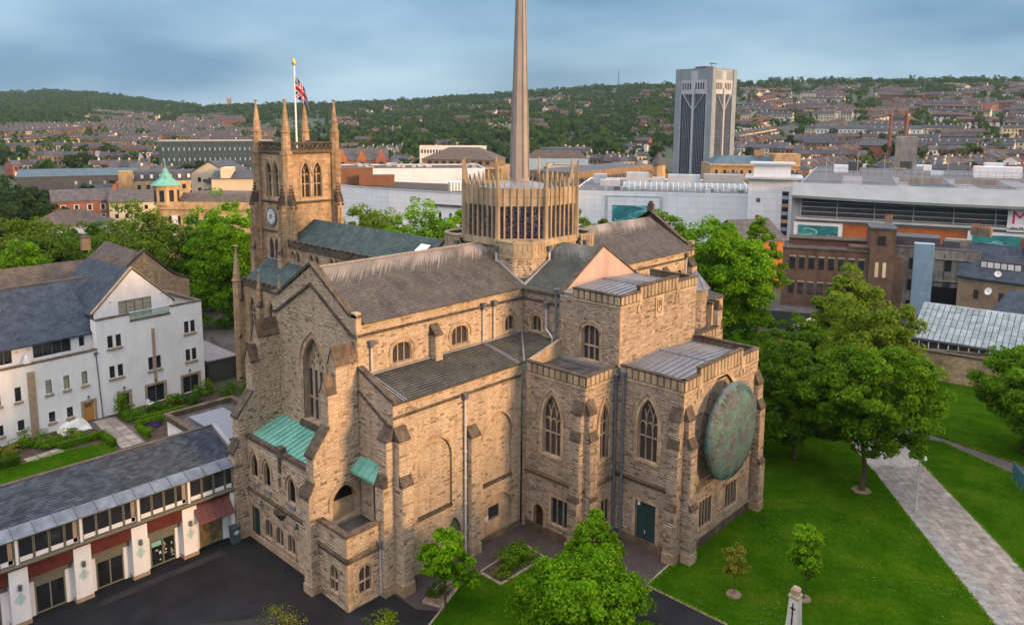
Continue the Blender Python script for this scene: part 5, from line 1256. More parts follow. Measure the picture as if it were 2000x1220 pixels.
# ---------------- west tower
TX0, TX1, TY0, TY1 = -98.5, -91.1, 53.9, 61.4
tc_x, tc_y = (TX0+TX1)/2, (TY0+TY1)/2
tS, tE = S_wall(TY0), E_wall(TX1)
bz0, bzs, brise = 24.8, 3.1, 1.6
def belfry(c): return [Win(c+e, bz0, 1.35, bzs, brise, 2, transoms=(bz0+1.75,), sur=0.18, depth=0.5, glass='louvre', sill=False, mull=0.16) for e in (-0.92, 0.92)]
brickmat('louvre', (0.10, 0.075, 0.045), (0.075, 0.055, 0.035), (0.01, 0.008, 0.006), 3.0, 0.16, 0.05, grime=0.2, bump=0.9)
for f, c, a, b in ((tS, tc_x, TX0, TX1), (tE, tc_y, TY0, TY1), (N_wall(TY1), -tc_x, -TX1, -TX0), (W_wall(TX0), -tc_y, -TY1, -TY0)):
    vis = f is tS or f is tE
    bw = belfry(c) if vis else []
    wall('tower_wall', f, rect(a, b, 0, 31.0), [w.hole() for w in bw], CATH, mat='ashlar', stones=False, depth=0.5)
    for w in bw: w.build(f)
    if not vis: continue
    for v, hh in ((24.0, 0.3), (30.6, 0.35), (20.0, 0.25), (15.2, 0.25)): string_course(f, a, b, v, hh, 0.18, mat='coping')
    if f is tS:
        lw = [Win(c+e, 16.2, 0.9, 2.0, 0.9, 1, tracery=False, sur=0.15, depth=0.3, sill=False) for e in (-0.7, 0.7)]
        for w in lw: w.depth = -0.06; w.build(f)
        mb = MB(); f.prism(mb, rect(c-1.5, c+1.5, 15.4, 15.7), 0.01, 0.4); cpart(mb, 'lead_sill', 'lead')
# pierced parapet of crossed bars
for f, a, b in ((tS, TX0, TX1), (tE, TY0, TY1), (N_wall(TY1), -TX1, -TX0), (W_wall(TX0), -TY1, -TY0)):
    mb = MB(); f.box(mb, a+0.4, b-0.4, 31.0, 31.2, -0.22, 0.06); f.box(mb, a+0.4, b-0.4, 32.0, 32.2, -0.22, 0.06)
    k = 10; w = (b-a-0.8)/k
    for j in range(k):
        u = a+0.4+j*w
        for p, q in (((u, 31.15), (u+w, 32.05)), ((u, 32.05), (u+w, 31.15))): f.strip(mb, [p, q], -0.07, 0.07, -0.17, -0.02+(0.012 if p[1] > 31.5 else 0))
    cpart(mb, 'pierced_parapet', 'coping')
for x, y in ((TX0, TY0), (TX1, TY0), (TX1, TY1), (TX0, TY1)):
    mb = MB(); r = 0.76; mb.hexa(octo(x, y, r, 0), octo(x, y, r, 31.0)); mb.hexa(octo(x, y, r*1.12, 30.6), octo(x, y, r*1.12, 30.95)); cpart(mb, 'corner_turret', 'ashlar')
    pinnacle(x, y, 31.0, 37.9, 0.62, shaft=0.36)
# diagonal buttress gablets with crockets half way up
for f, u in ((tS, TX1-0.1), (tE, TY0+0.1), (tE, TY1-0.1), (tS, TX0+0.1)):
    buttress(f, u, 0.9, [(17.5, 1.5), (24.0, 1.2)], [1.2, 2.6], stones=False, mat='ashlar', name='tower_buttress')
    mb = MB()
    for j in range(9):
        v = 23.6+j*0.4; n = 1.3-j*0.1; p = f.p(u, v, n)
        for e in (-0.35, 0.35):
            q = f.p(u+e*(1-j/12), v, n); mb.box(q.x-.11, q.x+.11, q.y-.11, q.y+.11, q.z-.12, q.z+.16)
    cpart(mb, 'crocket', 'coping')
    p = f.p(u, 0, 1.25); pinnacle(p.x, p.y, 17.8, 23.2, 0.32, shaft=0.45)
mb = MB(); mb.box(TX0+.2, TX1-.2, TY0+.2, TY1-.2, 30.7, 30.95); cpart(mb, 'tower_roof', 'lead_dark')
# clock
cen = tS.p(-95.35, 22.05, 0); mb = MB()
mb.cyl(cen+Vector((0, 0.02, 0)), cen+Vector((0, -0.14, 0)), 1.32, n=32, ph=0); clk = cpart(mb, 'clock', 'pipe_paint')
plain('clock_white', (0.55, 0.55, 0.52), 0.6, 0.1, 3)
m = MB(); m.cyl(cen+Vector((0, -0.13, 0)), cen+Vector((0, -0.17, 0)), 1.02, n=32); m.build('clock_face', 'clock_white', clk)
m = MB(); m.cyl(cen+Vector((0, -0.16, 0)), cen+Vector((0, -0.19, 0)), 0.42, n=24); m.build('clock_boss', 'pipe_paint', clk)
m = MB()
for i in range(12):
    t = rad(30*i); m = MB(); a = cen+Vector((0.7*math.sin(t), -0.18, 0.7*math.cos(t))); b = cen+Vector((0.97*math.sin(t), -0.18, 0.97*math.cos(t))); m.cyl(a, b, 0.05, n=4); m.build('numeral', 'pipe_paint', clk)
for ang, L, w in ((150, 0.62, 0.05), (20, 0.92, 0.04)):
    m = MB(); t = rad(ang); m.cyl(cen+Vector((0, -0.21, 0)), cen+Vector((L*math.sin(t), -0.21, L*math.cos(t))), w, w*0.5, n=5); m.build('clock_hand', 'white_metal', clk)
# low west porch bits between tower and aisle
wall('tower_stair_wall', S_wall(52.6), rect(-99.4, -96.1, 0, 13.0), [], CATH, mat='ashlar', stones=False)
mb = MB(); mb.box(-99.4, -96.1, 52.6, 54.0, 12.9, 13.1); cpart(mb, 'flat_roof', 'lead')

# ---------------- loose stones of the walls: the 300 largest in view one by one, the rest as one mass
cam_p = Vector((0, 0, CAM_H))
def px_of(p):
    d = p-cam_p; z = d.dot(_Fw)
    return (1000+CAM_F*d.dot(_R)/z, CAM_CY-CAM_F*d.dot(_U)/z, z)
scored = []
for i, (f, u0, u1, v0, v1, n, pr, sk) in enumerate(STONES):
    c = f.p((u0+u1)/2, (v0+v1)/2, n); d = cam_p-c; fc = f.n.dot(d.normalized())
    if fc <= 0.05 or c.y > 49.5: continue
    x, y, z = px_of(c)
    if not (0 < x < 2000 and 0 < y < 1220): continue
    scored.append(((u1-u0)*(v1-v0)*fc/(z*z), i))
scored.sort(reverse=True)
single = set(i for _, i in scored[:300])
unit = bpy.data.meshes.new('stone')
unit.from_pydata([(0, 0, 0), (1, 0, 0), (1, 1, 0), (0, 1, 0), (0.02, 0.04, 1), (0.98, 0.04, 1), (0.98, 0.96, 1), (0.02, 0.96, 1)], [], [(4, 5, 6, 7), (0, 1, 5, 4), (1, 2, 6, 5), (2, 3, 7, 6), (3, 0, 4, 7)])
unit.materials.append(MATS['sandstone_block'])
unit2 = unit.copy(); unit2.materials.clear(); unit2.materials.append(MATS['sandstone_brown'])
V = []; Fq = []; MI = []
base_f = np.array([(4, 5, 6, 7), (0, 1, 5, 4), (1, 2, 6, 5), (2, 3, 7, 6), (3, 0, 4, 7)])
nv = 0
for i, (f, u0, u1, v0, v1, n, pr, sk) in enumerate(STONES):
    if i in single:
        o = link('stone', unit if sk == 'sandstone_block' else unit2, CATH)
        O = f.p(u0, v0, n)
        o.matrix_basis = Matrix(((f.u.x*(u1-u0), f.z.x*(v1-v0), f.n.x*pr, O.x), (f.u.y*(u1-u0), f.z.y*(v1-v0), f.n.y*pr, O.y), (f.u.z*(u1-u0), f.z.z*(v1-v0), f.n.z*pr, O.z), (0, 0, 0, 1)))
        continue
    e = 0.008
    V += [f.p(u0, v0, n), f.p(u1, v0, n), f.p(u1, v1, n), f.p(u0, v1, n), f.p(u0+e, v0+e, n+pr), f.p(u1-e, v0+e, n+pr), f.p(u1-e, v1-e, n+pr), f.p(u0+e, v1-e, n+pr)]
    Fq.append(base_f+nv); nv += 8; MI += [0 if sk == 'sandstone_block' else 1]*5
me = np_mesh('stonework', np.array([tuple(p) for p in V]), np.concatenate(Fq), ['sandstone_block', 'sandstone_brown'], MI)
o = link('stonework', me, CATH); o['kind'] = 'stuff'
# dressed quoins on the main corners
for f, u, v0, v1, sd in ((fE, SY, 16.3, 19.1, 1), (fA, 46.9, 0.6, 14.5, -1), (f1S, -42.3, 5.8, 14.0, 1), (fX, 29.35, 0, 5.6, 1), (fXS, -43.4, 0, 5.6, -1), (fHE, HY, 14.8, 19.8, 1), (fH, HX, 14.8, 19.8, -1), (f2E, B2Y, 12.5, 14.0, 1)):
    mb = MB(); quoins(f, u, v0, v1, sd, n=0.004, mb=mb); cpart(mb, 'quoins', 'quoin_block')

# ---------------- great copper disc on the east wall
def disc_material():
    m, n, l, b, o = new_mat('patina')
    g = N(n, 'ShaderNodeNewGeometry')
    uv, _, _ = wall_uv(n, l)
    v = N(n, 'ShaderNodeTexVoronoi', distance='CHEBYCHEV', inp={'Scale': 1.1, 'Randomness': 0.9}); l.new(uv, v.inputs['Vector'])
    r1 = ramp(n, [(0.0, (0.05, 0.052, 0.05)), (0.5, (0.068, 0.078, 0.078)), (1.0, (0.06, 0.095, 0.092))])
    sx = N(n, 'ShaderNodeSeparateXYZ'); l.new(v.outputs['Color'], sx.inputs[0]); l.new(sx.outputs[0], r1.inputs[0])
    f = noise(n, l, g.outputs['Position'], 0.9, 8, 0.75)
    r2 = ramp(n, [(0.44, (0, 0, 0)), (0.64, (0.8,)*3)]); l.new(f, r2.inputs[0])
    col = mul(n, l, r1.outputs[0], (0.045, 0.17, 0.155), r2.outputs[0], 'MIX')
    f3 = noise(n, l, uv, 3.2, 7, 0.8)
    r3 = ramp(n, [(0.36, (0.55,)*3), (0.66, (1.5,)*3)]); l.new(f3, r3.inputs[0]); col = mul(n, l, col, r3.outputs[0])
    l.new(col, b.inputs['Base Color']); b.inputs['Roughness'].default_value = 0.6; b.inputs['Metallic'].default_value = 0.1
    bumpn(n, l, b, f3, 0.9, 0.08)
disc_material()
DC = (-28.25, 57.1, 9.8); DR = 4.15
DISC = empty('disc_sculpture', (DC[0]-1.0, DC[1], DC[2]-DR))
tag(DISC, 'huge round green copper disc sculpture hung on the east wall', 'sculpture')
vs = []; fs = []; K = 56
prof = [(0.0, 0.55), (0.3, 0.52), (0.6, 0.44), (0.85, 0.28), (0.97, 0.08), (1.0, -0.12), (0.97, -0.4), (0.6, -0.6), (0.0, -0.62)]
for r, d in prof:
    for i in range(K):
        t = 2*math.pi*i/K; wob = 1+0.008*math.sin(5*t)+0.006*math.sin(11*t+1)
        vs.append((DC[0]+d+random.uniform(-.03, .03)*(r < 1), DC[1]+DR*r*wob*math.cos(t), DC[2]+DR*r*wob*math.sin(t)))
for j in range(len(prof)-1):
    for i in range(K): fs.append((j*K+i, j*K+(i+1) % K, (j+1)*K+(i+1) % K, (j+1)*K+i))
mb = MB(); mb.add(vs, fs); mb.build('disc', 'patina', DISC, smooth=True)
mb = MB()
for i in range(150):              # raised filaments radiating near the rim
    t = 2*math.pi*i/150+random.uniform(-.02, .02); ra, rb = random.uniform(0.78, 0.88), random.uniform(0.93, 0.985)
    def dz(r): 
        for (r0_, d0), (r1_, d1) in zip(prof, prof[1:]):
            if r <= r1_: return d0+(d1-d0)*(r-r0_)/(r1_-r0_)
    P = lambda r, tt: (DC[0]+dz(r)+0.03, DC[1]+DR*r*math.cos(tt), DC[2]+DR*r*math.sin(tt))
    mb.cyl(P(ra, t), P(rb, t+random.uniform(-.03, .03)), 0.035, 0.03, n=4)
mb.build('filament', 'patina', DISC)
for dy, dz_ in ((-1.6, -1.6), (1.6, -1.6), (-1.6, 1.6), (1.6, 1.6)):
    m = MB(); m.cyl((B2X-0.3, DC[1]+dy, DC[2]+dz_), (DC[0]-0.45, DC[1]+dy, DC[2]+dz_), 0.12, n=8); m.build('bracket', 'lead_dark', DISC)

# ---------------- flag
plain('flag_blue', (0.012, 0.02, 0.10), 0.8, 0.1, 2); plain('flag_white', (0.6, 0.6, 0.6), 0.8, 0.05, 2); plain('flag_red', (0.35, 0.02, 0.03), 0.8, 0.1, 2); plain('gilt', (0.7, 0.45, 0.12), 0.25, 0.1, 2, metal=0.8)
FX, FY = tc_x+0.2, tc_y
POLE = empty('flagpole', (FX, FY, 31)); tag(POLE, 'white flagpole with gilded ball finial rising from the clock tower', 'flagpole')
m = MB(); m.cyl((FX, FY, 30.9), (FX, FY, 42.4), 0.13, 0.09, n=10); m.build('pole', 'white_metal', POLE)
m = MB(); m.cyl((FX, FY, 42.4), (FX, FY, 42.6), 0.15, 0.33, n=12); m.cyl((FX, FY, 42.6), (FX, FY, 42.95), 0.33, 0.3, n=12); m.cyl((FX, FY, 42.95), (FX, FY, 43.3), 0.3, 0.04, n=12); m.build('finial', 'gilt', POLE, smooth=True)
def flag():
    """union flag hanging half furled: cloth grid coloured by the flag's own pattern"""
    nu, nvv, Lf, Hf = 60, 36, 4.4, 2.9
    vs = []; fs = []; mi = []
    dirx = Vector((math.cos(rad(35)), math.sin(rad(35)), 0))
    for j in range(nvv+1):
        for i in range(nu+1):
            s, t = i/nu, j/nvv
            run = 0.45*Lf*s; drop = 0.36*Lf*s*s+0.35*s
            w = 0.22*s*math.sin(9*s+2.5*t)
            p = Vector((FX+0.12, FY, 38.0+Hf*t*(1-0.2*s)))+dirx*run*(1-0.15*t)+Vector((-dirx.y, dirx.x, 0))*w-Vector((0, 0, drop))
            vs.append(p)
    def cm(x, y):
        X, Y = x*2-1, y*2-1       # -1..1
        if abs(Y) < 0.2 or abs(X) < 0.1: return 2
        if abs(Y) < 0.33 or abs(X) < 0.167: return 1
        d = abs(X)-abs(Y); 
        dd = (X-Y) if X*Y > 0 else (X+Y)
        if abs(dd) < 0.08: return 2
        if abs(dd) < 0.22: return 1
        return 0
    for j in range(nvv):
        for i in range(nu):
            a = j*(nu+1)+i; fs.append((a, a+1, a+nu+2, a+nu+1)); mi.append(cm((i+.5)/nu, (j+.5)/nvv))
    m = MB(); m.v = [tuple(p) for p in vs]; m.f = fs; m.m = mi
    o = m.build('flag', ['flag_blue', 'flag_white', 'flag_red'], None, smooth=True)
    so = o.modifiers.new('thickness', 'SOLIDIFY'); so.thickness = 0.02
    tag(o, 'union flag of red, white and blue drooping from the pole', 'flag')
flag()
# ================================================================== white clergy house on the left
plain('white_render', (0.70, 0.69, 0.67), 0.9, 0.05, 0.6, stain=0.10)
plain('frame_dark', (0.06, 0.062, 0.058), 0.5, 0.1, 3)
plain('frame_sage', (0.15, 0.15, 0.115), 0.5, 0.1, 3)
plain('frame_white', (0.62, 0.62, 0.60), 0.5, 0.05, 3)
plain('house_glass', (0.022, 0.025, 0.03), 0.1, 0.5, 0.8, spec=0.6)
plain('curtain', (0.27, 0.25, 0.19), 0.6, 0.35, 2.5, spec=0.5)
plain('oak', (0.40, 0.19, 0.05), 0.5, 0.15, 3)
plain('sill_stone', (0.30, 0.225, 0.15), 0.9, 0.2, 2)
def glassy(name, col, alpha=0.75):
    m, n, l, b, o = new_mat(name); t = N(n, 'ShaderNodeBsdfTransparent'); gl = N(n, 'ShaderNodeBsdfPrincipled'); gl.inputs['Base Color'].default_value = (*col, 1); gl.inputs['Roughness'].default_value = 0.05
    ms = N(n, 'ShaderNodeMixShader', inp={0: 1-alpha}); l.new(t.outputs[0], ms.inputs[1]); l.new(gl.outputs[0], ms.inputs[2]); l.new(ms.outputs[0], o.inputs[0])
glassy('balustrade_glass', (0.25, 0.36, 0.32), 0.6)
HB = Vector((-95.32, 30.79, 0)); hd = Vector((-1.26, 13.18, 0)).normalized()
hf = Fr(HB, hd)
HOUSE = empty('white_house', tuple(HB)); tag(HOUSE, 'white rendered house with tall gable, glass balcony and blue slate roof', 'house')
def hw_(cu, v0, w, h, lights=1, glass='house_glass', transoms=()): return Win(cu, v0, w, h, 0, lights, hood=False, sur=0, glass=glass, depth=0.2, sill=False, mull=0.06, transoms=transoms)
def stone_sill(fr, c, v, w, parent, mat='sill_stone'):
    m = MB(); fr.box(m, c-w/2, c+w/2, v-0.28, v-0.02, 0.003, 0.14); m.build('sill', mat, parent)
mw = []
for v in (8.15, 4.45): mw += [hw_(1.5, v, 0.62, 1.5), hw_(2.48, v, 0.62, 1.5), hw_(11.1, v-0.25, 0.62, 1.55), hw_(11.95, v-0.25, 0.62, 1.55)]
mw += [hw_(6.2, 4.25, 0.6, 1.65), hw_(7.2, 4.25, 0.6, 1.65)]
gw = [hw_(2.75, 0.05, 1.15, 2.2), hw_(6.65, 0.05, 2.2, 2.2, 2), hw_(11.3, 0.05, 2.2, 2.2, 2)]
front = [(0, 0), (13.3, 0), (13.3, 11.75), (9.05, 11.75), (9.05, 10.85), (3.95, 10.85), (3.95, 11.75), (0, 11.75)]
wall('wall', hf, front, [w.hole() for w in mw+gw], HOUSE, mat='white_render', stones=False, depth=0.2)
for w in mw: w.build(hf, HOUSE, dressed='frame_dark')
for c, v, w in ((2.0, 8.15, 1.9), (2.0, 4.45, 1.9), (11.5, 7.9, 1.7), (11.5, 4.2, 1.7), (6.7, 4.25, 1.9)): stone_sill(hf, c, v, w, HOUSE)
for w in gw:
    o = w.build(hf, HOUSE, dressed='frame_sage', name='french_window'); m = MB(); hf.strip(m, [(w.cu+w.w/2, 0), (w.cu+w.w/2, 2.25), (w.cu-w.w/2, 2.25), (w.cu-w.w/2, 0)], 0, -0.3, 0.003, 0.06); m.build('surround', 'sill_stone', o)
m = MB(); hf.box(m, 6.52, 6.86, 2.6, 9.5, 0.003, 0.12); m.build('stone_strip', 'sill_stone', HOUSE)
def copings(segs):
    for u0, u1, v in segs:
        m = MB(); hf.box(m, u0, u1, v, v+0.16, -0.4, 0.08); m.build('coping', 'dressed_dark', HOUSE)
copings([(-0.05, 3.95, 11.75), (9.05, 13.35, 11.75), (3.96, 9.04, 10.85)])
m = MB(); hf.box(m, 4.0, 9.0, 11.02, 11.95, -0.1, -0.07); m.build('glass_balustrade', 'balustrade_glass', HOUSE)
m = MB(); hf.box(m, 3.97, 9.03, 11.95, 12.0, -0.12, -0.05); m.build('handrail', 'white_metal', HOUSE)
# terrace floor, set-back gable
m = MB(); hf.box(m, 0.1, 13.2, 10.6, 10.8, -2.2, -0.05); m.build('terrace', 'flag_stone', HOUSE)
gf = Fr(hf.p(0, 0, -1.8), hd)
gl = hw_(5.6, 10.85, 4.1, 2.3, 4, 'curtain')
wall('gable', gf, [(0.6, 10.8), (10.4, 10.8), (10.4, 12.3), (5.45, 17.0), (0.6, 12.3)], [gl.hole()], HOUSE, mat='white_render', stones=False, depth=0.2); gl.build(gf, HOUSE, dressed='frame_sage')
for u in (2.6, 9.0):
    m = MB(); c = gf.p(u, 13.3, 0); m.cyl(c, c+gf.n*0.12, 0.12, n=12); m.build('wall_lamp', 'pipe_light', HOUSE)
m = MB(); gf.strip(m, [(10.6, 12.15), (5.45, 17.05), (0.4, 12.15)], 0, -0.12, -0.3, 0.12); m.build('verge', 'sill_stone', HOUSE)
def hroof(f, pts, name='roof', mat='slate_blue', par=HOUSE):
    up = [f.p(*q) for q in pts]; lo = [p-Vector((0, 0, 0.15)) for p in up]; m = MB(); m.hexa(lo, up); return m.build(name, mat, par)
hroof(gf, [(5.45, 17.0, 0.05), (0.3, 12.05, 0.05), (0.3, 12.05, -12), (5.45, 17.0, -12)])
hroof(gf, [(10.7, 12.05, 0.05), (5.45, 16.999, 0.05), (5.45, 16.999, -12), (10.7, 12.05, -12)])
hs_ = Fr(hf.p(13.3, 0, 0), -hf.n)     # north side
wall('wall', hs_, rect(0, 12, 0, 11.75), [], HOUSE, mat='white_render', stones=False)
ws_ = Fr(hf.p(0, 0, -1.4), hf.n)
wall('wall', ws_, rect(0, 1.4, 8.3, 11.75), [], HOUSE, mat='white_render', stones=False)
m = MB(); hs_.box(m, 0, 12, 11.75, 11.9, -0.4, 0.08); m.build('coping', 'dressed_dark', HOUSE)
# left wing
ww = [hw_(c, 4.5, 0.62, 1.6, 1, g) for c, g in ((-10.6, 'house_glass'), (-8.6, 'house_glass'), (-5.5, 'curtain'), (-3.62, 'curtain'), (-1.65, 'curtain'), (-12.6, 'house_glass'))]
ww += [hw_(c, 1.15, 0.66, 1.2) for c in (-10.6, -8.55, -5.4, -3.5, -12.6)]
dr = rect(-2.0, -0.8, 0.02, 2.35)
wall('wall', hf, rect(-24, 0, 0, 8.3), [w.hole() for w in ww]+[dr], HOUSE, mat='white_render', stones=False, depth=0.2)
for w in ww: 
    o = w.build(hf, HOUSE, dressed='frame_dark'); stone_sill(hf, w.cu, w.v0, 0.95, o)
m = MB(); hf.box(m, -2.0, -0.8, 0.02, 2.35, -0.2, -0.14); o = m.build('front_door', 'oak', HOUSE)
for i in range(4):
    for j in range(2):
        k = MB(); hf.box(k, -1.75+i*0.18, -1.62+i*0.18, 1.75+j*0.2, 1.9+j*0.2, -0.142, -0.125); k.build('pane', 'house_glass', o)
k = MB(); hf.strip(k, [(-0.8, 0), (-0.8, 2.35), (-2.0, 2.35), (-2.0, 0)], 0, -0.28, 0.003, 0.06); k.build('surround', 'sill_stone', o)
m = MB(); hf.box(m, -7.6, -6.85, 0.0, 7.5, 0.003, 0.14); m.build('stone_strip', 'sill_stone', HOUSE)
copings([(-24, -0.05, 8.3)])
m = MB(); hf.box(m, -24, -0.05, 8.0, 8.15, -1.5, -0.05); m.build('terrace', 'flag_stone', HOUSE)
uf = Fr(hf.p(0, 0, -1.4), hd)
tw = [hw_(-4.3, 8.5, 4.0, 1.55, 4), hw_(-9.6, 8.5, 2.4, 1.55, 3), hw_(-1.1, 8.75, 0.6, 1.2), hw_(-14.5, 8.5, 3.0, 1.55, 3)]
wall('wall', uf, rect(-24, 0, 8.15, 10.4), [w.hole() for w in tw], HOUSE, mat='white_render', stones=False, depth=0.2)
for w in tw: w.build(uf, HOUSE, dressed='frame_sage')
hroof(uf, [(-24, 10.2, 0.4), (0.6, 10.2, 0.4), (0.6, 15.5, -6.8), (-24, 15.5, -6.8)])
hroof(uf, [(0.6, 15.5, -6.8), (0.6, 10.2, -13.5), (-24, 10.2, -13.5), (-24, 15.5, -6.8)])
m = MB(); m.cyl(uf.p(-24, 15.52, -6.8), uf.p(3.0, 15.52, -6.8), 0.14, n=6); m.build('ridge', 'slate_brown', HOUSE)
m = MB(); c0 = hf.p(-0.25, 7.9, 0.1); m.cyl(c0, hf.p(0.05, 0.1, 0.1), 0.06, n=8); hf.box(m, -0.45, -0.05, 7.8, 8.1, 0.01, 0.25); m.build('downpipe', 'lead_dark', HOUSE)
for u in (-10.2, -9.9, -9.6, -8.9, -8.2, -7.9):
    m = MB(); p = uf.p(u, 13.6, -4.2); m.box(p.x-.25, p.x+.15, p.y-.17, p.y+.17, p.z-.2, p.z+.3); m.build('roof_vent', 'lead_dark', HOUSE)
for u, v in ((-6.7, 9.7), (-2.0, 9.9), (-7.9, 9.6)):
    m = MB(); c = uf.p(u, v, 0); m.cyl(c, c+uf.n*0.12, 0.1, n=12); m.build('wall_lamp', 'pipe_light', HOUSE)
for u, v in ((2.75, 2.75), (6.6, 2.75), (11.2, 2.75), (-1.4, 2.8)):
    m = MB(); hf.box(m, u-0.08, u+0.08, v, v+0.35, 0.003, 0.16); m.build('wall_lamp', 'lead_dark', HOUSE)
m = MB(); p = uf.p(-7.3, 8.15, 0.9); m.hexa([(p.x-.4, p.y-.45, 8.15), (p.x+.4, p.y-.45, 8.15), (p.x+.4, p.y+.45, 8.15), (p.x-.4, p.y+.45, 8.15)], [(p.x-.4, p.y-.05, 9.2), (p.x+.4, p.y-.05, 9.2), (p.x+.4, p.y+.05, 9.2), (p.x-.4, p.y+.05, 9.2)]); m.build('terrace_dormer', 'white_render', HOUSE)

# ================================================================== row of shops / workshops in front
SHOP = empty('courtyard_shops', (-59, 20, 0)); tag(SHOP, 'low shop row with slate roof, white piers and dark red fascia', 'shops')
plain('red_fascia', (0.095, 0.026, 0.02), 0.6, 0.2, 1.5); plain('red_awning', (0.11, 0.045, 0.04), 0.45, 0.2, 2.0)
plain('slate_single', (0.04, 0.05, 0.064), 0.75, 0.25, 1.0, objvar=0.3, stain=0.2, spec=0.1)
m_, n_, l_, b_, o_ = new_mat('slate_mass')
_g = N(n_, 'ShaderNodeNewGeometry'); _r = ramp(n_, [(0, (0.026, 0.034, 0.046)), (0.6, (0.041, 0.052, 0.067)), (1, (0.058, 0.068, 0.084))]); l_.new(_g.outputs['Random Per Island'], _r.inputs[0])
_f = noise(n_, l_, _g.outputs['Position'], 1.0, 5); _r2 = ramp(n_, [(0.3, (0.75,)*3), (0.7, (1.2,)*3)]); l_.new(_f, _r2.inputs[0]); l_.new(mul(n_, l_, _r.outputs[0], _r2.outputs[0]), b_.inputs['Base Color']); b_.inputs['Roughness'].default_value = 0.7; b_.inputs['Specular IOR Level'].default_value = 0.1
plain('lead_blue', (0.105, 0.13, 0.16), 0.5, 0.3, 1.5, stain=0.3, spec=0.4); plain('bin_green', (0.06, 0.085, 0.085), 0.45, 0.1, 3); plain('diamond_pale', (0.42, 0.52, 0.48), 0.6, 0.08, 3); plain('diamond_teal', (0.20, 0.42, 0.37), 0.6, 0.1, 3)
sx_, sw_ = -58.6, -59.3          # pier fronts, door wall
sf, sd_ = E_wall(sx_), E_wall(sw_)
YS0, YS1 = 3.6, 29.1
piers = [24.85, 20.95, 16.92, 12.85, 8.8, 4.8]
mb = MB(); mb.box(-66.8, sw_, YS0, YS1, 4.3, 6.4); mb.box(-66.8, sw_-0.5, YS0, YS1, 0, 4.3); mb.build('wall', 'white_render', SHOP)
for i, y in enumerate(piers):
    m = MB(); m.hexa([(sx_, y-.58, .3), (sx_, y+.58, .3), (sw_-.2, y+.58, .3), (sw_-.2, y-.58, .3)][::-1], [(sx_, y-.58, 4.25), (sx_, y+.58, 4.25), (sw_-.2, y+.58, 4.25), (sw_-.2, y-.58, 4.25)][::-1]); p = m.build('pier', 'white_render', SHOP)
    m = MB(); m.box(sw_-.2, sx_+.03, y-.61, y+.61, 0, .32); m.build('pier_base', 'sill_stone', p)
    c = sf.p(y, 2.06, 0)
    m = MB(); m.hexa([sf.p(y, 1.55, .004), sf.p(y+.38, 2.06, .004), sf.p(y, 2.57, .004), sf.p(y-.38, 2.06, .004)], [sf.p(y, 1.55, .03), sf.p(y+.38, 2.06, .03), sf.p(y, 2.57, .03), sf.p(y-.38, 2.06, .03)]); q = m.build('diamond_sign', 'diamond_pale', p)
    m = MB()
    for a, b in ((0, 1), (0, -1), (1, 0), (-1, 0)):
        m.hexa([sf.p(y+.02*b, 2.06+.02*a, .031), sf.p(y+.06+.1*abs(a)*0+.14*b*(b > 0)+.0, 2.06+.1*a, .031), sf.p(y+.2*b, 2.06+.3*a, .031), sf.p(y-.06+.14*b*(b < 0), 2.06+.1*a, .031)], [sf.p(y+.02*b, 2.06+.02*a, .04), sf.p(y+.06+.14*b*(b > 0), 2.06+.1*a, .04), sf.p(y+.2*b, 2.06+.3*a, .04), sf.p(y-.06+.14*b*(b < 0), 2.06+.1*a, .04)])
    m.build('diamond_cross', 'diamond_teal', p)
    m = MB(); c = sf.p(y, 2.75, .16); m.cyl(c, c+Vector((0, 0, .4)), .13, n=12); m.box(sx_, sx_+.1, y-.05, y+.05, 2.85, 3.05); m.build('wall_lamp', 'lead_dark', p)
m = MB(); m.box(sw_-.2, sx_, 28.3, YS1, 0.0, 4.25); m.build('pier', 'white_render', SHOP)
glass_mat('shop_glass', (0.012, 0.014, 0.015), (0.03, 0.03, 0.028), 1.1, 1.3, 0.004, 0.06)
plain('shop_lit', (0.22, 0.15, 0.07), 0.25, 0.6, 2.5, spec=0.5)
bays = [(25.43, 28.3), (21.53, 24.27), (17.5, 20.37), (13.43, 16.34), (9.38, 12.27), (5.38, 8.22)]
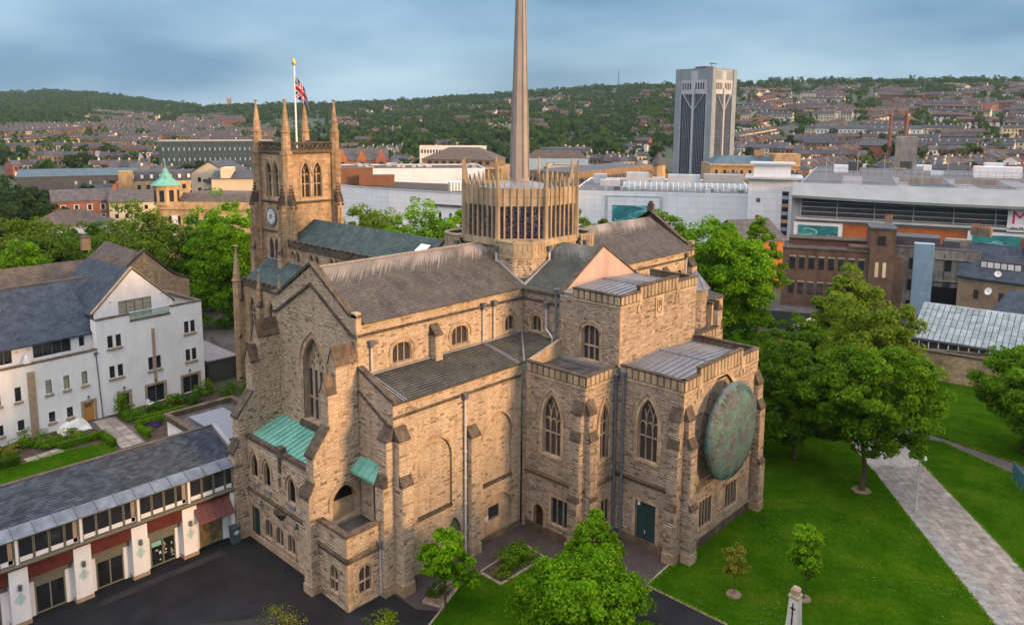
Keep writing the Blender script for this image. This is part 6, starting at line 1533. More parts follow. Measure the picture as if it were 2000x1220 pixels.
for i, (a, b) in enumerate(bays):
    c = (a+b)/2; w = 1.95
    for a_, b_ in ((a, c-w/2-.02), (c+w/2+.02, b)): m = MB(); sd_.box(m, a_, b_, 0, 3.6, -.5, 0); m.build('reveal', 'white_render', SHOP)
    m = MB(); 
    sd_.strip(m, rect(c-w/2, c+w/2, .05, 2.6), .09, 0, -.1, .02, closed=True); sd_.box(m, c-.05, c+.05, .1, 2.15, -.1, .015); sd_.box(m, c-w/2+.05, c+w/2-.05, 2.12, 2.2, -.1, .01)
    o = m.build('doors', 'frame_sage', SHOP)
    for u0, u1 in ((c-w/2+.08, c-.05), (c+.05, c+w/2-.08)):
        m = MB(); sd_.box(m, u0, u1, .1, 2.14, -.08, -.05); m.build('pane', 'shop_lit' if i == 0 else 'shop_glass', o)
    m = MB(); sd_.box(m, c-w/2+.08, c+w/2-.08, 2.2, 2.55, -.08, -.05); m.build('transom_panel', 'frame_sage', o)
    if i == 1:        # notices stuck inside the second pair of doors
        for q in range(14):
            u, v = random.uniform(c-.8, c+.7), random.uniform(.3, 1.8); m = MB(); sd_.box(m, u, u+random.uniform(.07, .22), v, v+random.uniform(.07, .25), -.05, -.045)
            m.build('notice', random.choice(['diamond_teal', 'diamond_pale', 'sill_stone', 'oak']), o)
        m = MB(); sd_.box(m, c-.85, c-.1, 1.65, 2.05, -.05, -.044); m.build('notice', 'diamond_teal', o)
    # fascia over the bay; the end bay has a sloping awning
    m = MB(); sf.box(m, a, b, 3.25 if i else 3.9, 4.3, -.55, -.12); f_ = m.build('fascia', 'red_fascia', SHOP)
    m = MB(); sd_.box(m, a, b, 2.62, 3.25, -.05, .05); m.build('shutter_box', 'frame_sage', SHOP)
    if i == 0:
        m = MB(); m.hexa([sf.p(a-.25, 3.95, -.1), sf.p(b-.1, 3.95, -.1), sf.p(b-.0, 2.75, .75), sf.p(a-.1, 2.75, .75)], [sf.p(a-.25, 4.05, -.1), sf.p(b-.1, 4.05, -.1), sf.p(b-.0, 2.82, .8), sf.p(a-.1, 2.82, .8)]); aw = m.build('awning', 'red_awning', SHOP)
        for k in range(1, 6):
            m = MB(); u = a-.2+(b-a)*k/6; m.hexa([sf.p(u-.03, 4.04, -.1), sf.p(u+.03, 4.04, -.1), sf.p(u+.06, 2.81, .8), sf.p(u, 2.81, .8)], [sf.p(u-.02, 4.1, -.1), sf.p(u+.02, 4.1, -.1), sf.p(u+.05, 2.87, .8), sf.p(u+.01, 2.87, .8)]); m.build('rib', 'red_awning', aw)
m = MB(); sf.box(m, YS0, YS1, 4.3, 4.45, -.5, .1); m.build('fascia', 'red_fascia', SHOP)
m = MB(); sf.box(m, YS0, YS1, 4.47, 4.62, -.5, .22); m.build('window_sill', 'frame_sage', SHOP)
# clerestory strip of windows
edges = [29.0]+[p for p in piers]
for a, b in zip(edges, edges[1:]):
    m = MB(); m.box(sx_-.1, sx_+.12, b-.09, b+.09, 4.64, 6.45); m.build('post', 'frame_white', SHOP)
    k = 4; w = (a-b-.2)/k
    for j in range(k):
        u0 = b+.1+j*w
        m = MB(); sf.strip(m, rect(u0+.02, u0+w-.02, 4.66, 6.42), .06, 0, -.08, .03, closed=True); o = m.build('window', 'frame_sage', SHOP)
        m = MB(); sf.box(m, u0+.07, u0+w-.07, 4.72, 6.36, -.06, -.04); m.build('pane', 'shop_lit' if j == 3 and False else 'plain_glass', o)
        m = MB(); sf.box(m, u0+.07, u0+w-.07, 4.72, 5.05, -.039, -.03); m.build('lower_panel', 'frame_white', o)
        if j == 3:
            m = MB(); sf.box(m, u0+w-.4, u0+w-.12, 4.75, 6.33, -.039, -.03); m.build('blind', 'sill_stone', o)
m = MB(); m.box(sx_-.1, sx_+.12, 28.92, 29.1, 4.64, 6.45); m.build('post', 'frame_white', SHOP)
# lead eaves roll and slates
m = MB(); m.hexa([(-58.35, YS0, 6.5), (-58.35, YS1+.2, 6.5), (-59.3, YS1+.2, 6.5), (-59.3, YS0, 6.5)], [(-58.2, YS0, 6.62), (-58.2, YS1+.2, 6.62), (-59.25, YS1+.2, 7.12), (-59.25, YS0, 7.12)]); ea = m.build('lead_eaves', 'lead_blue', SHOP)
y = YS0+1
while y < YS1:
    m = MB(); m.hexa([(-58.18, y-.04, 6.62), (-58.18, y+.04, 6.62), (-59.25, y+.04, 7.12), (-59.25, y-.04, 7.12)], [(-58.18, y-.03, 6.7), (-58.18, y+.03, 6.7), (-59.25, y+.03, 7.2), (-59.25, y-.03, 7.2)]); m.build('lead_roll', 'lead_blue', ea); y += 1.35
RX0, RZ0, RX1, RZ1 = -59.2, 7.05, -63.1, 8.62
m = MB(); m.hexa([(RX0, YS0, RZ0-.2), (RX0, YS1, RZ0-.2), (RX1, YS1, RZ1-.2), (RX1, YS0, RZ1-.2)], [(RX0, YS0, RZ0), (RX0, YS1, RZ0), (RX1, YS1, RZ1), (RX1, YS0, RZ1)])
m.hexa([(RX1, YS0, RZ1-.2), (RX1, YS1, RZ1-.2), (-67.2, YS1, 6.9), (-67.2, YS0, 6.9)], [(RX1, YS0, RZ1), (RX1, YS1, RZ1), (-67.2, YS1, 7.1), (-67.2, YS0, 7.1)])
m.build('roof_deck', 'slate_mass', SHOP)
m = MB(); m.cyl((RX1, YS0, RZ1+.03), (RX1, YS1, RZ1+.03), .1, n=6); m.build('ridge', 'slate_brown', SHOP)
up = Vector((RX1-RX0, 0, RZ1-RZ0)); Lr = up.length; up.normalize(); nr = Vector((-up.z, 0, up.x)); nr = nr if nr.z > 0 else -nr
sm = bpy.data.meshes.new('slate'); sm.from_pydata([(0, 0, 0), (1, 0, 0), (1, 1, 0), (0, 1, 0), (0, 0, 1), (1, 0, 1)], [], [(4, 5, 2, 3), (0, 1, 5, 4), (1, 2, 5), (0, 4, 3)]); sm.materials.append(MATS['slate_single'])
rows = 17; gz = Lr/rows; V = []; F = []; nv = 0; cnt = 0
cand = []
for r in range(rows):
    y = YS0+(0.22 if r % 2 else 0)
    while y < YS1-.1:
        w = min(0.44, YS1-y); cand.append((r, y, w)); y += 0.45
# the slates that show largest lie towards the south end, nearest the camera
cand.sort(key=lambda q: -((px_of(Vector((RX0, q[1], RZ0)))[0] > 0)*1000-q[1]*10-q[0]))
for i, (r, y, w) in enumerate(cand):
    o0 = Vector((RX0, y, RZ0))+up*(r*gz)+nr*0.004; t = 0.02+random.uniform(0, .012); h = gz*1.06
    if i < 290:
        ob = link('slate', sm, SHOP); u = Vector((0, w-.012, 0)); v = up*h; n = nr*t
        ob.matrix_basis = Matrix(((u.x, v.x, n.x, o0.x), (u.y, v.y, n.y, o0.y), (u.z, v.z, n.z, o0.z), (0, 0, 0, 1)))
    else:
        q = [o0, o0+Vector((0, w-.012, 0)), o0+Vector((0, w-.012, 0))+up*h, o0+up*h, o0+nr*t, o0+Vector((0, w-.012, 0))+nr*t]
        V += [tuple(p) for p in q]; F += [(nv+4, nv+5, nv+2, nv+3), (nv, nv+1, nv+5, nv+4)]; nv += 6
o = link('slates', np_mesh('slates', np.array(V), np.array(F), 'slate_mass'), SHOP); o['kind'] = 'stuff'
m = MB(); m.box(-64.5, -58.45, YS1, YS1+.35, 6.3, 6.6); m.hexa([(-58.6, YS1-.05, 6.9), (-58.6, YS1+.3, 6.9), (-63, YS1+.3, 8.5), (-63, YS1-.05, 8.5)], [(-58.6, YS1-.05, 7.25), (-58.6, YS1+.3, 7.25), (-63, YS1+.3, 8.85), (-63, YS1-.05, 8.85)]); m.build('end_flashing', 'lead', SHOP)

# flat-roofed infill block behind the great buttress
BLK = empty('flat_roof_block', (-70, 33, 0)); tag(BLK, 'low flat-roofed block with white walls and stone-coped parapet behind the shops', 'building')
m = MB(); m.box(-75.2, -64.2, 30.2, 37.0, 0, 5.6); m.build('wall', 'white_render', BLK)
for a in ((-75.4, -64.0, 29.9, 30.4), (-75.4, -64.0, 36.7, 37.2), (-75.4, -74.9, 30.41, 36.69), (-64.4, -63.9, 30.41, 36.69)):
    m = MB(); m.box(*a, 5.6, 6.15); m.build('parapet', 'dressed_dark', BLK)
m = MB(); m.box(-74.9, -64.4, 30.4, 36.7, 5.55, 5.65); m.build('roof', 'felt', BLK)
m = MB(); m.box(-73.5, -65.5, 31.6, 35.2, 5.66, 5.85); m.build('roof_panel', 'pipe_paint', BLK)
LNK = empty('grey_link_building', (-104, 48, 0)); tag(LNK, 'single-storey grey link with a flat lead roof beside the white house', 'building')
m = MB(); m.box(-110, -98.0, 45.2, 49.2, 0, 2.9); m.build('wall', 'frame_dark', LNK); m = MB(); m.box(-110.2, -97.8, 45.0, 49.3, 2.9, 3.1); m.build('roof', 'lead', LNK)

# old stone hall behind the white house
plain('stone_dark2', (0.20, 0.15, 0.10), 0.9, 0.3, 0.5)
HALL = empty('stone_hall', (-118, 35, 0)); tag(HALL, 'old stone hall with long brown slate roof and arched gable window', 'hall')
hallf = Fr((-112.5, 38.0, 0), (0.03, 1, 0))
ga = Win(5.3, 7.0, 3.2, 3.0, 2.0, 4, sur=0.3, depth=0.3)
wall('gable_wall', hallf, [(-1, 0), (11.5, 0), (11.5, 11.6), (9.2, 12.6), (5.3, 16.3), (-1, 11.0)], [ga.hole()], HALL, mat='ashlar', stones=False); ga.build(hallf, HALL)
m = MB(); hallf.strip(m, [(11.6, 11.7), (9.3, 12.7), (5.3, 16.5), (-1.1, 11.1)], 0, -0.25, -0.5, 0.1); m.build('coping', 'coping', HALL)
hroof(hallf, [(5.3, 16.2, -.3), (-1, 10.8, -.3), (-1, 10.8, -16), (5.3, 16.2, -16)], 'roof', 'slate_brown', HALL); hroof(hallf, [(11.4, 11.2, -.3), (5.3, 16.19, -.3), (5.3, 16.19, -16), (11.4, 11.2, -16)], 'roof', 'slate_far', HALL)
def slab(pts, name, mat, par, th=.15): 
    up_ = [Vector(p) for p in pts]; m = MB(); m.hexa([p-Vector((0, 0, th)) for p in up_], up_); return m.build(name, mat, par)
slab([(-112.0, -8, 8.0), (-111.5, 41, 8.0), (-118.5, 42, 15.3), (-119.5, -8, 15.0)], 'roof', 'slate_brown', HALL)
slab([(-126.0, 42, 8.0), (-126.5, -8, 8.0), (-119.5, -8, 14.99), (-118.5, 42, 15.29)], 'roof', 'slate_brown', HALL)
m = MB(); m.box(-125.5, -112.5, -8, 40, 0, 8); m.build('wall', 'ashlar', HALL)
for x, y, z, zz in ((-122.5, 39.0, 16, 18.6), (-115.5, 37.2, 12, 16.2)):
    m = MB(); m.box(x-.4, x+.4, y-.6, y+.6, z, zz-.8); c = m.build('chimney', 'stone_dark2', HALL); m = MB(); m.box(x-.5, x+.5, y-.7, y+.7, zz-.8, zz-.6); m.build('cap', 'coping', c)
for y in (25.5, 29.8):
    m = MB(); m.hexa([(-114.6, y-.6, 10.8), (-114.6, y+.6, 10.8), (-117, y+.1, 12.9), (-117, y-.1, 12.9)], [(-114.6, y-.05, 12.4), (-114.6, y+.05, 12.4), (-117, y+.05, 13.0), (-117, y-.05, 13.0)]); m.build('roof_louvre', 'lead_dark', HALL)
f2 = Fr((-112.9, 33.0, 0), (0.03, 1, 0))
wall('dormer_gable', f2, [(0, 8), (5.0, 8), (5.0, 11.3), (2.5, 14.0), (0, 11.3)], [], HALL, mat='ashlar', stones=False)
hroof(f2, [(2.5, 14.0, 0), (-.2, 11.2, 0), (-.2, 11.2, -5), (2.5, 14.0, -5)], 'roof', 'slate_blue', HALL); hroof(f2, [(5.2, 11.2, 0), (2.5, 13.99, 0), (2.5, 13.99, -5), (5.2, 11.2, -5)], 'roof', 'slate_blue', HALL)

# ================================================================== walled garden between them
sheet('garden_soil', [(-63.5, 0), (-67.5, 4), (-72.5, 29.8), (-75.3, 30), (-75.3, 40), (-97.5, 46), (-94.2, 20), (-92, 0)], 0.02, 'soil')
sheet('garden_lawn', [(-68.0, 0), (-72, 27.5), (-84.0, 28.5), (-86.8, 28.7), (-88.3, 24.0), (-87.2, 18.3), (-86, 0)], 0.05, 'grass')
sheet('garden_lawn', [(-76, 37.5), (-76, 44), (-86, 45), (-86, 37)], 0.05, 'grass')
GP = sheet('garden_path', [(-84.2, 28.9), (-84.2, 31.4), (-89.8, 32.2), (-94.9, 31.5), (-95.1, 28.5), (-90.2, 29.2)], 0.055, 'asphalt_old')
fl = bpy.data.meshes.new('paving_slab'); fl.from_pydata([(0, 0, 0), (1, 0, 0), (1, 1, 0), (0, 1, 0), (.01, .01, 1), (.99, .01, 1), (.99, .99, 1), (.01, .99, 1)], [], [(4, 5, 6, 7), (0, 1, 5, 4), (1, 2, 6, 5), (2, 3, 7, 6), (3, 0, 4, 7)]); fl.materials.append(MATS['flag_stone'])
for i in range(6):
    for j in range(2):
        ob = link('paving_slab', fl, GP); ob.matrix_basis = Matrix(((-1.62, 0.05, 0, -84.4-1.7*i), (0.1, 1.15, 0, 28.95+.1*i+1.2*j), (0, 0, .03, .058), (0, 0, 0, 1)))
for i in range(3):
    ob = link('paving_slab', fl, GP); ob.matrix_basis = Matrix(((-1.3, 0, 0, -87.7-.15*i), (0, 1.15, 0, 20.9+1.22*i), (0, 0, .03, .058), (0, 0, 0, 1)))
hd_ = [(-89.3, -88.7, 24.2, 28.9), (-88.6, -85.6, 28.3, 28.9), (-89.4, -88.9, 32.3, 36.5), (-88.0, -85.2, 31.9, 32.4), (-90.6, -90.1, 33, 38.5), (-88.9, -87.6, 15.5, 20.3)]
hl = ['clipped hedge along the far side of the garden lawn', 'short clipped hedge at the end of the lawn beside the slabs', 'clipped hedge along the bed below the french windows', 'low clipped hedge edging the purple flower bed', 'clipped hedge in front of the white plastic chair', 'rounded dark hedge at the left edge of the garden']
for i, (q, lb) in enumerate(zip(hd_, hl)): hedge(*q, 0.02, 0.75 if i != 5 else 0.95, 'leaf_mid' if i != 5 else 'leaf_dark', 40+i, lb, group='garden hedges')
sp_ = [(-94.0, 32.6, 1.0, 3.0, 'leaf_mid', 'tall leafy shrub by the downpipe of the white house'), (-92.3, 33.2, 1.5, 1.5, 'leaf_mid', 'wide shrub left of the first french window'), (-92.5, 36.0, 1.1, 1.2, 'leaf_dark', 'low shrub below the first french window'), (-93.2, 38.3, 1.0, 1.5, 'leaf_mid', 'round shrub between the two wide french windows'), (-92.2, 40.2, 1.3, 1.6, 'leaf_dark', 'round dark bush near the corner french window'),
       (-94.2, 42.9, 1.2, 1.9, 'leaf_mid', 'leafy bush at the corner of the white house'), (-92.0, 45.0, 2.1, 1.6, 'leaf_dark', 'spreading bush beyond the corner of the white house'), (-92.6, 22.6, 1.6, 1.7, 'leaf_mid', 'large shrub under the stone strip of the white house'), (-91.2, 26.4, 1.5, 1.1, 'leaf_olive', 'pale shrub beside the white covered furniture'), (-91.8, 20.4, 1.3, 0.9, 'leaf_yellow', 'yellow-green shrub in the left garden border'),
       (-92.8, 18.2, 1.6, 1.6, 'leaf_dark', 'dark shrub against the house at the left edge'), (-88.1, 34.0, 0.9, 0.45, 'leaf_purple', 'bed of purple flowers inside the hedges'), (-87.4, 32.9, 0.6, 0.35, 'leaf_yellow', 'patch of yellow flowers beside the purple ones'), (-90.4, 17.6, 1.3, 1.2, 'leaf_mid', 'green shrub in the lower left garden border'), (-90.8, 23.9, 1.4, 1.2, 'leaf_mid', 'mid green shrub in the border behind the small slabs'), (-86.4, 37.4, 1.8, 0.9, 'leaf_mid', 'low shrub mound beside the flat-roofed block')]
for i, (x, y, r, h, mt, lb) in enumerate(sp_): shrub('shrub' if 'flowers' not in lb else 'flowers', x, y, 0.02, r, r*0.9, h, 1800, 0.15, mt, 60+i, lb, 'shrub' if 'flowers' not in lb else 'flowers')
# covered garden furniture: crumpled white sheet
def cover():
    vs = []; fs = []; K = 22
    for j in range(K):
        for i in range(K):
            u, v = i/(K-1)*2-1, j/(K-1)*2-1; h = 1.25*(1-abs(u)**3)*(1-abs(v)**3.5)*(0.8+0.25*math.sin(5*u+2*v))+random.uniform(-.05, .05)
            vs.append((u*1.1+.05*math.sin(7*v), v*1.6+.06*math.sin(6*u), max(0, h)+.02))
    for j in range(K-1):
        for i in range(K-1): a = j*K+i; fs.append((a, a+1, a+K+1, a+K))
    m = MB(); m.add(vs, fs); o = m.build('covered_furniture', 'clock_white'); o.location = (-93.6, 27.2, 0.02); tag(o, 'garden furniture under a crumpled white sheet near the oak door', 'cover')
cover()
def plastic_chair(x, y, rz):
    t = empty('garden_chair', (0, 0, 0)); tag(t, 'white plastic garden chair outside the french windows', 'chair')
    m = MB(); m.box(-.25, .25, -.25, .25, .40, .44); m.build('seat', 'frame_white', t)
    m = MB(); 
    for i in range(5): m.hexa([(-.25+.1*i, .22, .44), (-.17+.1*i, .22, .44), (-.17+.1*i, .25, .44), (-.25+.1*i, .25, .44)], [(-.25+.1*i, .32, .88), (-.17+.1*i, .32, .88), (-.17+.1*i, .35, .88), (-.25+.1*i, .35, .88)])
    m.box(-.27, .27, .31, .36, .86, .92); m.build('backrest', 'frame_white', t)
    for sx in (-1, 1):
        m = MB(); m.box(sx*.27-.03, sx*.27+.03, -.22, .28, .62, .66); m.build('armrest', 'frame_white', t)
        for sy in (-1, 1): m = MB(); m.hexa([(sx*.28-.03, sy*.27-.03, 0), (sx*.28+.03, sy*.27-.03, 0), (sx*.28+.03, sy*.27+.03, 0), (sx*.28-.03, sy*.27+.03, 0)], [(sx*.24-.03, sy*.22-.03, .62 if sy < 0 else .42), (sx*.24+.03, sy*.22-.03, .62 if sy < 0 else .42), (sx*.24+.03, sy*.22+.03, .62 if sy < 0 else .42), (sx*.24-.03, sy*.22+.03, .62 if sy < 0 else .42)]); m.build('leg', 'frame_white', t)
    t.location = (x, y, .06); t.rotation_euler.z = rz
plastic_chair(-94.6, 36.0, 1.9)
# litter bin by the porch
BIN = empty('litter_bin', (-58.15, 28.35, 0)); tag(BIN, 'grey-green litter bin with pale diamond sign beside the end shop pier', 'bin')
m = MB(); m.box(-58.45, -57.85, 28.0, 28.7, 0.05, 1.35); m.build('body', 'bin_green', BIN); m = MB(); m.box(-58.5, -57.8, 27.95, 28.75, 1.36, 1.45); m.build('lid', 'bin_green', BIN)
m = MB(); bf_ = E_wall(-57.85); m.hexa([bf_.p(28.35, .75, .004), bf_.p(28.62, .98, .004), bf_.p(28.35, 1.2, .004), bf_.p(28.08, .98, .004)], [bf_.p(28.35, .75, .02), bf_.p(28.62, .98, .02), bf_.p(28.35, 1.2, .02), bf_.p(28.08, .98, .02)]); m.build('diamond_sign', 'diamond_pale', BIN)
m = MB(); m.box(-58.4, -57.9, 28.05, 28.65, 0.004, .05); m.build('foot', 'lead_dark', BIN)
# ================================================================== the town
plain('panel_teal', (0.03, 0.055, 0.065), 0.5, 0.2, 0.5); plain('fascia_grey', (0.20, 0.225, 0.23), 0.5, 0.1, 0.3); plain('brick_red', (0.185, 0.082, 0.056), 0.9, 0.2, 0.6, objvar=0.3); plain('brick_brown', (0.105, 0.072, 0.055), 0.9, 0.25, 0.9, stain=0.25, objvar=0.1)
plain('cream_wall', (0.50, 0.43, 0.30), 0.9, 0.08, 0.3, objvar=0.15); plain('pale_wall', (0.55, 0.54, 0.52), 0.9, 0.08, 0.3, objvar=0.15)
plain('stone_gold', (0.40, 0.28, 0.15), 0.9, 0.25, 0.5, objvar=0.12, stain=0.25); plain('stone_dark', (0.20, 0.15, 0.10), 0.9, 0.3, 0.5, objvar=0.2)
plain('roof_dark', (0.048, 0.053, 0.061), 0.75, 0.25, 0.4, objvar=0.35); plain('roof_brown', (0.078, 0.064, 0.058), 0.8, 0.25, 0.4, objvar=0.3); plain('roof_blue', (0.055, 0.095, 0.12), 0.6, 0.2, 0.4, objvar=0.2)
brickmat('panel_white', (0.64, 0.67, 0.70), (0.60, 0.63, 0.66), (0.42, 0.44, 0.46), 4.0, 1.6, 0.035, rough=0.5, grime=0.08, bump=0.15, offset=0.0, mot=0.03); plain('tower_white', (0.36, 0.375, 0.39), 0.5, 0.08, 0.2, stain=0.12); plain('tower_grey', (0.20, 0.24, 0.26), 0.5, 0.1, 0.2, stain=0.12); plain('panel_grey', (0.26, 0.28, 0.29), 0.5, 0.12, 0.3, objvar=0.1); plain('panel_dark', (0.06, 0.065, 0.07), 0.5, 0.2, 0.5)
plain('steel_pale', (0.45, 0.48, 0.49), 0.35, 0.15, 0.4, metal=0.3, spec=0.5); plain('teal_panel', (0.035, 0.19, 0.20), 0.3, 0.3, 0.35); plain('teal_light', (0.16, 0.42, 0.42), 0.3, 0.2, 0.6); plain('orange_panel', (0.33, 0.105, 0.035), 0.6, 0.15, 0.5)
plain('deck_grey', (0.10, 0.105, 0.11), 0.9, 0.2, 0.15); plain('deck_pale', (0.17, 0.175, 0.18), 0.9, 0.1, 0.2); plain('plant_brown', (0.16, 0.075, 0.04), 0.6, 0.15, 0.5); plain('terracotta', (0.30, 0.115, 0.055), 0.9, 0.25, 0.5)
plain('window_dark', (0.02, 0.023, 0.028), 0.12, 0.3, 0.5, spec=0.6); plain('window_blue', (0.015, 0.02, 0.045), 0.1, 0.4, 0.25, spec=0.7); plain('sign_pink', (0.45, 0.02, 0.14), 0.5, 0.05, 1); plain('clad_blue', (0.22, 0.32, 0.40), 0.5, 0.12, 0.8)
plain('dirty_render', (0.23, 0.22, 0.20), 0.95, 0.35, 0.7, stain=0.5); plain('concrete', (0.26, 0.235, 0.21), 0.9, 0.15, 0.4, stain=0.3); plain('beam_brown', (0.22, 0.155, 0.095), 0.9, 0.2, 0.5, stain=0.3)
plain('glass_pale', (0.17, 0.21, 0.215), 0.4, 0.3, 0.9, spec=0.3, objvar=0.18)

UNIT = bpy.data.meshes.new('window'); UNIT.from_pydata([(0,0,0),(1,0,0),(1,1,0),(0,1,0),(0,0,1),(1,0,1),(1,1,1),(0,1,1)], [], [(4,5,6,7),(0,1,5,4),(1,2,6,5),(2,3,7,6),(3,0,4,7)])
_units = {}
def ubox(name, fr, u0, u1, v0, v1, n0, n1, mat, parent):
    """box on a wall frame that shares one mesh per material"""
    if mat not in _units:
        me = UNIT.copy(); me.name = name; me.materials.append(MATS[mat]); _units[mat] = me
    o = link(name, _units[mat], parent); O = fr.p(u0, v0, n0); a, b, c = fr.u*(u1-u0), fr.z*(v1-v0), fr.n*(n1-n0)
    o.matrix_basis = Matrix(((a.x, b.x, c.x, O.x), (a.y, b.y, c.y, O.y), (a.z, b.z, c.z, O.z), (0, 0, 0, 1))); return o
class Bld:
    """building with a front (frame F, facing the viewer) of width w, depth dep; left-front corner lies at the point"""
    def __init__(s, name, label, cat, px, d, w, dep, h, rot=0.0, wall_='brick_red', base=None, anchor='c', group=None, top=None):
        p = at(px, 300, d); s.base = terrain(p.x, p.y)-0.05 if base is None else base
        if top is not None: h = at(px, top, d).z-s.base
        vd = Vector((p.x, p.y, 0)).normalized(); u = Vector((vd.y, -vd.x, 0)); u.rotate(Matrix.Rotation(rad(rot), 3, 'Z'))
        o = Vector((p.x, p.y, s.base)); 
        if anchor == 'c': o = o-u*(w/2)
        if anchor == 'r': o = o-u*w
        s.w, s.dep, s.h = w, dep, h; s.F = Fr(o, u); s.S = Fr(s.F.p(w, 0, 0), -s.F.n); s.L = Fr(s.F.p(0, 0, -dep), s.F.n)
        c = s.F.p(w/2, 0, -dep/2); s.e = empty(name, tuple(c)); tag(s.e, label, cat, group); s.wm = wall_
        if h > 0: m = MB(); s.F.box(m, 0, w, 0, h, -dep, 0); m.build('wall', wall_, s.e)
    def grid(s, face, cols, rows, u0, u1, v0, v1, fw=0.55, fh=0.6, mat='window_dark', name='window', n0=-0.02, n1=0.05, sill=None):
        f = dict(F=s.F, S=s.S, L=s.L)[face]; cw, rh = (u1-u0)/cols, (v1-v0)/rows
        for i in range(cols):
            for j in range(rows):
                a = u0+i*cw+cw*(1-fw)/2; b = v0+j*rh+rh*(1-fh)/2
                o = ubox(name, f, a, a+cw*fw, b, b+rh*fh, n0, n1, mat, s.e)
                if sill: ubox('sill', f, a-.1, a+cw*fw+.1, b-.25, b-.02, -.02, .12, sill, s.e)
        return s
    def gable(s, rise, along='u', mat='roof_dark', over=0.35, z=None, name='roof'):
        z = s.h if z is None else z; F, w, d = s.F, s.w, s.dep; o_ = over
        if along == 'u':
            m = MB(); P = F.p
            m.hexa([P(-o_, z-.1, o_), P(w+o_, z-.1, o_), P(w+o_, z+rise-.25, -d/2), P(-o_, z+rise-.25, -d/2)], [P(-o_, z+.1, o_), P(w+o_, z+.1, o_), P(w+o_, z+rise, -d/2), P(-o_, z+rise, -d/2)])
            m.hexa([P(-o_, z+rise-.25, -d/2), P(w+o_, z+rise-.25, -d/2), P(w+o_, z-.1, -d-o_), P(-o_, z-.1, -d-o_)], [P(-o_, z+rise-.001, -d/2), P(w+o_, z+rise-.001, -d/2), P(w+o_, z+.1, -d-o_), P(-o_, z+.1, -d-o_)])
            m.build(name, mat, s.e); g = MB()
            for f in (s.S, s.L): f.prism(g, [(0, z-.05), (d, z-.05), (d/2, z+rise-.15)], -.2, 0.0)
            g.build('gable', s.wm, s.e)
        else:
            m = MB(); P = F.p
            m.hexa([P(-o_, z-.1, o_), P(w/2, z+rise-.25, o_), P(w/2, z+rise-.25, -d), P(-o_, z-.1, -d)], [P(-o_, z+.1, o_), P(w/2, z+rise, o_), P(w/2, z+rise, -d), P(-o_, z+.1, -d)])
            m.hexa([P(w/2, z+rise-.25, o_), P(w+o_, z-.1, o_), P(w+o_, z-.1, -d), P(w/2, z+rise-.25, -d)], [P(w/2, z+rise-.001, o_), P(w+o_, z+.1, o_), P(w+o_, z+.1, -d), P(w/2, z+rise-.001, -d)])
            m.build(name, mat, s.e); g = MB(); F.prism(g, [(0, z-.05), (w, z-.05), (w/2, z+rise-.15)], -.3, 0); g.build('gable', s.wm, s.e)
        return s
    def hip(s, rise, mat='roof_dark', over=0.4, inset=None, z=None, name='roof', flat=0.0):
        z = s.h if z is None else z; F, w, d = s.F, s.w, s.dep; i = inset if inset is not None else min(w, d)/2*0.98; P = F.p
        m = MB(); m.hexa([P(-over, z-.1, over), P(w+over, z-.1, over), P(w+over, z-.1, -d-over), P(-over, z-.1, -d-over)], [P(i, z+rise, -min(i, d/2)), P(w-i, z+rise, -min(i, d/2)), P(w-i, z+rise, -d+min(i, d/2)), P(i, z+rise, -d+min(i, d/2))]); m.build(name, mat, s.e); return s
    def flat(s, par=0.6, mat='roof_dark', pmat=None):
        F, w, d, z = s.F, s.w, s.dep, s.h
        m = MB(); F.box(m, .25, w-.25, z, z+.1, -d+.25, -.25); m.build('roof', mat, s.e)
        m = MB()
        for a in ((-.05, w+.05, -.25, .05), (-.05, w+.05, -d-.05, -d+.25), (-.05, .25, -d+.251, -.251), (w-.25, w+.05, -d+.251, -.251)): F.box(m, a[0], a[1], z, z+par, a[2], a[3])
        m.build('parapet', pmat or s.wm, s.e); return s
    def part(s, name, mat, u0, u1, v0, v1, n0, n1): m = MB(); s.F.box(m, u0, u1, v0, v1, n0, n1); return m.build(name, mat, s.e)
    def chimney(s, u, n, z, mat='brick_red', w=.9, pots=3):
        m = MB(); s.F.box(m, u-w/2, u+w/2, z-1.5, z, n-w/3, n+w/3); c = m.build('chimney', mat, s.e)
        for k in range(pots):
            m = MB(); p = s.F.p(u-w/2+w*(k+.5)/pots, z, n); m.cyl(p, p+Vector((0, 0, .5)), .13, .1, n=6); m.build('chimney_pot', 'terracotta', c)
        return s

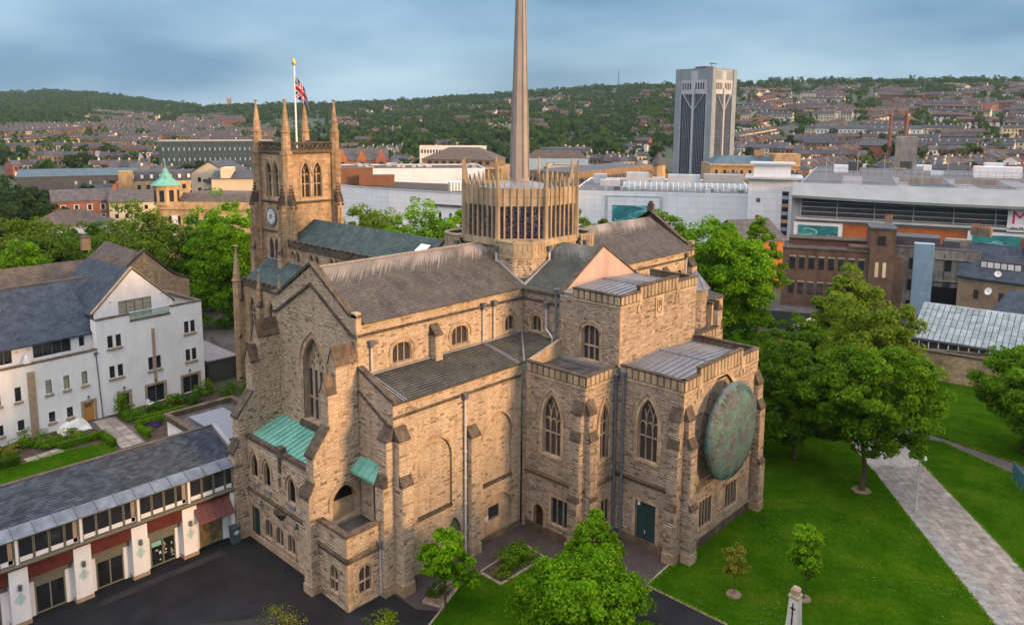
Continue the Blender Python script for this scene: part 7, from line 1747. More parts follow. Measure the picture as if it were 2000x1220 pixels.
# ---------------- tower block
b = Bld('tower_block', 'tall grey and white office tower block with dark blue glazing', 'tower block', 1386, 420, 23.0, 23.0, 0, rot=57, anchor='l', base=0)
b.h = H = at(1384, 133, 420).z
def tower_block(b, H):
    w = b.w
    m = MB(); b.F.box(m, .6, w-.6, 0, H-13, -w+.6, -.6); m.build('glazing', 'window_blue', b.e)
    m = MB(); b.F.box(m, .4, w-.4, H-13, H-.5, -w+.4, -.4); m.build('crown', 'tower_white', b.e)
    for f in (b.F, Fr(b.F.p(0, 0, -w), b.F.n), b.S):
        cw = 3.2
        for u in (0, w-cw):
            m = MB(); f.box(m, u, u+cw, 0, H, -1.0, .12); m.build('corner_pillar', 'tower_grey', b.e)
        for u in (cw, w-cw-.5): m = MB(); f.box(m, u, u+.5, 0, H-13, -.9, .02); m.build('edge_strip', 'tower_white', b.e)
        m = MB(); f.box(m, w/2-.6, w/2+.6, 0, H-10, -.9, .3); m.build('central_strip', 'tower_white', b.e)
        for sg in (-1, 1):
            m = MB(); f.strip(m, [(w/2, H-22), (w/2+sg*6.6, H-13)], -.14, .14, -.7, .2); m.build('diagonal_strut', 'tower_white', b.e)
            for k in range(6):
                u = w/2+sg*(1.2+k*1.05); m = MB(); f.box(m, u-.09, u+.09, 0, H-13, -.7, -.3); m.build('mullion', 'tower_grey', b.e)
        for k in range(8):
            u = w/2-7.2+k*1.55+(1.9 if k > 3 else 0)
            m = MB(); f.box(m, u, u+.75, H-10.6, H-7.2, -.5, -.3); m.build('crown_window', 'window_dark', b.e)
        for k in range(15):
            v = 3.0+k*(H-17)/15; m = MB(); f.box(m, cw, w-cw, v, v+.28, -.75, -.5); m.build('floor_band', 'panel_dark', b.e)
        for k, (a, c) in enumerate(((cw+.3, w/2-2.0), (w/2-1.2, w/2+1.2), (w/2+2.0, w-cw-.3))):
            m = MB(); f.box(m, a, c, H-5.6, H-1.0, -.45, -.36); m.build('crown_panel', 'tower_grey' if k != 1 else 'tower_white', b.e)
    m = MB(); b.F.box(m, .2, w-.2, H-.5, H+.2, -w+.2, -.2); m.build('roof', 'tower_grey', b.e)
    m = MB(); b.F.box(m, 6, 14, H+.2, H+1.6, -15, -8); m.build('plant_room', 'panel_dark', b.e)
    p = b.F.p(3, H+.2, -3); m = MB(); m.cyl(p, p+Vector((0, 0, 2.6)), .2, n=6); q = p+Vector((0, 0, 2.4)); m.cyl(q-b.F.u*1.5, q+b.F.u*4.5, .3, n=6); m.build('cradle_crane', 'panel_dark', b.e)
    for k in range(9):
        p = b.F.p(1+random.random()*(w-2), H+.2, -1-random.random()*(w-2)); m = MB(); m.cyl(p, p+Vector((0, 0, random.uniform(1, 2.6))), .08, n=5); m.build('aerial', 'panel_dark', b.e)
tower_block(b, H)

# ---------------- white shopping centre
MALL = Bld('shopping_centre', 'long white shopping centre wing curving behind the nave', 'mall', 790, 300, 62, 30, 16.6, wall_='panel_white', base=0); MALL.flat(.5, 'roof_brown')
for a, c in ((52, 57), (60, 64)): pass
for u0, u1, v in ((13.5, 17.5, 15.5), (19.0, 23.5, 13.8)): MALL.part('plant_door', 'panel_dark', u0, u1, 9.5, v, 0, .08)
def curved_wall():
    pts = [(652, 268), (700, 256), (760, 246), (830, 238), (912, 230), (1000, 226), (1130, 224)]
    base = [at(px, 400, d) for px, d in pts]; z1 = 13.6; V = []; F = []
    for p in base: V += [(p.x, p.y, 0), (p.x, p.y, z1)]
    back = [p+Vector((p.x, p.y, 0)).normalized()*40 for p in base]
    for p in back: V += [(p.x, p.y, z1-.4)]
    k = len(base)
    for i in range(k-1): F += [(2*i, 2*i+2, 2*i+3, 2*i+1)]
    m = MB(); m.add(V, F); m.build('curved_wall', 'panel_white', MALL.e)
    m = MB(); m.add([(p.x, p.y, z1-.4) for p in base]+[(p.x, p.y, z1-.4) for p in back], [(i, i+1, k+i+1, k+i) for i in range(k-1)]); m.build('roof', 'roof_brown', MALL.e)
    for i in range(k-1):
        a, c = base[i], base[i+1]; f = Fr((a.x, a.y, 0), (c.x-a.x, c.y-a.y, 0)); L = (Vector((c.x, c.y, 0))-Vector((a.x, a.y, 0))).length
        m = MB(); f.box(m, 0, L, z1, z1+.35, -.4, .1); m.build('coping', 'steel_pale', MALL.e)
        if i >= 3:
            m = MB(); f.box(m, 0, L, 9.6, 10.1, 0, .5); m.build('cornice', 'roof_brown', MALL.e)
            n = max(2, int(L/3.2))
            for j in range(n): ubox('window', f, L*(j+.35)/n, L*(j+.6)/n, 4.5, 7.5, -.02, .06, 'window_dark', MALL.e)
    f = Fr((base[0].x, base[0].y, 0), (base[1].x-base[0].x, base[1].y-base[0].y, 0)); ubox('window', f, 3.2, 5.4, 7.0, 10.6, -.02, .06, 'window_dark', MALL.e)
curved_wall()
for px, d, w, h, t in ((690, 272, 13, 5.5, 333), (735, 268, 12, 3.2, 349)):
    q = Bld('rooftop_plant_housing', 'larger brown plant housing on the white mall roof' if w == 13 else 'smaller brown plant housing on the white mall roof', 'plant housing', px, d, w, 6, h, wall_='plant_brown', base=13.2); q.flat(.2, 'roof_brown')
for k in range(7):
    p = at(880+k*6, 385, 245); m = MB(); m.cyl((p.x, p.y, 13.25), (p.x, p.y, 16.0), .75, n=10); m.cyl((p.x, p.y, 16.0), (p.x, p.y, 16.4), .85, .5, n=10); o = m.build('rooftop_fan_unit', 'steel_pale'); tag(o, 'round pale fan unit in the row on the mall roof left of the lantern', 'fan unit', 'fan units on the mall roof')

MR = Bld('shopping_centre', 'white mall block with glazed vault and teal poster behind the north transept', 'mall', 1300, 222, 52, 55, 15.0, wall_='panel_white', base=0); MR.flat(.5, 'deck_grey')
def vault():
    f = MR.F; K = 10; V = []; F = []
    for j in range(K+1):
        t = math.pi*j/K
        for u in (14, 51): V.append(f.p(u, 15.1+2.2*math.sin(t), -14+3.2*math.cos(t)))
    for j in range(K): F.append((2*j, 2*j+1, 2*j+3, 2*j+2))
    m = MB(); m.add(V, F); o = m.build('glazed_vault', 'glass_pale', MR.e, smooth=True)
    for i in range(24):
        u = 14+37*i/23; m = MB()
        for j in range(K): a = math.pi*j/K; c = math.pi*(j+1)/K; m.cyl(f.p(u, 15.1+2.25*math.sin(a), -14+3.25*math.cos(a)), f.p(u, 15.1+2.25*math.sin(c), -14+3.25*math.cos(c)), .1, n=4)
        m.build('rib', 'panel_white', o)
vault()
pl_ = MR.part('poster_frame', 'steel_pale', 9.5, 25.5, 6.0, 14.4, 0, .5)
def poster(fr, u0, u1, v0, v1, n, par, seed=1):
    m = MB(); fr.box(m, u0, u1, v0, v1, n, n+.08); o = m.build('poster', 'teal_panel', par); rs = random.Random(seed)
    for k in range(9):       # abstract pale swirls as on the printed hoarding
        m = MB(); c = (rs.uniform(u0+1, u1-1), rs.uniform(v0+.6, v1-.6)); r = rs.uniform(.5, (v1-v0)*.4); a0 = rs.uniform(0, 6)
        pts = [(min(u1-.2, max(u0+.2, c[0]+1.9*r*math.cos(a0+.28*i))), min(v1-.2, max(v0+.2, c[1]+.6*r*math.sin(a0+.28*i)))) for i in range(9)]
        fr.strip(m, pts, -.08*rs.uniform(.5, 2), .10*rs.uniform(.5, 2), n+.081, n+.1+.002*k); m.build('swirl', 'teal_light' if k % 3 else 'panel_dark', o)
    return o
m = MB(); MR.F.box(m, 10.2, 24.8, 6.6, 13.8, .5, .55); m.build('poster_board', 'panel_white', MR.e); poster(MR.F, 11.5, 23.0, 7.0, 11.6, .56, MR.e, 3)
for k in range(26):
    u = 1+50*k/25; m = MB(); MR.F.box(m, u-.06, u+.06, 15.5, 17.0, -.15, -.03); m.build('railing_post', 'panel_grey', MR.e)
for z in (16.2, 16.95): m = MB(); MR.F.box(m, .5, 51.5, z, z+.08, -.14, -.05); m.build('rail', 'panel_grey', MR.e)
for u0, u1, n0, h, t in ((14, 21, -26, 4.2, 0), (22, 26, -27, 2.6, 0), (27, 37, -28, 3.6, 0), (38, 50, -27, 4.0, 1), (6, 12, -22, 2.0, 0), (3, 7, -33, 3, 0)): 
    MR.part('air_handling_unit', 'steel_pale' if not t else 'panel_grey', u0, u1, 15.1, 15.1+h, n0-4, n0)
ST = Bld('stair_tower', 'white stair tower with overhanging flat roof beside the car park', 'stair tower', 1514, 206, 12, 12, 21.0, wall_='panel_white', base=0)
ST.part('roof_slab', 'steel_pale', -1.0, 13.0, 21.0, 21.5, -13, 1.2); ST.part('upper_room', 'panel_white', 1, 10, 21.5, 24.5, -11, -3); ST.part('upper_roof', 'steel_pale', 0, 11, 24.5, 24.9, -12, -2)
ST.part('window_strip', 'window_dark', 8.2, 9.8, 3, 18, 0, .06)
for k in range(7): ST.part('strip_rail', 'stone_gold' if k % 2 else 'clad_blue', 8.25, 9.75, 4+k*2.0, 4.9+k*2.0, .06, .1)
for k in range(3): ST.part('small_window', 'plant_brown', 2.0, 3.0, 6.5+k*4.3, 7.5+k*4.3, 0, .06)

CP = Bld('car_park', 'grey louvred multi-storey car park with sweeping pale fascia and rooftop deck', 'car park', 1552, 192, 74, 110, 19.5, wall_='panel_grey', base=0, rot=-4, anchor='l')
F = CP.F
m = MB()                         # sweeping fascia, slightly convex
for k in range(30):
    u0, u1 = 74*k/30, 74*(k+1)/30; s0, s1 = .8*math.sin(math.pi*k/30), .8*math.sin(math.pi*(k+1)/30)
    m.hexa([F.p(u0, 18.0-s0*.6, .2), F.p(u1, 18.0-s1*.6, .2), F.p(u1, 18.0-s1*.6, 2.0+s1), F.p(u0, 18.0-s0*.6, 2.0+s0)], [F.p(u0, 21.2, -2.5), F.p(u1, 21.2, -2.5), F.p(u1, 18.6-s1*.6, 2.1+s1), F.p(u0, 18.6-s0*.6, 2.1+s0)])
m.build('fascia', 'fascia_grey', CP.e)
for k in range(8): CP.part('louvre', 'panel_dark' if k % 2 else 'panel_grey', 2, 73, 13.6+k*.55, 13.8+k*.55, .02, .45)
CP.part('louvre_recess', 'panel_dark', 2, 73, 13.4, 18.0, 0, .05)
for k in range(10): CP.part('louvre_post', 'panel_grey', 2+k*7.8, 2.2+k*7.8, 13.4, 18.0, .4, .6)
CP.part('ledge', 'steel_pale', 1, 74, 12.9, 13.4, 0, 1.0); CP.part('soffit_band', 'panel_grey', 1, 74, 12.3, 12.85, 0, .3)
CP.part('orange_cladding', 'orange_panel', 11.5, 36, 3, 12.25, 0, .2)
for a, c in ((0.8, 11.3), (36.2, 49)):
    CP.part('poster_frame', 'panel_white', a, c, 6.0, 12.28, 0, .55); poster(F, a+.9, c-.9, 7.4, 11.6, .56, CP.e, int(a*10))
CP.part('roof_deck', 'deck_grey', .5, 73.5, 19.5, 19.62, -109, -2.5)
for k in range(5): CP.part('deck_lane', 'deck_pale', 10+k*13, 15+k*13, 19.63, 19.66, -60, -8)
for n in (-2.6, -62): 
    for k in range(38): CP.part('fence_post', 'panel_dark', 1+k*1.93, 1.06+k*1.93, 19.6, 21.8, n-.03, n+.03)
    for z in (20.5, 21.7): CP.part('fence_rail', 'panel_dark', 1, 73, z, z+.06, n-.03, n+.03)
CP.part('ramp_wall', 'concrete', 24, 34, 19.63, 21.0, -40, -39.5); CP.part('ramp_pit', 'panel_dark', 26, 36, 19.67, 19.7, -38, -20); CP.part('ramp_wall', 'concrete', 37, 47, 19.63, 21.0, -40, -39.5)
CP.part('deck_shed', 'panel_white', 45, 57, 19.6, 22.8, -75, -71); CP.part('deck_hall', 'panel_white', 62, 73, 19.6, 25.5, -60, -46); CP.part('deck_hall_roof', 'steel_pale', 60, 74, 25.5, 26, -62, -44)
CP.part('white_gable', 'panel_white', 66, 73.5, 19.6, 29, -80, -79)
sg = CP.part('sign_board', 'panel_white', 43.2, 52.0, 12.6, 17.6, .6, 1.0)
def text_on(fr, s, u, v, size, n, mat, parent, name='lettering'):
    cu = bpy.data.curves.new(name, 'FONT'); cu.body = s; cu.size = size; cu.extrude = 0.02; cu.materials.append(MATS[mat])
    t = bpy.data.objects.new(name, cu); me = bpy.data.meshes.new_from_object(t); bpy.data.objects.remove(t)
    o = link(name, me, parent); O = fr.p(u, v, n); o.matrix_basis = Matrix(((fr.u.x, 0, fr.n.x, O.x), (fr.u.y, 0, fr.n.y, O.y), (0, 1, 0, O.z), (0, 0, 0, 1))); return o
text_on(F, 'M', 43.8, 14.3, 4.0, 1.02, 'sign_pink', sg); text_on(F, 'the M', 43.9, 13.1, .95, 1.02, 'panel_dark', sg)
CT = Bld('concrete_tower', 'blank brown concrete lift tower behind the car park deck', 'lift tower', 1769, 330, 7.4, 8, 0, wall_='concrete', base=10, top=267); CT.part('band', 'panel_dark', 2, 6, 8, 11, 0, .06)
PK = Bld('multi_storey_car_park', 'brown slatted multi-storey car park right of the lantern', 'car park', 1122, 275, 66, 20, 17.4, wall_='panel_dark', base=0, rot=60, anchor='l')
for k in range(3):
    for f, L in ((PK.F, 66), (PK.L, 20), (PK.S, 20)): m = MB(); f.box(m, -.1, L+.1, 7.4+k*3.8, 9.8+k*3.8, -.1, .25); m.build('deck_band', 'beam_brown', PK.e)
for k in range(22): PK.part('column', 'concrete', 1+k*3.0, 1.4+k*3.0, 5, 17, -.05, .15)

rc = random.Random(21)
for k in range(22):
    u, n_ = rc.uniform(3, 58), -rc.uniform(3, 26); w_, h_ = rc.uniform(.8, 2.6), rc.uniform(.5, 1.6); MALL.part('roof_vent', rc.choice(['steel_pale', 'panel_grey', 'panel_dark']), u, u+w_, 16.7, 16.7+h_, n_-w_, n_)
for k in range(14):
    u, n_ = rc.uniform(2, 48), -rc.uniform(3, 11); w_, h_ = rc.uniform(.6, 2.0), rc.uniform(.4, 1.3); MR.part('roof_vent', rc.choice(['steel_pale', 'panel_grey', 'panel_dark']), u, u+w_, 15.1, 15.1+h_, n_-w_, n_)
for k in range(12):
    u, n_ = rc.uniform(4, 70), -rc.uniform(64, 105); w_ = rc.uniform(1.5, 6); CP.part('deck_unit', rc.choice(['panel_grey', 'concrete', 'panel_dark', 'panel_white']), u, u+w_, 19.63, 19.63+rc.uniform(.8, 3), n_-w_*.6, n_)
for k in range(9):
    p = CP.F.p(6+k*7.6, 19.63, -30-(k % 3)*22); m = MB(); m.cyl(p, p+Vector((0, 0, 6.5)), .1, .07, n=6); m.box(p.x-.5, p.x+.5, p.y-.1, p.y+.1, p.z+6.4, p.z+6.55); m.build('deck_lamp', 'panel_grey', CP.e)

# ---------------- landmark buildings, each with its own roof and windows
g = Bld('cupola_building', 'golden stone corner building with a green copper cupola', 'building', 300, 205, 25, 18, 14.5, rot=-28, wall_='stone_gold', base=0, anchor='l')
g.flat(.9, 'slate_far'); g.grid('F', 5, 2, 2, 24, 4.5, 13.2, .42, .52, 'frame_white'); g.grid('F', 10, 2, 2.2, 23.8, 4.5, 13.2, .3, .46, 'window_dark', n0=.05, n1=.07, name='pane'); g.grid('L', 4, 2, 1, 17, 4.5, 13.2, .35, .5)
g.part('cornice', 'stone_gold', -.3, 25.3, 13.6, 14.2, -.1, .4); g.hip(2.5, 'slate_brown', -1.5, 5, z=14.6)
c = g.F.p(1.5, 14.5, -2.2); cx_, cy_ = c.x, c.y
m = MB(); m.hexa(octo(cx_, cy_, 3.0, 14.5), octo(cx_, cy_, 3.0, 19.3)); cu_ = m.build('cupola', 'stone_gold', g.e)
m = MB(); m.hexa(octo(cx_, cy_, 3.6, 19.3), octo(cx_, cy_, 1.7, 20.8)); m.hexa(octo(cx_, cy_, 1.7, 20.8), octo(cx_, cy_, .25, 23.4)); m.cyl((cx_, cy_, 23.3), (cx_, cy_, 25.2), .1, n=6); m.build('copper_roof', 'copper_green', cu_)
for i in range(8):
    t = rad(45*i); f = Fr((cx_+2.78*math.cos(t), cy_+2.78*math.sin(t), 0), (-math.sin(t), math.cos(t), 0)); m = MB(); f.box(m, -.55, .55, 15.4, 18.2, -.02, .06); m.build('window', 'window_dark', cu_)
r = Bld('georgian_house', 'red brick georgian townhouse with tall white windows', 'house', 168, 262, 19, 12, 11.0, rot=6, wall_='brick_red', base=0); r.gable(3.2, 'u', 'slate_far'); r.grid('F', 5, 2, .8, 18.2, 4.5, 10.6, .4, .62, 'frame_white'); r.grid('F', 5, 2, .8, 18.2, 4.5, 10.6, .28, .54, 'window_dark', n0=.05, n1=.07, name='pane'); r.chimney(18, -6, 15.6)
r = Bld('white_townhouse', 'cream townhouse adjoining the red brick one', 'house', 250, 258, 12, 12, 10.5, rot=-6, wall_='cream_wall', base=0); r.gable(3.2, 'u', 'slate_far'); r.grid('F', 4, 3, .6, 11.4, 2.5, 10.2, .35, .5); r.chimney(1, -6, 15)
r = Bld('white_pub', 'white pub with brown hipped roof by the road', 'pub', 112, 235, 18, 12, 7.2, rot=-20, wall_='pale_wall', base=0); r.hip(3.6, 'slate_brown'); r.grid('F', 4, 2, 1, 17, 1.5, 7, .22, .42); r.grid('S', 2, 2, 1, 11, 1.5, 7, .3, .42)
r = Bld('grey_roofed_hall', 'low building with a wide grey roof at the left edge', 'building', 60, 190, 28, 18, 5.5, rot=-18, wall_='brick_red', base=0); r.hip(4.4, 'slate_blue')
r = Bld('yellow_brick_flats', 'yellow brick flats with a dark mansard storey', 'flats', 330, 330, 34, 16, 11.5, rot=4, wall_='stone_gold', base=0); r.hip(3.6, 'roof_dark', -.2, 1.6); r.grid('F', 10, 2, 1, 33, 4, 11, .4, .5); r.grid('F', 9, 1, 2, 32, 12.1, 14.4, .3, .6, 'pale_wall', n0=-1.2, n1=.0, name='dormer'); r.part('end_tower', 'stone_gold', -1, 4, 0, 15.5, -6, .4)
r = Bld('cream_flats', 'cream and red brick flats with pointed gables', 'flats', 408, 285, 14, 14, 17.0, rot=-30, wall_='cream_wall', base=0); r.gable(4.2, 'v', 'roof_dark'); r.grid('F', 3, 4, 1, 13, 2, 16.5, .3, .45); r.part('brick_base', 'brick_red', -.1, 14.1, 0, 7.5, -14, .1); r.part('balcony', 'panel_dark', 5, 9, 10.5, 11.5, .1, 1.2); r.part('balcony', 'panel_dark', 5, 9, 14.0, 15, .1, 1.2)
r = Bld('cream_block', 'plain cream rendered block left of the clock tower', 'building', 460, 270, 16, 14, 16.0, rot=-12, wall_='cream_wall', base=0); r.gable(2.2, 'u', 'roof_dark'); r.part('stair', 'cream_wall', 3.0, 6.0, 16, 19.5, -8, .2); r.grid('L', 2, 4, 1, 13, 3, 15, .25, .5)
r = Bld('brick_house', 'red brick house with chimney in front of the cream block', 'house', 470, 215, 11, 9, 7.5, rot=-25, wall_='brick_red', base=0); r.gable(3.5, 'u', 'roof_dark'); r.chimney(2, -4.5, 12.2, w=2); r.grid('F', 3, 2, 1, 10, 1, 7, .3, .45)
r = Bld('dark_office', 'long dark teal office block on the left behind the flats', 'office', 425, 480, 62, 16, 0, wall_='panel_teal', base=3, top=276); r.flat(.6, 'roof_blue', 'panel_grey'); r.grid('F', 22, 3, 1, 61, 1, r.h-1.5, .22, .3, 'clad_blue'); r.grid('F', 30, 4, 1, 61, 1, r.h-1.0, .5, .4, 'panel_dark', n0=-.02, n1=.03)
r = Bld('blue_warehouse', 'long low shed with a blue-green metal roof', 'warehouse', 150, 420, 50, 22, 7.5, rot=-4, wall_='panel_dark', base=1); r.gable(3.0, 'u', 'roof_blue')
r = Bld('terracotta_school', 'red terracotta building with three ornate dutch gables', 'building', 706, 390, 26, 14, 13.5, rot=0, wall_='terracotta', base=2); r.gable(6.0, 'u', 'slate_far')
for u in (1.0, 10.5, 20.0):
    f = r.F; m = MB(); f.prism(m, [(u, 0), (u+5.2, 0), (u+5.2, 13.5), (u+4.6, 15.5), (u+3.7, 16), (u+3.3, 18.2), (u+2.6, 19.2), (u+1.9, 18.2), (u+1.5, 16), (u+.6, 15.5), (u, 13.5)], -1.0, .6); m.build('dutch_gable', 'terracotta', r.e)
    for v in (2.5, 6.5, 10.5): ubox('window', f, u+1.6, u+3.6, v, v+2.4, .58, .68, 'window_dark', r.e)
r.grid('F', 8, 3, 0, 26, 1.5, 13, .3, .5); m = MB(); f = r.F; f.box(m, -3, 0, 0, 20.5, -3, 0); m.build('brick_tower', 'terracotta', r.e)
r = Bld('concert_hall', 'big honey stone concert hall with grey hipped roof and columns', 'hall', 892, 345, 40, 30, 15.0, rot=-14, wall_='stone_gold', base=0); r.hip(5.0, 'slate_brown', -2.5, 13, z=18.2); r.part('attic', 'stone_dark', 3, 37, 15, 18.3, -27, -3); r.part('cornice', 'stone_gold', -.5, 40.5, 14.2, 15, -.1, .7); r.grid('F', 9, 1, 5, 35, 15.4, 18.0, .5, .6, 'window_dark', n0=-3.05, n1=-2.9)
for k in range(12):
    p = r.F.p(2+k*3.25, 7, .5); m = MB(); m.cyl(p, p+Vector((0, 0, 7)), .45, .4, n=8); m.build('column', 'stone_gold', r.e)
for k in range(4):
    p = r.L.p(3+k*8, 14.9, -2); m = MB(); m.cyl(p, p+Vector((0, 0, 1.5)), 1.4, .6, n=8); m.build('urn', 'stone_dark', r.e)
r.grid('L', 7, 1, 2, 28, 8, 13.5, .4, .7)
r = Bld('white_office', 'white flat-roofed office above the concert hall', 'office', 885, 420, 36, 12, 21.5, wall_='pale_wall', base=0); r.flat(.4); r.grid('F', 22, 1, .5, 35.5, 17.5, 20.5, .55, .6)
r = Bld('cream_store', 'low cream block behind the lantern pinnacles', 'store', 1120, 380, 26, 16, 13.5, rot=-8, wall_='cream_wall', base=0); r.flat(.4); r.part('glass_drum', 'teal_light', 27, 31, 9, 14, -4, 0)
r = Bld('mansard_store', 'store with a tall grey-pink mansard roof behind the spire', 'store', 1090, 430, 34, 16, 15, rot=6, wall_='clad_blue', base=0); r.hip(4.5, 'roof_brown', 0, 5); r.part('green_roof', 'roof_blue', 8, 34, 18.5, 20.5, -16, -6)
r = Bld('stone_turret_house', 'stone building with octagonal turret and pointed roof', 'building', 1258, 345, 14, 10, 9.5, rot=-25, wall_='stone_dark', base=3); r.gable(3.5, 'u', 'slate_far')
c = r.F.p(14, 0, 0); m = MB(); m.hexa(octo(c.x, c.y, 3, 3), octo(c.x, c.y, 3, 17)); t_ = m.build('turret', 'stone_gold', r.e); m = MB(); m.hexa(octo(c.x, c.y, 3.6, 17), octo(c.x, c.y, .15, 22.5)); m.build('turret_roof', 'slate_far', t_)
r = Bld('stone_college', 'long golden stone college building right of the tower block', 'college', 1475, 390, 42, 24, 15.5, rot=14, wall_='stone_gold', base=0, anchor='c'); r.hip(3.4, 'roof_blue', -1, 6, z=15.5); r.grid('F', 10, 2, 1, 41, 3, 14, .32, .5); r.part('end_pavilion', 'stone_gold', 30, 42.4, 15.5, 20.5, -10, .4); r.part('chimney_block', 'stone_dark', 22, 26.5, 17, 22, -8, -5); r.part('cornice', 'stone_gold', -.4, 42.4, 14.6, 15.4, 0, .7)
r.grid('S', 5, 2, 1, 23, 3, 14, .35, .5)
r = Bld('brick_mosque', 'red brick mosque with two slender minarets on the right hillside', 'mosque', 1715, 560, 34, 20, 8, wall_='brick_red'); r.hip(3.5, 'roof_dark')
for px, d, t in ((1735, 548, 218), (1765, 535, 213)):
    p = at(px, 300, d); zb_ = terrain(p.x, p.y)-.1; zt2 = at(px, t, d).z; m = MB(); m.cyl((p.x, p.y, zb_), (p.x, p.y, zt2-5), 1.15, 1.0, n=10); m.cyl((p.x, p.y, zt2-5), (p.x, p.y, zt2-4.4), 1.5, n=10); m.cyl((p.x, p.y, zt2-4.4), (p.x, p.y, zt2-1.6), .9, n=10); m.cyl((p.x, p.y, zt2-1.6), (p.x, p.y, zt2), 1.0, .1, n=10); m.build('minaret', 'brick_red', r.e)
r = Bld('white_terrace', 'long white-painted terrace on the right hillside', 'terrace', 1690, 700, 80, 10, 8, rot=-6, wall_='pale_wall'); r.gable(3, 'u', 'roof_dark'); r.grid('F', 26, 2, 1, 79, .5, 7.5, .3, .5)
r = Bld('church_tower', 'distant square church tower on the left skyline', 'tower', 452, 1750, 9, 9, 0, wall_='stone_dark', top=193)
for u in (0, 7): r.part('pinnacle', 'stone_dark', u, u+2, r.h, r.h+3.5, -2, 0)
p = at(1207, 200, 1560); m = MB(); zb_ = terrain(p.x, p.y)
for k in range(3): a = rad(120*k); m.cyl((p.x+2*math.cos(a), p.y+2*math.sin(a), zb_-1), (p.x+.3*math.cos(a), p.y+.3*math.sin(a), zb_+38), .35, .2, n=4)
for k in range(8): m.cyl((p.x-1.6+.18*k, p.y, zb_+4*k+2), (p.x+1.6-.18*k, p.y, zb_+4*k+5), .2, n=4)
tag(m.build('radio_mast', 'panel_dark'), 'thin lattice radio mast on the wooded skyline', 'mast')

# ---------------- back lane buildings on the right
r = Bld('brown_brick_office', 'brown brick office block with two rows of dark windows', 'office', 1540, 146, 14.2, 10, 12.8, rot=0, wall_='brick_brown', base=0, anchor='l')
for v in (4.6, 9.2):
    for k in range(8 if v > 6 else 8): ubox('window', r.F, 1.2+k*1.62, 2.15+k*1.62, v, v+2.1, -.05, .03, 'window_dark', r.e); ubox('lintel', r.F, 1.1+k*1.62, 2.25+k*1.62, v+2.12, v+2.4, -.05, .08, 'concrete', r.e)
r.part('coping', 'coping', -.1, 14.3, 12.8, 13.05, -.4, .15); r.part('rear_storey', 'brick_red', 1, 14.2, 12.8, 13.9, -9, -5); r.part('rear_coping', 'coping', .9, 14.3, 13.9, 14.1, -9.2, -4.8); r.part('roof', 'felt', .3, 14, 12.75, 12.85, -9.9, -.4)
r.part('stair_tower', 'brick_brown', 14.2, 18.2, 0, 17.0, -7, .3); r.part('stair_cap', 'roof_dark', 14.0, 18.4, 17, 17.3, -7.2, .5); ubox('window', r.F, 15.4, 16.6, 14.2, 15.8, .28, .34, 'window_dark', r.e)
for u in (15.2, 16.4): ubox('window', r.F, u, u+.55, 8.6, 11.2, .28, .34, 'cream_wall', r.e)
r.part('side_wing', 'brick_brown', 18.2, 19.8, 0, 12.3, -8, .0)
r.part('parapet_stair', 'brick_brown', 11, 14.2, 12.8, 13.6, -4, -.5)
r = Bld('rendered_rear', 'grimy rendered rear of old shops with fire-stained yard', 'building', 1738, 150, 15.0, 9, 13.5, wall_='dirty_render', base=0, anchor='l')
r.grid('F', 5, 3, .6, 14.4, 1.5, 12.8, .38, .52); r.part('roof', 'felt', .2, 14.8, 13.5, 13.7, -8.8, -.2); r.part('roof_hut', 'panel_dark', 2, 9, 13.7, 15.2, -8, -3); r.part('burnt_wall', 'dark_void', 7.6, 13.8, 2.5, 7.2, .0, .3); r.part('roof_clutter', 'panel_dark', 9.5, 12, 13.7, 14.8, -5, -3); r.part('roof_clutter', 'dirty_render', 10, 14, 13.7, 14.8, -8, -6); r.chimney(.6, -6, 18.2, 'stone_dark', 1.3, 3); r.chimney(14.4, -5, 17.5, 'stone_dark', 1.6, 4)
r.part('lift_shaft', 'clad_blue', 4.9, 8.0, 2, 14.6, -1, .8)
for k in range(9): r.part('shaft_rib', 'clad_blue', 5.0+k*.35, 5.08+k*.35, 2, 14.6, .8, .86)
for u in (3.1, 9.6, .4): r.part('soil_pipe', 'panel_dark', u, u+.15, 1, 13, .02, .17)
for u in (1.2, 2.6): r.part('air_conditioner', 'pale_wall', u, u+1.1, 2.6, 3.7, .0, .6)
for k in range(3): r.part('ledge', 'concrete', 8.3, 14.8, 4.4+k*3.8, 4.55+k*3.8, 0, .25)
r = Bld('slate_house', 'slate-roofed stone house with tall chimney at the right edge', 'house', 1893, 148, 13, 14, 9.8, rot=-16, wall_='stone_dark', base=0, anchor='l'); r.gable(5, 'u', 'slate_blue'); r.grid('F', 3, 2, 1, 12, 1.5, 9, .2, .4); r.chimney(1.5, -7, 17.5, 'stone_dark', 2.0, 4); r.chimney(9, -6, 16.5, 'brick_red', 3.4, 2)
rl = r.part('rooflight_box', 'roof_dark', 2.5, 8.5, 11.2, 12.6, -4.5, -2.0)
for k in range(6): ubox('pane', r.F, 2.7+k*.98, 3.5+k*.98, 11.5, 12.4, -2.0, -1.9, 'pale_wall', r.e)
p = r.F.p(3.5, 6.2, .3)
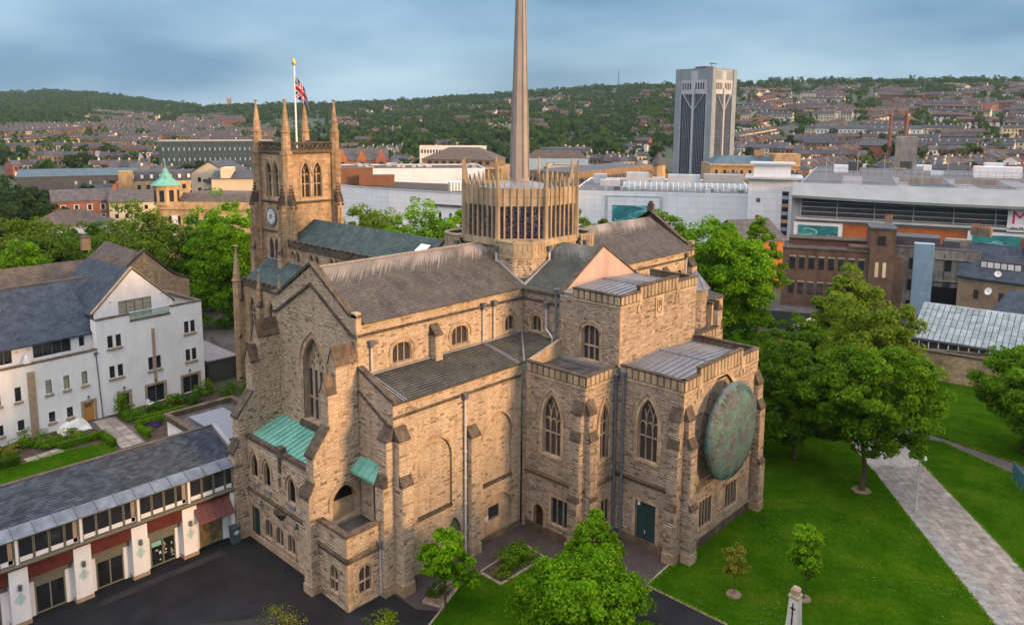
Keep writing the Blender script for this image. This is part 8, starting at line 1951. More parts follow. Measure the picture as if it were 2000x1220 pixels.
def dish(p, nrm, R, label):
    e = empty('satellite_dish', tuple(p)); tag(e, label, 'satellite dish'); m = MB(); a = nrm.orthogonal().normalized(); c = nrm.cross(a); vs = [p]; fs = []
    for rr__, dd in ((.5, .06), (1, .22)):
        for i in range(16): t = 2*math.pi*i/16; vs.append(p+nrm*dd*R+(a*math.cos(t)+c*math.sin(t))*R*rr__)
    for i in range(16): fs += [(0, 1+i, 1+(i+1) % 16), (1+i, 17+i, 17+(i+1) % 16, 1+(i+1) % 16)]
    m.add(vs, fs); m.build('dish', 'clock_white', e, smooth=True); m = MB(); m.cyl(p-nrm*.35, p, .06, n=6); m.cyl(p, p+nrm*R*.9, .03, n=5); m.build('arm', 'lead_dark', e)
dish(at(1949, 535, 146.5), Vector((.3, -.9, .35)).normalized(), .5, 'white satellite dish on the stone house wall'); dish(at(1931, 569, 140), Vector((-.4, -.8, .4)).normalized(), .6, 'white satellite dish above the glass roof')
r = Bld('brick_annex', 'small brown annex with blue slate roof at the far right', 'house', 1972, 138, 9, 9, 6.5, rot=-28, wall_='stone_dark', base=0, anchor='l'); r.gable(3, 'u', 'slate_blue'); r.grid('F', 2, 2, 1, 8, 1, 6, .25, .4)
# glazed roof building and its wall
r = Bld('glasshouse', 'old market building with a pitched glazed roof of pale panes', 'glasshouse', 1806, 127, 15.4, 9.5, 3.2, rot=-10, wall_='brick_red', base=0, anchor='l')
for i in range(20):
    for j in range(5):
        u0, u1 = 15.4*i/20+.05, 15.4*(i+1)/20-.05; n0, n1 = .3-9.5*j/5-.22, .3-9.5*(j+1)/5; z0_, z1_ = 3.6+3.6*j/5, 3.6+3.6*(j+1)/5
        m = MB(); P = r.F.p; m.hexa([P(u0, z0_, n0), P(u1, z0_, n0), P(u1, z1_, n1), P(u0, z1_, n1)], [P(u0, z0_+.06, n0), P(u1, z0_+.06, n0), P(u1, z1_+.06, n1), P(u0, z1_+.06, n1)]); m.build('pane', 'glass_pale', r.e)
m = MB(); P = r.F.p; m.hexa([P(0, 3.3, .2), P(15.4, 3.3, .2), P(15.4, 6.9, -9.3), P(0, 6.9, -9.3)], [P(0, 3.5, .2), P(15.4, 3.5, .2), P(15.4, 7.1, -9.3), P(0, 7.1, -9.3)]); m.build('roof_frame', 'panel_dark', r.e)
m = MB(); r.F.box(m, 0, 15.4, 0, 7.0, -10.2, -9.4); r.S.prism(m, [(0, 3), (9.5, 3), (9.5, 7.0), (0, 3.4)], -.3, 0); m.build('gable', 'panel_white', r.e)
for i in range(12): ubox('window', r.F, .1+15.4*i/12, 15.4*(i+1)/12-.1, 2.2, 3.2, .0, .06, 'window_dark', r.e)
for i in range(12): ubox('window_frame', r.F, 15.4*i/12-.05, 15.4*i/12+.07, 2.1, 3.3, .02, .1, 'frame_white', r.e)
WALL = Bld('boundary_wall', 'tall sandstone churchyard wall below the glass roof', 'wall', 1790, 119, 22, .6, 3.9, rot=-10, wall_='aisle_ashlar', base=0, anchor='l'); WALL.part('coping', 'coping', -.1, 22.1, 3.9, 4.1, -.7, .1)
b2 = Bld('boundary_wall', 'long dark churchyard wall behind the trees on the right', 'wall', 1520, 122, 33, .6, 2.6, rot=0, wall_='aisle_ashlar', base=0, anchor='l'); b2.part('coping', 'coping', -.1, 33, 2.6, 2.78, -.7, .1)
UMB = empty('patio_canopy', tuple(at(1592, 650, 132).xy)+(0,)); tag(UMB, 'beige square patio canopy in the yard behind the trees', 'canopy')
c = UMB.location; m = MB(); m.hexa([(c.x-2.6, c.y-2.6, 2.6), (c.x+2.6, c.y-2.6, 2.6), (c.x+2.6, c.y+2.6, 2.6), (c.x-2.6, c.y+2.6, 2.6)], [(c.x-.1, c.y-.1, 4), (c.x+.1, c.y-.1, 4), (c.x+.1, c.y+.1, 4), (c.x-.1, c.y+.1, 4)]); m.build('canopy', 'cream_wall', UMB); m = MB(); m.cyl((c.x, c.y, 0), (c.x, c.y, 3.8), .06, n=8); m.build('pole', 'lead_dark', UMB)
r = Bld('yard_sheds', 'dark felt-roofed sheds in the yard below the brick office', 'shed', 1600, 138, 16, 5, 2.8, wall_='panel_dark', base=0); r.flat(.2, 'felt')
r = Bld('gable_house', 'slate-roofed house with an orange gable beside the stair tower', 'house', 1505, 172, 10, 14, 10.0, rot=35, wall_='orange_panel', base=0); r.gable(4, 'u', 'slate_far')

# ---------------- unseen buildings added east of the churchyard to keep the low sun off lawns and yard
for i, (y0, y1, x0, h, mt, lb) in enumerate(((-40, -4, 34, 15, 'brick_red', 'unseen red brick block added for shade east of the churchyard, south end'), (12, 41, 36, 27, 'panel_grey', 'unseen tall grey block added for shade east of the churchyard'), (50, 92, 34, 16, 'brick_brown', 'unseen brown brick block added for shade east of the churchyard'), (98, 150, 38, 17, 'stone_gold', 'unseen stone block added for shade east of the churchyard, north end'))):
    e = empty('added_shade_building', (x0+8, (y0+y1)/2, 0)); tag(e, lb, 'building'); m = MB(); m.box(x0, x0+16, y0, y1, -.02, h); m.build('wall', mt, e); m = MB(); m.box(x0-.3, x0+16.3, y0-.3, y1+.3, h, h+.4); m.build('roof', 'felt', e)
    f = W_wall(x0)
    for k in range(int((y1-y0)/3.5)):
        for v in range(4): ubox('window', f, -y1+1+k*3.5, -y1+2.6+k*3.5, 1.2+v*3.7, 3.2+v*3.7, -.02, .05, 'window_dark', e)

# ---------------- terraced houses climbing the hills
def house_mesh(name, wall_, roof_, rs, w=5.2, d=8.5, h=5.8, rise=2.6, rear=None):
    m = MB(); m.box(-w/2, w/2, -d/2, d/2, -2.5, h, 0)
    m.hexa([(-w/2, -d/2-.3, h-.1), (w/2, -d/2-.3, h-.1), (w/2, 0, h+rise-.2), (-w/2, 0, h+rise-.2)], [(-w/2, -d/2-.3, h+.1), (w/2, -d/2-.3, h+.1), (w/2, 0, h+rise), (-w/2, 0, h+rise)], 1)
    m.hexa([(-w/2, 0, h+rise-.2), (w/2, 0, h+rise-.2), (w/2, d/2+.3, h-.1), (-w/2, d/2+.3, h-.1)], [(-w/2, 0, h+rise), (w/2, 0, h+rise), (w/2, d/2+.3, h+.1), (-w/2, d/2+.3, h+.1)], 1)
    m.add([(-w/2, -d/2, h), (-w/2, d/2, h), (-w/2, 0, h+rise-.1), (w/2, -d/2, h), (w/2, d/2, h), (w/2, 0, h+rise-.1)], [(0, 1, 2), (3, 5, 4)], 0)
    m.box(w/2-.8, w/2, -.45, .45, h+rise-.6, h+rise+1.1, 0)
    for sy in (-1, 1):
        for u, v in ((-1.3, 3.4), (1.0, 3.4), (-1.3, .7)): m.box(u-.5, u+.5, sy*(d/2)-.04, sy*(d/2)+.04, v, v+1.5, 2)
        m.box(.7, 1.6, sy*(d/2)-.04, sy*(d/2)+.04, 0, 2.2, 2 if sy < 0 else 3)
    m.box(-w/2, 0, d/2, d/2+3.2, -2.5, 3.4, 3); m.hexa([(-w/2, d/2, 3.4), (0, d/2, 3.4), (0, d/2+3.3, 3.4), (-w/2, d/2+3.3, 3.4)], [(-w/2, d/2, 4.6), (-w/2+.2, d/2, 4.6), (-w/2+.2, d/2+3.3, 4.6), (-w/2, d/2+3.3, 4.6)], 1)
    me = bpy.data.meshes.new(name); me.from_pydata(m.v, [], m.f)
    for q in (wall_, roof_, 'window_dark', rear or 'pale_wall'): me.materials.append(MATS[q])
    me.polygons.foreach_set('material_index', m.m); me.update(); return me
rs_ = random.Random(11)
HM = [house_mesh('terraced_house', a, b_, rs_, rear=c_) for a, b_, c_ in (('brick_red', 'roof_dark', 'pale_wall'), ('stone_dark', 'roof_dark', 'cream_wall'), ('brick_red', 'roof_brown', 'pale_wall'), ('cream_wall', 'roof_dark', 'pale_wall'), ('pale_wall', 'roof_brown', 'brick_red'))]
HC = ['red brick terraced house with slate roof', 'dark stone terraced house', 'red brick terraced house with brown roof', 'cream-walled terraced house', 'white-walled terraced house']
PLACES = [(60, 'at the left edge of the hillside'), (120, 'above the georgian townhouses'), (230, 'on the slope left of the cupola building'), (340, 'on the slope above the yellow flats'), (510, 'on the slope left of the clock tower'), (700, 'beside the terracotta gables'), (830, 'between the terracotta gables and the concert hall'), (1000, 'above the concert hall'), (1150, 'right of the spire'), (1320, 'left of the tower block'), (1500, 'just right of the tower block'), (1600, 'above the stone college'), (1700, 'left of the brick mosque'), (1800, 'around the mosque minarets'), (1900, 'above the car park deck'), (9999, 'at the far right of the hillside')]
def place_of(px): return next(t for x, t in PLACES if px < x)
houses = []
def row(px, d, ang, n, side, mats=(0, 0, 1, 2), gap=0.0):
    p = at(px, 300, d); vd = Vector((p.x, p.y, 0)).normalized(); u = Vector((vd.y, -vd.x, 0)); u.rotate(Matrix.Rotation(rad(ang), 3, 'Z')); flip = rs_.random() < .5
    k = rs_.choice(mats)
    for i in range(n):
        q = Vector((p.x, p.y, 0))+u*((i-n/2)*(5.2+gap)); 
        if rs_.random() < .03: continue
        houses.append((q.x, q.y, terrain(q.x, q.y)+1.0, math.atan2(u.y, u.x)+(math.pi if flip else 0), k if rs_.random() < .75 else rs_.choice((0, 1, 2, 3, 4)), side))
for j in range(22):           # left hillside: long rows seen side on, slightly slanted
    d = 560+j*46; 
    for px in ((420+rs_.uniform(-50, 60)), (280+rs_.uniform(-60, 40)), (110+rs_.uniform(-60, 60))): 
        if (px < 200 and d > 1150) or rs_.random() < .3: continue
        row(px, d+rs_.uniform(-12, 12), rs_.choice((-14, -18, -22)), rs_.randint(12, 19), 'l', (1, 1, 1, 0))
for j in range(26):           # right hillside
    d = 430+j*36
    for px in (1490, 1620, 1750, 1880, 2010):
        if d < 520 and px < 1600: continue
        if 1650 < px < 1800 and 500 < d < 600: continue
        if rs_.random() < .12: continue
        a = rs_.choice((-8, 8, 55, -60, 14, -12)); row(px+rs_.uniform(-35, 35), d+rs_.uniform(-12, 12), a, rs_.randint(6, 12), 'r', (0, 0, 2, 1, 3))
for j in range(64):           # between the trees in the middle
    px = rs_.uniform(640, 1320); d = rs_.uniform(470, 1500); row(px, d, rs_.uniform(-40, 40), rs_.randint(2, 5), 'm', (0, 0, 3, 2), gap=rs_.choice((0, 3)))
for j in range(34):           # old town roofs between the landmarks
    px = rs_.choice([rs_.uniform(0, 480), rs_.uniform(660, 1290), rs_.uniform(1430, 1990)]); d = rs_.uniform(350, 520); row(px, d, rs_.uniform(-45, 45), rs_.randint(2, 6), 'l' if px < 500 else ('m' if px < 1300 else 'r'), (0, 1, 2, 3))
houses.sort(key=lambda q: math.hypot(q[0], q[1]))
GRP = {'l': 'terraced houses on the left hillside', 'm': 'houses among the trees in the middle', 'r': 'terraced houses on the right hillside'}
far_v = []; far_f = []; far_m = []; off = 0
def visible(x, y): 
    px = px_of(Vector((x, y, terrain(x, y)+4)))[0]; return -40 < px < 2040
hi = 0
far_groups = {}
for (x, y, z, a, k, sd) in houses:
    if not visible(x, y): continue
    if hi < 300:
        o = link('terraced_house', HM[k]); o.location = (x, y, z); o.rotation_euler.z = a; dd = math.hypot(x, y); tag(o, HC[k]+(' low ' if dd < 560 else ' ')+place_of(px_of(Vector((x, y, z)))[0]), 'house', 'terraced houses '+place_of(px_of(Vector((x, y, z)))[0])); hi += 1
    else: far_groups.setdefault(k, []).append((x, y, z, a))
AV = []; AF = []; AM = []; off = 0
for k, lst in far_groups.items():
    me = HM[k]; co = np.empty(len(me.vertices)*3); me.vertices.foreach_get('co', co); co = co.reshape(-1, 3)
    tris = []; mi = []
    for p in me.polygons:
        vv = list(p.vertices)
        tris.append(vv if len(vv) == 4 else vv+[vv[-1]]); mi.append(p.material_index+4*k)
    tris = np.array(tris); mi = np.array(mi)
    for (x, y, z, a) in lst:
        c_, s_ = math.cos(a), math.sin(a); q = co.copy(); q[:, 0] = co[:, 0]*c_-co[:, 1]*s_+x; q[:, 1] = co[:, 0]*s_+co[:, 1]*c_+y; q[:, 2] += z
        AV.append(q); AF.append(tris+off); AM.append(mi); off += len(q)
allm = [m_.name for k in range(5) for m_ in HM[k].materials]
F_ = np.concatenate(AF); V_ = np.concatenate(AV); M_ = np.concatenate(AM)
tri = F_[:, 2] == F_[:, 3]
me = bpy.data.meshes.new('far_terraces'); me.from_pydata(V_.tolist(), [], [tuple(f[:3]) if t else tuple(f) for f, t in zip(F_.tolist(), tri)])
for q in allm: me.materials.append(MATS[q])
me.polygons.foreach_set('material_index', M_.astype(np.int32)); me.update()
tag(link('far_terraces', me), 'mass of far terraced houses covering the hillsides', 'houses', kind='stuff')
# ================================================================== trees
# near trees: each its own crown
def near(name, px, py_top, d, R, H, nleaf, size, mat, seed, label, shape='round', trunk=2.5, xy=None, nclump=150, cl=0.2, hollow=0.3, **k):
    p = at(px, py_top, d) if xy is None else Vector((*xy, 0))
    me = tree_meshes((name, seed), H, R, trunk, nleaf, size, mat, seed, shape, int(nclump*1.3), cl*0.92, hollow, **k)
    return put_tree(name, me, p.x, p.y, 0.0, label=label, rot=0)
near('maple_tree', 0, 0, 0, 5.5, 15.4, 46000, 0.29, 'leaf_mid', 1, 'broad maple beside the lamp post, trunk ringed with soil', 'round', 4.8, xy=(-23.3, 74.4), nclump=240, cl=0.17, hollow=0.3)
near('maple_tree', 0, 0, 0, 5.2, 12.4, 34000, 0.29, 'leaf_dark', 2, 'dense dark green tree next to the disc wall', 'egg', 1.4, xy=(-31.0, 76.8), nclump=120)
near('maple_tree', 0, 0, 0, 6.0, 15.2, 42000, 0.32, 'leaf_olive', 3, 'tall pale green tree behind the maple on the right', 'round', 2.5, xy=(-27.6, 89.5), nclump=150, cl=0.2)
near('maple_tree', 0, 0, 0, 5.8, 15.0, 34000, 0.33, 'leaf_olive', 4, 'loose olive-green tree in front of the brick office', 'egg', 3.0, xy=(-36.5, 104), nclump=110)
near('maple_tree', 0, 0, 0, 5.9, 13.6, 36000, 0.31, 'leaf_mid', 5, 'dark tree at the right edge below the glass roof', 'round', 2.2, xy=(-13.6, 95.5), nclump=110)
near('maple_tree', 0, 0, 0, 5.2, 11.0, 24000, 0.32, 'leaf_dark', 15, 'dark shrubby tree behind the broad maple by the wall', 'round', 1.2, xy=(-38, 92), nclump=100)
near('plane_tree', 0, 0, 0, 8.0, 21.8, 60000, 0.36, 'leaf_bright', 6, 'huge bright green tree right of the north transept', 'egg', 3.0, xy=(-51.5, 100.5), nclump=190, cl=0.19)
near('plane_tree', 0, 0, 0, 4.2, 20.8, 18000, 0.38, 'leaf_mid', 7, 'tall narrow tree behind the huge one, against the stair tower', 'cone', 5, xy=(-55.0, 118.0), nclump=90)
near('plane_tree', 0, 0, 0, 6.6, 21.0, 26000, 0.4, 'leaf_mid', 8, 'olive-green tree behind the north transept gable', 'round', 5, xy=(-66, 108), nclump=110)
near('ash_tree', 0, 0, 0, 5.2, 19.0, 12000, 0.4, 'leaf_olive', 9, 'airy tree between the lantern and the teal poster', 'round', 6, xy=(-86, 112), nclump=80, hollow=0.2)
# behind the nave
for i, (px, top, d, R, mt, lb) in enumerate(((690, 404, 142, 6.0, 'leaf_olive', 'olive tree beside the clock tower, behind the nave'), (740, 402, 150, 5.5, 'leaf_olive', 'pale tree second from the clock tower behind the nave'), (812, 398, 138, 7.5, 'leaf_bright', 'big round bright tree in the middle behind the nave roof'), (850, 425, 122, 4.8, 'leaf_dark', 'dark tree low behind the nave roof near the lantern'), (888, 393, 136, 4.6, 'leaf_bright', 'bright upright tree left of the lantern'))):
    H = at(px, top, d).z
    near('churchyard_tree', px, 400, d, R*1.1, H, 22000, 0.42, mt, 20+i, lb, 'round' if i != 4 else 'egg', 2.5, nclump=170, hollow=0.2)
# left
for i, (px, top, d, R, mt, lb) in enumerate(((280, 400, 152, 7.6, 'leaf_olive', 'large silvery-green tree behind the stone hall'), (442, 388, 138, 6.2, 'leaf_bright', 'large dark-shaded tree left of the clock tower'), (60, 415, 165, 8.4, 'leaf_olive', 'wide olive tree behind the hall at the left'), (160, 425, 172, 6.0, 'leaf_dark', 'dark tree between the two olive trees on the left'), (15, 468, 138, 4.6, 'leaf_bright', 'bright green tree at the left edge behind the hall roof'), (405, 430, 150, 5.5, 'leaf_dark', 'dark lower tree under the large one by the clock tower'))):
    H = at(px, top, d).z
    near('churchyard_tree', px, 400, d, R*1.05, H, 30000, 0.42, mt, 30+i, lb, 'round', 1.5, nclump=220, hollow=0.2)
near('garden_tree', 0, 0, 0, 2.3, 5.2, 4500, 0.2, 'leaf_dark', 40, 'small dark tree between the white house and the west buttress', 'round', 1.2, xy=(-85.0, 45.5), nclump=50)
near('garden_tree', 0, 0, 0, 1.6, 3.4, 2500, 0.2, 'leaf_olive', 41, 'small pale garden tree in front of the grey link', 'round', 1.0, xy=(-82.0, 43.6), nclump=40)
# foreground
near('ash_tree', 0, 0, 0, 4.5, 7.3, 36000, 0.21, 'leaf_bright', 50, 'large bright green tree in the foreground below the chancel', 'egg', 1.2, xy=(-28.6, 37.2), nclump=150, cl=0.2)
near('ash_tree', 0, 0, 0, 2.2, 7.4, 13000, 0.2, 'leaf_bright', 51, 'tall slim tree behind the foreground tree, beside the double door', 'cone', 1.6, xy=(-31.4, 42.4), nclump=80)
near('young_tree', 0, 0, 0, 2.0, 6.6, 12000, 0.19, 'leaf_bright', 52, 'young bright tree in front of the pointed side door', 'egg', 1.6, xy=(-38.6, 34.4), nclump=80, tr=0.09)
near('sapling', 0, 0, 0, 1.35, 6.0, 9000, 0.16, 'leaf_bright', 53, 'staked sapling on the lawn beside the obelisk', 'egg', 1.5, xy=(-20.3, 53.6), nclump=70, cl=0.34, tr=0.06)
near('sapling', 0, 0, 0, 1.1, 4.0, 3600, 0.13, 'leaf_yellow', 54, 'thin multi-stemmed sapling with yellowish leaves on the lawn', 'round', 1.5, xy=(-24.3, 50.5), nclump=44, cl=0.3, tr=0.035, limbs=14)
for x, y, r in ((-20.3, 53.6, .62), (-24.3, 50.5, .62), (-23.3, 74.4, .95)):
    m = MB(); m.hexa(octo(x, y, r, .04), octo(x, y, r*.9, .14)); o = m.build('tree_pit', 'mulch'); tag(o, 'round mulched bed around the ' + {-20.3: 'sapling beside the obelisk', -24.3: 'thin yellowish sapling', -23.3: 'broad maple trunk'}[x], 'tree pit')
shrub('shrub', -39.1, 42.3, 0.1, 1.15, 1.9, 1.3, 2600, 0.15, 'leaf_mid', 70, 'bushy green shrub in the bed by the chancel corner')
shrub('shrub', -38.3, 40.4, 0.1, 0.8, 0.9, 0.6, 700, 0.12, 'leaf_olive', 71, 'low pale planting at the front of the square bed')
shrub('shrub', -40.3, 35.2, 0.1, 0.7, 0.8, 0.9, 900, 0.12, 'leaf_dark', 72, 'dark low shrub at the foot of the corner buttress')
shrub('shrub', -44.4, 24.6, 0.0, 1.9, 1.6, 2.4, 1200, 0.13, 'leaf_yellow', 73, 'sparse yellowish shrub at the bottom edge of the courtyard')
shrub('shrub', -40.6, 30.4, 0.0, 1.3, 1.0, 0.9, 900, 0.12, 'leaf_olive', 74, 'grey-green shrub at the bottom beside the young tree')
shrub('shrub', -25.0, 41.6, 0.0, 1.6, 1.3, 1.2, 1200, 0.14, 'leaf_mid', 75, 'low green shrub at the bottom edge right of the foreground tree')

# town trees
TM = [tree_meshes(('town', i), 10, (4.2, 3.6, 4.6, 2.4)[i], 1.5, 1500, 0.75, 'leaf_far', 80+i, ('round', 'egg', 'round', 'cone')[i], 46, 0.27, limbs=4) for i in range(4)]
rt = random.Random(5)
def town_tree(px, d, s, k=None, lb=None, grp='trees between the town buildings'):
    p = at(px, 300, d); k = rt.choice((0, 0, 1, 2)) if k is None else k
    if lb is None: lb = ('large ' if s > 1.05 else 'small ')+('upright ' if k == 1 else 'spreading ')+('tree in town ' if d < 480 else 'tree on the slope ')+place_of(px)
    put_tree('town_tree', TM[k], p.x, p.y, terrain(p.x, p.y)-.2, s, lb or 'leafy tree standing among the town buildings', grp)
for i in range(16): town_tree(rt.uniform(-20, 110), rt.uniform(250, 330), rt.uniform(.9, 1.4), None, None, 'trees between the roofs on the left')
for px, d, s, k, lb in ((312, 300, .9, 3, 'narrow dark conifer left of the cream flats'), (374, 305, 1.1, 3, 'narrow dark conifer in front of the cream flats'), (465, 205, .85, 0, 'bright tree at the foot of the brick house by the tower')): town_tree(px, d, s, k, lb)
for i in range(46):
    town_tree(rt.uniform(-10, 480), rt.uniform(330, 640), rt.uniform(.7, 1.35), None, None, 'trees between the roofs on the left')
for i in range(26):
    town_tree(rt.uniform(645, 1300), rt.uniform(400, 620), rt.uniform(.8, 1.3), None, None, 'trees behind the lantern')
for i in range(40):
    town_tree(rt.uniform(1430, 2000), rt.uniform(400, 800), rt.uniform(.7, 1.3), None, None, 'trees between the right-hand terraces')
for px in (1850, 1880, 1905, 1940, 1985): town_tree(px, 335, 1.0, 0, 'bright tree in the row behind the car park deck', 'trees behind the car park deck')

# woods on the hills: one mass of crowns
def woods():
    V0 = []
    for s in range(3):
        rs = np.random.default_rng(200+s); P, out, c = crown_points(rs, 4.6, 4.2, 4.2, 12, 60, 0.42, 'dome', 0.5); V, Fq = leaves(P, out, 2.45, rs, 0.5); V0.append((V, Fq))
    AV = []; AF = []; off = 0; r2 = random.Random(9)
    def add(x, y, s):
        nonlocal off
        V, Fq = V0[r2.randrange(3)]; a = r2.uniform(0, 6.28); c_, s_ = math.cos(a), math.sin(a); q = V*s*np.array([1, 1, r2.uniform(.8, 1.2)])
        AV.append(np.stack([q[:, 0]*c_-q[:, 1]*s_+x, q[:, 0]*s_+q[:, 1]*c_+y, q[:, 2]+terrain(x, y)-1.2], 1)); AF.append(Fq+off); off += len(V)
    cells = set((round(h[0]/11), round(h[1]/11)) for h in houses)
    n = 0; tries = 0
    while n < 7000 and tries < 90000:
        tries += 1
        px = r2.uniform(-60, 2060); 
        d = 430+1950*r2.random()**0.8
        # density: wooded far hill on the left, woods in the middle, scattered on the right
        if px < 230: w = 0.95 if d > 1150 else 0.25
        elif px < 640: w = 0.85 if d > 1380 else 0.22
        elif px < 1430: w = 0.95 if d > 560 else 0.25
        else: w = 0.6 if d > 1250 else 0.22
        if r2.random() > w: continue
        p = at(px, 300, d); D = interp(SKY_D, px)
        if d > D*1.06: continue
        if (round(p.x/11), round(p.y/11)) in cells: continue
        add(p.x, p.y, r2.uniform(.75, 1.5)); n += 1
    for k in range(420):        # ragged tree line along the skyline
        px = -60+2120*(k+r2.random())/420; D = interp(SKY_D, px)*r2.uniform(.96, 1.02); 
        if r2.random() < (.85 if not 500 < px < 900 else .5): p = at(px, 300, D); add(p.x, p.y, r2.uniform(.6, 1.25))
    o = link('woodland', np_mesh('woodland', np.concatenate(AV), np.concatenate(AF), 'leaf_far')); tag(o, 'woods and hedgerow trees covering the distant hills', 'woodland', kind='stuff')
woods()

# ================================================================== small things
LAMP = empty('lamp_post', (-18.2, 73.5, 0.05)); tag(LAMP, 'grey lamp post with a small white camera head beside the path', 'lamp post')
m = MB(); m.cyl((-18.2, 73.5, .05), (-18.2, 73.5, 5.55), .09, .06, n=10); m.cyl((-18.2, 73.5, .05), (-18.2, 73.5, .9), .12, n=10); m.build('pole', 'pipe_light', LAMP)
m = MB(); m.cyl((-18.2, 73.5, 5.4), (-17.75, 73.4, 5.45), .04, n=6); m.build('arm', 'pipe_light', LAMP); m = MB(); m.cyl((-17.8, 73.4, 5.25), (-17.8, 73.4, 5.5), .2, .14, n=10); m.cyl((-17.8, 73.4, 5.1), (-17.8, 73.4, 5.25), .1, .2, n=10); m.build('lamp_head', 'white_metal', LAMP, smooth=False)
OX, OY = -18.9, 48.5
OB = empty('memorial_obelisk', (OX, OY, 0.06)); tag(OB, 'pale stone memorial pillar with a dark sword emblem', 'memorial'); plain('memorial_stone', (0.50, 0.48, 0.43), 0.85, 0.12, 2, stain=0.2)
m = MB(); m.box(OX-.9, OX+.9, OY-.9, OY+.9, .06, .35); m.build('step', 'memorial_stone', OB); m = MB(); m.box(OX-.6, OX+.6, OY-.6, OY+.6, .35, .9); m.build('plinth', 'memorial_stone', OB)
m = MB(); m.hexa([(OX-.42, OY-.42, .9), (OX+.42, OY-.42, .9), (OX+.42, OY+.42, .9), (OX-.42, OY+.42, .9)], [(OX-.3, OY-.3, 3.3), (OX+.3, OY-.3, 3.3), (OX+.3, OY+.3, 3.3), (OX-.3, OY+.3, 3.3)]); m.build('shaft', 'memorial_stone', OB)
m = MB(); m.box(OX-.36, OX+.36, OY-.36, OY+.36, 3.3, 3.45); m.box(OX-.27, OX+.27, OY-.27, OY+.27, 3.45, 3.85); m.hexa([(OX-.27, OY-.27, 3.85), (OX+.27, OY-.27, 3.85), (OX+.27, OY+.27, 3.85), (OX-.27, OY+.27, 3.85)], [(OX-.15, OY-.15, 4.0), (OX+.15, OY-.15, 4.0), (OX+.15, OY+.15, 4.0), (OX-.15, OY+.15, 4.0)]); m.build('cap', 'dressed', OB)
m = MB(); fo = S_wall(OY-.42)
def on_face(v): return -.02+ (v-.9)/2.4*(-.12)
for (u0, u1, v0_, v1_) in ((-.035, .035, 1.2, 2.95), (-.17, .17, 2.55, 2.63), (-.06, .06, 1.75, 1.82), (-.06, .06, 2.2, 2.27)): m.hexa([fo.p(OX+u0, v0_, on_face(v0_)), fo.p(OX+u1, v0_, on_face(v0_)), fo.p(OX+u1, v1_, on_face(v1_)), fo.p(OX+u0, v1_, on_face(v1_))], [fo.p(OX+u0, v0_, on_face(v0_)+.06), fo.p(OX+u1, v0_, on_face(v0_)+.06), fo.p(OX+u1, v1_, on_face(v1_)+.06), fo.p(OX+u0, v1_, on_face(v1_)+.06)])
m.build('sword', 'dark_void', OB)
plain('fence_blue', (0.05, 0.14, 0.18), 0.5, 0.1, 2)
FN = empty('blue_barrier', (-12.6, 86, .05)); tag(FN, 'blue-green metal barrier panel at the right edge of the lawn', 'barrier')
ff = Fr((-13.2, 87.2, .05), (1.2, -2.4, 0)); 
for u in (0, 1.3, 2.6, 3.9, 5.2): m = MB(); ff.box(m, u-.05, u+.05, 0, 1.9, -.05, .05); m.build('post', 'fence_blue', FN)
for k in range(4): m = MB(); ff.box(m, .06+1.3*k, 1.24+1.3*k, .55, 1.85, -.03, .03); m.build('panel', 'fence_blue', FN)
# railings between the aisle and the white house
RL = empty('iron_railings', (-100, 51, 0)); tag(RL, 'dark iron railings and gate between nave and white house', 'railings')
rf = Fr((-116, 54.0, 0), (19, -4.4, 0)); 
for k in range(40): m = MB(); p = rf.p(.2+k*.48, 0, 0); m.cyl(p, p+Vector((0, 0, 1.5)), .03, n=4); m.build('bar', 'lead_dark', RL)
for z in (.2, 1.35): m = MB(); rf.box(m, 0, 19.4, z, z+.06, -.03, .03); m.build('rail', 'lead_dark', RL)
sheet('churchyard_path', [(-98, 49.4), (-98, 45), (-112, 50), (-130, 62), (-150, 75), (-160, 90), (-146, 92), (-125, 70), (-99.5, 61)], 0.02, 'asphalt_old')
# low barrier wall and manhole in the courtyard
m = MB(); m.box(-47.6, -46.6, 17.6, 18.6, .004, .012); tag(m.build('manhole_cover', 'lead_dark'), 'square iron manhole cover in the dark courtyard', 'manhole')

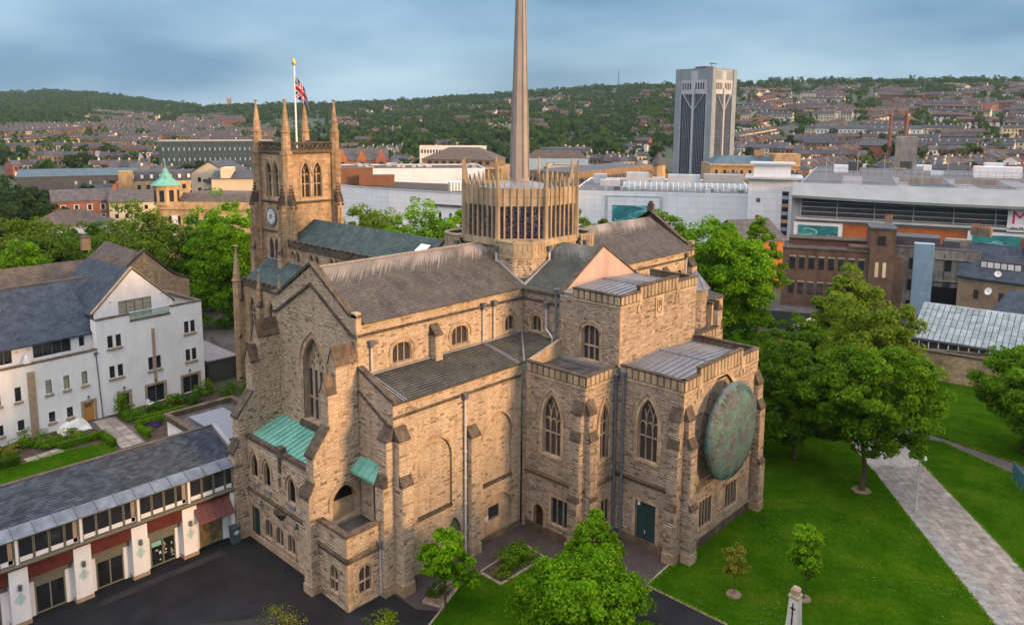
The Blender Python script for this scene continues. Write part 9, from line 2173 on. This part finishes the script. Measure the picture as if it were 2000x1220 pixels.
# ragged grass along the lawn edges, and clover and fallen leaves on the turf
def turf_details():
    rs = np.random.default_rng(77); P = []
    lines = [[(-29.5, 51.0), (-29.62, 47.05), (-23.1, 47.0), (-18.0, 44.2)], [(-9.25, 59.95), (-18.0, 71.5), (-24.1, 79.8)], [(-21.6, 86.0), (-4.55, 63.35)], [(-40.3, 37.7), (-39.95, 39.4)], [(-37.8, 39.4), (-37.75, 44.3), (-35.85, 44.5), (-31.2, 38.3)], [(-20.9, 92.5), (-13.5, 88.7)], [(-20.4, 93.6), (-13.0, 91.7)], [(-86.8, 28.7), (-88.3, 24.0), (-87.2, 18.3)]]
    for ln in lines:
        for a, b in zip(ln, ln[1:]):
            L = math.hypot(b[0]-a[0], b[1]-a[1]); k = int(L*70); t = rs.random(k)
            x = a[0]+(b[0]-a[0])*t+rs.normal(0, .07, k); y = a[1]+(b[1]-a[1])*t+rs.normal(0, .07, k); P.append(np.stack([x, y, np.full(k, .09)], 1))
    P = np.concatenate(P); V, F_ = leaves(P, np.tile([0, 0, .5], (len(P), 1)), .13, rs, 1.0)
    tag(link('grass_edge', np_mesh('grass_edge', V, F_, 'leaf_mid')), kind='stuff', label='ragged grass along the lawn edges', cat='grass')
    P = []
    for c in range(34):
        cx, cy = rs.uniform(-29, -8), rs.uniform(48, 78); 
        if (cx+24.1)*.8+(cy-79.75)*.6 > -.5: continue
        k = rs.integers(12, 45); P.append(np.stack([cx+rs.normal(0, .9, k), cy+rs.normal(0, .9, k), np.full(k, .085)], 1))
    P = np.concatenate(P); P = P[(P[:, 0] > -28.4)]; P = P[(P[:, 0]+24.1)*.8+(P[:, 1]-79.75)*.6 < -.1]
    V, F_ = leaves(P, np.tile([0, 0, 1.], (len(P), 1)), .085, rs, .4)
    tag(link('clover', np_mesh('clover', V, F_, 'clover_pale')), kind='stuff', label='pale clover and daisies speckling the lawn', cat='clover')
plain('clover_pale', (0.14, 0.17, 0.07), 0.9, 0.3, 3)
turf_details()
# ================================================================== air
def haze():
    m = bpy.data.materials.new('haze_air'); m.use_nodes = True; MATS['haze_air'] = m; n, l = m.node_tree.nodes, m.node_tree.links; n.clear()
    o = N(n, 'ShaderNodeOutputMaterial'); v = N(n, 'ShaderNodeVolumePrincipled'); v.inputs['Color'].default_value = (0.62, 0.82, 1.0, 1); v.inputs['Density'].default_value = 0.00006; v.inputs['Anisotropy'].default_value = 0.55
    l.new(v.outputs[0], o.inputs['Volume'])
    mb = MB(); mb.box(-4700, 4700, -4700, 4700, -60, 190); b = mb.build('haze', 'haze_air'); tag(b, kind='stuff')
haze()
